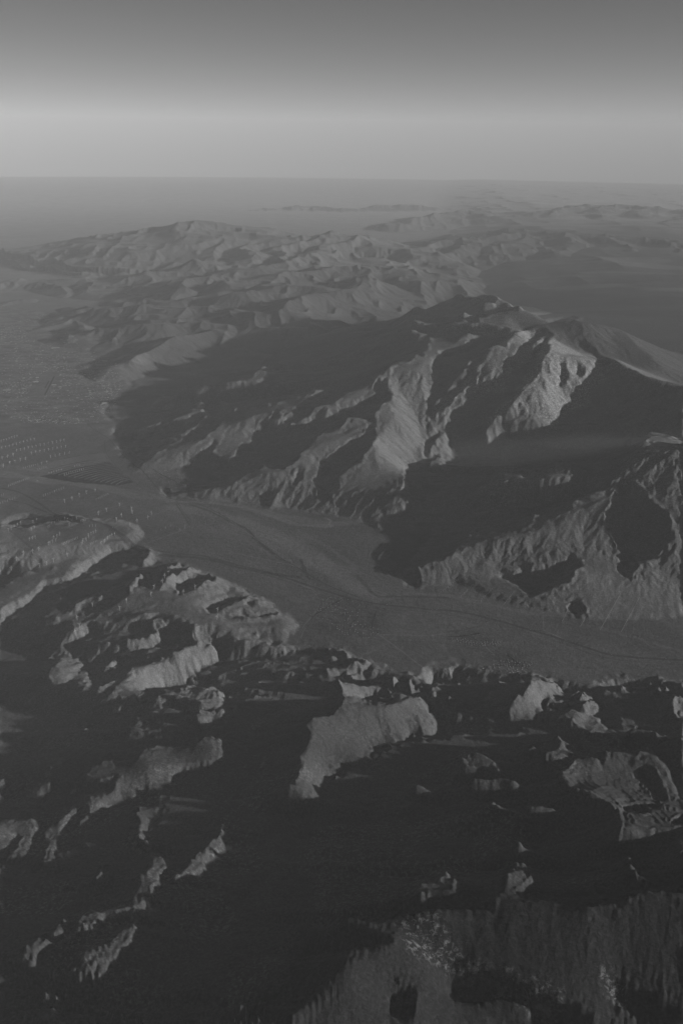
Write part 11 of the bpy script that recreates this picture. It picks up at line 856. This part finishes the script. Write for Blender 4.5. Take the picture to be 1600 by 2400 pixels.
row('mid', 'b', [(408, 398), (456, 376)], 'of the pair inside the dark scarp', G4)
row('mid', 'b', [(390, 488), (424, 465)], 'of the pair before the dark scarp', G4)
row('mid', 'b', [(367, 612), (403, 597), (435, 585)], 'of three on the open plateau', G4)
row('tall', 'b', [(133, 888), (208, 855), (292, 788), (407, 768), (480, 740)], 'of five on the plateau\'s near left', G4, True)
row('tall', 'b', [(490, 936), (577, 912), (660, 878), (828, 808)], 'of four near the canyon rim', G4, True)
row('mid', 'b', [(600, 663), (617, 658), (650, 642), (688, 625), (665, 590), (702, 572), (736, 550)], 'in the slanting cluster mid plateau', G4)
row('small', 'b', line(765, 672, 953, 590, 11), 'in the close row mid plateau', G4)
row('mid', 'b', [(1007, 665), (1015, 645), (1022, 620), (1060, 612), (1088, 583), (1088, 560), (1120, 545), (1147, 530), (1175, 515)], 'in the crowded line behind the rim', G4)
row('small', 'b', line(1113, 665, 1192, 632, 5), 'in the short row at the rim', G4)
row('mid', 'b', [(1242, 658), (1280, 640), (1290, 625), (1318, 610), (1325, 590), (1350, 580), (1375, 563), (1408, 550)], 'along the plateau point above the cliff', G4)
row('small', 'b', [(595, 450), (612, 440), (640, 415), (670, 400), (697, 375), (720, 375)], 'in the line up to the scarp', G4)
row('mid', 'b', [(833, 350), (887, 390), (943, 355), (853, 435), (798, 365)], 'on the scarp crest', G4)
row('small', 'b', line(993, 385, 1050, 370, 4), 'in the short row on the scarp', G4)
row('small', 'b', [(1100, 445), (1135, 440), (1175, 440)], 'of three beside the plateau highway', G4)
row('tall', 'e', [(268, 755), (284, 640), (304, 702)], 'of three at the ridge\'s lower end', G5, True, 700.)
row('tall', 'e', [(409, 530), (632, 562), (687, 497)], 'of three on the middle ridge', G5, True, 700.)
row('tall', 'e', [(887, 445), (911, 388), (980, 342), (998, 298), (1033, 268)], 'of five climbing the ridge', G5, True, 650.)
row('tall', 'e', [(1150, 430), (1246, 388)], 'of two beside the shadowed hollow', G5, True, 650.)
row('tall', 'e', [(1425, 637), (1429, 575)], 'of the overlapping pair on right slope', G5, True, 650.)
row('tiny', 'd', line(1060, 358, 1183, 140, 28), 'in the left of two long lines', G6, False, 560.)
row('tiny', 'd', line(1188, 370, 1297, 165, 26), 'in the right of two long lines', G6, False, 560.)
row('tiny', 'd', line(828, 305, 858, 245, 7), 'in the short line below the spur', G6, False, 540.)
row('tiny', 'd', line(943, 332, 970, 280, 6), 'in the short line at the spur', G6, False, 540.)
print('turbines', NT[0])
far_rows = [line(78, 135, 190, 50, 12), line(200, 162, 280, 85, 10), line(330, 182, 398, 110, 9), line(455, 220, 530, 130, 11)]
P = []
for rw in far_rows:
    for px, py in vw('d', rw):
        x, y, z = place(px, py, 500.); me = PM['tiny']['all'][rng.randrange(6)]; c, s = math.cos(.66), math.sin(.66)
        P.append(([(v.co.x * c - v.co.y * s + x, v.co.x * s + v.co.y * c + y, v.co.z + z) for v in me.vertices], [tuple(p.vertices) for p in me.polygons]))
o = link('small_wind_turbines', mesh('small_wind_turbines', *joinm(P), M_WHITE)); o['kind'] = 'stuff'
o['label'] = 'four faint slanting rows of very small turbines below the mountain foot'

# ---- roads, railway: strips laid over the land
def dense(pts, step=45., h=350.):
    W_ = wpoly(pts, None); out = []
    n = len(W_)
    for i in range(n - 1):                                # Catmull-Rom through the traced points
        p0, p1, p2, p3 = W_[max(i - 1, 0)], W_[i], W_[i + 1], W_[min(i + 2, n - 1)]
        m = max(2, int(math.hypot(p2[0] - p1[0], p2[1] - p1[1]) / step))
        for k in range(m):
            t = k / m
            out.append(tuple(.5 * (2 * p1[j] + (p2[j] - p0[j]) * t + (2 * p0[j] - 5 * p1[j] + 4 * p2[j] - p3[j]) * t * t + (3 * p1[j] - p0[j] - 3 * p2[j] + p3[j]) * t ** 3) for j in (0, 1)))
    out.append(W_[-1]); return out
def strip(P_, width, lift=1.2, off=0., crown=None):
    V = []; Fc = []; n = len(P_)
    prof = crown or ((-.5, 0), (.5, 0))
    for i, (x, y) in enumerate(P_):
        a = P_[max(i - 1, 0)]; b = P_[min(i + 1, n - 1)]; dx, dy = b[0] - a[0], b[1] - a[1]; L = math.hypot(dx, dy) + 1e-6; nx, ny = -dy / L, dx / L
        for q, hz in prof:
            X_, Y_ = x + nx * (off + q * width), y + ny * (off + q * width)
            V.append((X_, Y_, float(ground(X_, Y_)[0]) + lift + hz))
    m = len(prof)
    for i in range(n - 1):
        for k in range(m - 1): Fc.append((i * m + k, i * m + m + k, i * m + m + k + 1, i * m + k + 1))
    return V, Fc
def road(name, pts, width, mat=None, carriage=1, gap=0., lift=1.2):
    P_ = dense(pts)
    parts = [strip(P_, width, lift, (k - (carriage - 1) / 2) * (width + gap)) for k in range(carriage)]
    me = mesh(name, *joinm(parts), mat or M_ASPH); o = link(name, me); o['kind'] = 'structure'; return P_
I10 = road('highway', [(-30, 1140), (40, 1152), (90, 1178), (150, 1207), (218, 1221), (250, 1230), (275, 1245), (306, 1268), (332, 1282), (408, 1297), (475, 1303), (560, 1325), (640, 1345), (740, 1378), (820, 1402), (889, 1416), (967, 1424), (1012, 1429), (1072, 1433), (1156, 1452), (1250, 1479), (1298, 1493), (1380, 1520), (1432, 1535), (1517, 1543), (1640, 1549)], 17, None, 2, 16)
road('road', [(209, 985), (209, 997), (235, 1015), (255, 1028), (276, 1053), (311, 1087), (342, 1112), (357, 1130), (388, 1164), (413, 1171), (452, 1178), (490, 1191), (546, 1222), (582, 1242), (600, 1262), (640, 1296), (700, 1332), (760, 1368), (840, 1400)], 15)
road('railway', [(150, 1211), (250, 1236), (330, 1287), (470, 1308), (600, 1340), (740, 1385), (889, 1423), (1012, 1436), (1156, 1460), (1298, 1502), (1432, 1544), (1640, 1560)], 11, M_BALLAST)
road('road', [(245, 1033), (250, 1061), (275, 1094), (311, 1127), (337, 1145)], 9)
road('road', [(326, 1270), (357, 1259), (408, 1242), (446, 1227), (428, 1196), (413, 1173)], 8)
road('road', [(690, 1378), (730, 1383), (752, 1408), (745, 1432), (712, 1472), (698, 1512)], 9)
road('road', [(740, 1462), (840, 1487), (900, 1502), (1010, 1505), (1110, 1520), (1200, 1545)], 8)
road('runway', [(128, 882), (106, 925)], 55); road('runway', [(116, 892), (106, 910)], 40)

# ---- spreading basins with their sand berms
sb = link('spreading_basins', None, None, place(215, 1110, 230.)); tag(sb, 'dark field of water spreading basins ribbed with curved pale sand berms', 'basins')
def berm(p0, p1, bulge, w, hgt):
    mid = [((p0[0] * (1 - t) + p1[0] * t), (p0[1] * (1 - t) + p1[1] * t) - bulge * math.sin(t * 3.14) * (1 - .3 * t)) for t in (0, .25, .5, .75, 1)]
    P_ = dense(mid, 60.)
    V, Fc = strip(P_, w, .3, 0, ((-.5, 0), (-.2, hgt), (.2, hgt), (.5, 0)))
    V = [(x - sb.location.x, y - sb.location.y, z - sb.location.z) for x, y, z in V]
    link('berm', mesh('berm', V, Fc, M_SAND), sb)
for i in range(15):
    t = i / 14
    berm((vw('a', [(520 + 900 * t, 665 + 150 * t)]))[0], (vw('a', [(1360 + 235 * t, 505 + 245 * t)]))[0], 5.5 - 3 * t, 17, 4)
for i in range(5):
    t = i / 5
    berm((vw('a', [(330 + 180 * t, 640 + 22 * t)]))[0], (vw('a', [(1300 + 50 * t, 428 + 70 * t)]))[0], 7, 20, 4)

# ---- houses of the villages
def house_mesh(w, d, h, k, wing):
    V, Fc = box(-w / 2, w / 2, -d / 2, d / 2, -2, h)
    rv = [(-w / 2 - .6, -d / 2 - .6, h), (w / 2 + .6, -d / 2 - .6, h), (w / 2 + .6, d / 2 + .6, h), (-w / 2 - .6, d / 2 + .6, h), (-w / 2 - .6, 0, h + d * .22), (w / 2 + .6, 0, h + d * .22)]
    rf = [(0, 1, 5, 4), (2, 3, 4, 5), (0, 4, 3), (1, 2, 5), (0, 3, 2, 1)]
    parts = [(V, Fc), (rv, rf)]; idx = [0] * 6 + [1] * 5
    if wing:
        parts += [box(w * .1, w * .42, -d * .95, -d / 2, -2, h * .8)]; idx += [0, 1, 0, 0, 0, 0]
    V, Fc = joinm(parts); return mesh('house', V, Fc, [M_WALLS, M_ROOFS[k]], idx)
HM = [house_mesh(17, 11, 4, 0, True), house_mesh(24, 9, 3.6, 0, False), house_mesh(16, 12, 4, 1, True), house_mesh(20, 10, 4, 1, False), house_mesh(15, 11, 4.2, 2, True)]
def in_px(poly, x, y):
    c = False
    for i in range(len(poly)):
        (x0, y0), (x1, y1) = poly[i], poly[(i + 1) % len(poly)]
        if (y0 > y) != (y1 > y) and x < x0 + (y - y0) / (y1 - y0) * (x1 - x0): c = not c
    return c
trees = []; NH = 0
def blob(x, y, z, r, hh):
    V = []; n = 6
    for zz, k in ((-.1, .6), (.35, 1.), (.75, .75), (1., .2)):
        a0 = rng.random() * 6
        for j in range(n):
            q = r * k * rng.uniform(.7, 1.25); V.append((x + q * math.cos(a0 + j * 1.047), y + q * math.sin(a0 + j * 1.047), z + zz * hh))
    Fc = [(i * n + j, i * n + (j + 1) % n, i * n + n + (j + 1) % n, i * n + n + j) for i in range(3) for j in range(n)] + [tuple(range(18, 24))]
    return V, Fc
VILL = (([(735, 1435), (760, 1400), (790, 1396), (850, 1412), (838, 1450), (880, 1470), (898, 1490), (850, 1500), (800, 1490), (760, 1455)], 112, 470., 'village at the mouth of the pass', 'house in a yard of the village at the mouth of the pass'),
        ([(1052, 1499), (1075, 1494), (1130, 1500), (1175, 1505), (1165, 1522), (1110, 1514)], 52, 560., 'hamlet on the open pass floor', 'house in the narrow hamlet on the open pass floor'),
        ([(1128, 1560), (1160, 1552), (1180, 1537), (1250, 1552), (1215, 1582), (1170, 1570)], 62, 620., 'hamlet at the shadow edge', 'house in the hamlet beside the near hills\' dark shadow edge'),
        ([(348, 1108), (372, 1098), (415, 1098), (436, 1142), (400, 1140), (372, 1120)], 66, 240., 'village under the mountain foot', 'house in the village under the big mountain\'s foot'))
for poly, n, h, gname, lab in VILL:
    xs = [p[0] for p in poly]; ys = [p[1] for p in poly]; placed = []; tries = 0
    while len(placed) < n and tries < 4000:
        tries += 1
        px, py = rng.uniform(min(xs), max(xs)), rng.uniform(min(ys), max(ys))
        if not in_px(poly, px, py): continue
        x, y = [float(v) for v in unproj(px, py, h)]
        x = round(x / 46) * 46 + rng.uniform(-9, 9); y = round(y / 62) * 62 + rng.uniform(-12, 12)
        if any(abs(x - a) < 34 and abs(y - b) < 34 for a, b in placed): continue
        z = float(ground(x, y)[0]); placed.append((x, y))
        hk = rng.choice((0, 0, 1, 1, 2, 3, 4)); o = link('house', HM[hk], None, (x, y, z)); o.rotation_euler = (0, 0, rng.choice((0, 1.5708, .1, 1.45)) + .25)
        tag(o, ('pale roofed ', 'long pale roofed ', 'dull roofed ', 'long dull roofed ', 'dark roofed ')[hk] + lab, 'house', 'houses of the ' + gname); NH += 1
        for q in range(rng.choice((1, 2, 3))):
            tx, ty = x + rng.uniform(-26, 26), y + rng.choice((-17, 17)) + rng.uniform(-5, 5); trees.append(blob(tx, ty, float(ground(tx, ty)[0]), rng.uniform(3.5, 7), rng.uniform(5, 9)))
# tamarisk windbreaks
for pts in ([(1050, 1493), (1090, 1490), (1125, 1484)], [(740, 1440), (800, 1405)], [(1190, 1536), (1215, 1556)], [(880, 1440), (870, 1470)], [(360, 1100), (410, 1128)]):
    for i, (x, y) in enumerate(dense(pts, 16.)): trees.append(blob(x + rng.uniform(-4, 4), y + rng.uniform(-4, 4), float(ground(x, y)[0]), rng.uniform(5, 8), rng.uniform(7, 11)))
o = link('garden_trees', mesh('garden_trees', *joinm(trees), M_LEAF)); o['kind'] = 'stuff'; o['label'] = 'dark yard trees and windbreaks around the small desert houses'
print('houses', NH)

# ---- the city on the valley floor: more roofs than can be counted
P0 = []; P1 = []
TP = [(-40, 745), (60, 728), (112, 733), (140, 775), (200, 800), (262, 846), (292, 880), (280, 935), (245, 985), (150, 992), (60, 988), (-40, 950)]
hot = [(255, 940, 45), (60, 990, 40), (135, 985, 40), (180, 880, 50), (60, 905, 35), (260, 905, 35), (150, 860, 60), (120, 740, 25), (15, 775, 30), (100, 830, 60)]
def city_ok(x, y): return not (68 < x < 136 and 870 < y < 932 and abs((x - 75) - (930 - y) * .9) < 26)
n = 0
while n < 3600:
    if rng.random() < .62:
        a, b, r = rng.choice(hot); px, py = rng.gauss(a, r), rng.gauss(b, r * .35)
    else: px, py = rng.uniform(-40, 295), rng.uniform(730, 992)
    if not in_px(TP, px, py) or not city_ok(px, py): continue
    x, y = [float(v) for v in unproj(px, py, 170.)]; x = round(x / 70) * 70 + rng.uniform(-10, 10); y = round(y / 90) * 90 + rng.uniform(-15, 15)
    z = float(ground(x, y)[0]); k = rng.random() ** 3; w = 11 + 34 * k * rng.random(); d = 10 + 24 * k * rng.random(); hh = 4 + 5 * k
    V, Fc = box(-w, w, -d, d, -2, hh); (P0 if rng.random() < .2 + .4 * k else P1).append(([(x + a_, y + b_, z + c_) for a_, b_, c_ in V], Fc)); n += 1
for P_, m, nm, lb in ((P0, M_ROOFS[0], 'pale_city_roofs', 'countless pale roofs of the city spread over the left valley floor'), (P1, M_ROOFS[1], 'dusty_city_roofs', 'countless dull roofs of the city spread over the left valley floor')):
    o = link(nm, mesh(nm, *joinm(P_), m)); o['kind'] = 'stuff'; o['label'] = lb
# large flat roofed buildings that stand out
def big_building(px, py, w, d, hh, rot, lab, n_sky, h=170.):
    x, y, z = place(px, py, h)
    o = link('building', None, None, (x, y, z)); o.rotation_euler = (0, 0, rot); tag(o, lab, 'building')
    link('wall', mesh('wall', *joinm([box(-w, w, -d, d, -3, hh)]), M_WALLS), o)
    rf = joinm([box(-w - 1, w + 1, -d - 1, d + 1, hh, hh + .8)] + [box(-w - 1, w + 1, s * d - .5, s * d + .5, hh + .8, hh + 1.8) for s in (-1, 1)] + [box(s * w - .5, s * w + .5, -d + .6, d - .6, hh + .8, hh + 1.8) for s in (-1, 1)])
    link('roof', mesh('roof', *rf, M_ROOFS[0]), o)
    sk = mesh('skylight', *box(-w * .06, w * .06, -d * .5, d * .5, hh + .8, hh + 2.2), M_GLASS)
    for i in range(n_sky): link('skylight', sk, o, (-w * .8 + 1.6 * w * i / max(n_sky - 1, 1), 0, 0))
big_building(247, 944, 110, 55, 12, .5, 'brightest long flat roofed building at the city edge beside the mountain shadow', 6)
big_building(85, 895, 90, 45, 14, .2, 'pale hangar beside the left side of the airfield', 4)
big_building(88, 885, 55, 35, 12, .2, 'smaller pale hangar just beyond the larger one', 3)
big_building(127, 902, 80, 35, 9, .3, 'pale flat building right of the runway', 4); big_building(141, 907, 60, 30, 9, .3, 'pale flat building second right of the runway', 3)
big_building(17, 914, 120, 60, 9, .1, 'wide pale building block with skylights at the left picture edge', 7)
big_building(132, 815, 130, 55, 11, .1, 'large pale building where the wash meets the foothills', 6)
big_building(127, 735, 150, 50, 10, .05, 'farthest large pale building in the side valley mouth', 6)
big_building(246, 846, 110, 30, 9, -.1, 'long pale building at the foothill base beside the highway', 5)
big_building(88, 1127, 16, 11, 7, .4, 'lone bright white pump house on the sand before the wash', 2, 250.)

# ---- lorries on the highway
lp = joinm([box(-1.6, 1.6, -11, 6, 1.2, 4.6), box(-1.5, 1.5, 6.6, 10, .8, 4.2), box(-1.3, 1.3, 10, 11.5, .8, 2.4)] + [box(sx - .25, sx + .25, wy - .6, wy + .6, 0, 1.1) for sx in (-1.3, 1.3) for wy in (-9.5, -7.8, 5.2, 8.6, 10.6)])
LM = mesh('lorry', *lp, M_WHITE)
spots = sorted(range(0, len(I10)), key=lambda i: I10[i][0])
where = ['at the plateau bend', 'below the basins', 'past the village turning', 'opposite the spur', 'just right of that spur lorry', 'below the short turbine lines', 'below the long turbine lines', 'near the right picture edge']
for i, (pxx, wh) in enumerate(zip((262, 400, 905, 1012, 1024, 1240, 1430, 1560), where)):
    j = min(range(len(I10) - 1), key=lambda q: abs(proj(I10[q][0], I10[q][1], float(ground(*I10[q])[0]))[0] - pxx))
    (x, y), (x2, y2) = I10[j], I10[j + 1]; L_ = math.hypot(x2 - x, y2 - y); nx, ny = -(y2 - y) / L_, (x2 - x) / L_
    x += nx * 16; y += ny * 16
    o = link('lorry', LM, None, (x, y, float(ground(x, y)[0]) + 1.25)); o.rotation_euler = (0, 0, math.atan2(y2 - y + ny * 16, x2 - x + nx * 16) - 1.5708)
    tag(o, 'white lorry with box trailer on the highway ' + wh, 'lorry', 'lorries on the highway')

# ---- thin layers of cloud lying in the big shadowed canyon
def cloud(name, px, py, h, L_, w, t, dens, rot, label):
    x, y = [float(v) for v in unproj(px, py, h)]
    m = bpy.data.materials.new(name); m.use_nodes = True; n = m.node_tree
    for q in list(n.nodes):
        if q.type != 'OUTPUT_MATERIAL': n.nodes.remove(q)
    v = n.nodes.new('ShaderNodeVolumePrincipled'); v.inputs['Density'].default_value = dens; v.inputs['Color'].default_value = (1, 1, 1, 1)
    n.links.new(v.outputs[0], [q for q in n.nodes if q.type == 'OUTPUT_MATERIAL'][0].inputs['Volume'])
    V = []; Fc = []; N = 40; K = 9
    for i in range(K + 1):
        u = -1 + 2 * i / K; rz = math.sqrt(max(0, 1 - u * u)) + .001
        for j in range(N):
            a = j * 6.28318 / N; wob = 1 + .18 * math.sin(3 * a + 1) + .12 * math.sin(7 * a + 2)
            V.append((math.cos(a) * L_ * rz * wob, math.sin(a) * w * rz * wob, u * t))
    for i in range(K):
        for j in range(N): Fc.append((i * N + j, i * N + (j + 1) % N, (i + 1) * N + (j + 1) % N, (i + 1) * N + j))
    Fc.append(tuple(range(N))[::-1]); Fc.append(tuple(K * N + j for j in range(N)))
    o = link(name, mesh(name, V, Fc, m), None, (x, y, h - (x * x + y * y) / (2 * RE))); o.rotation_euler = (0, 0, rot); o['kind'] = 'stuff'; o['label'] = label
cloud('thin_cloud', 1210, 1055, 2000, 3300, 800, 160, 4.5e-5, .22, 'faint veil of cloud stretched across the shadowed canyon')
cloud('thin_cloud', 1420, 1030, 2500, 2400, 500, 100, 4e-5, .15, 'faint upper veil of cloud at the canyon head')
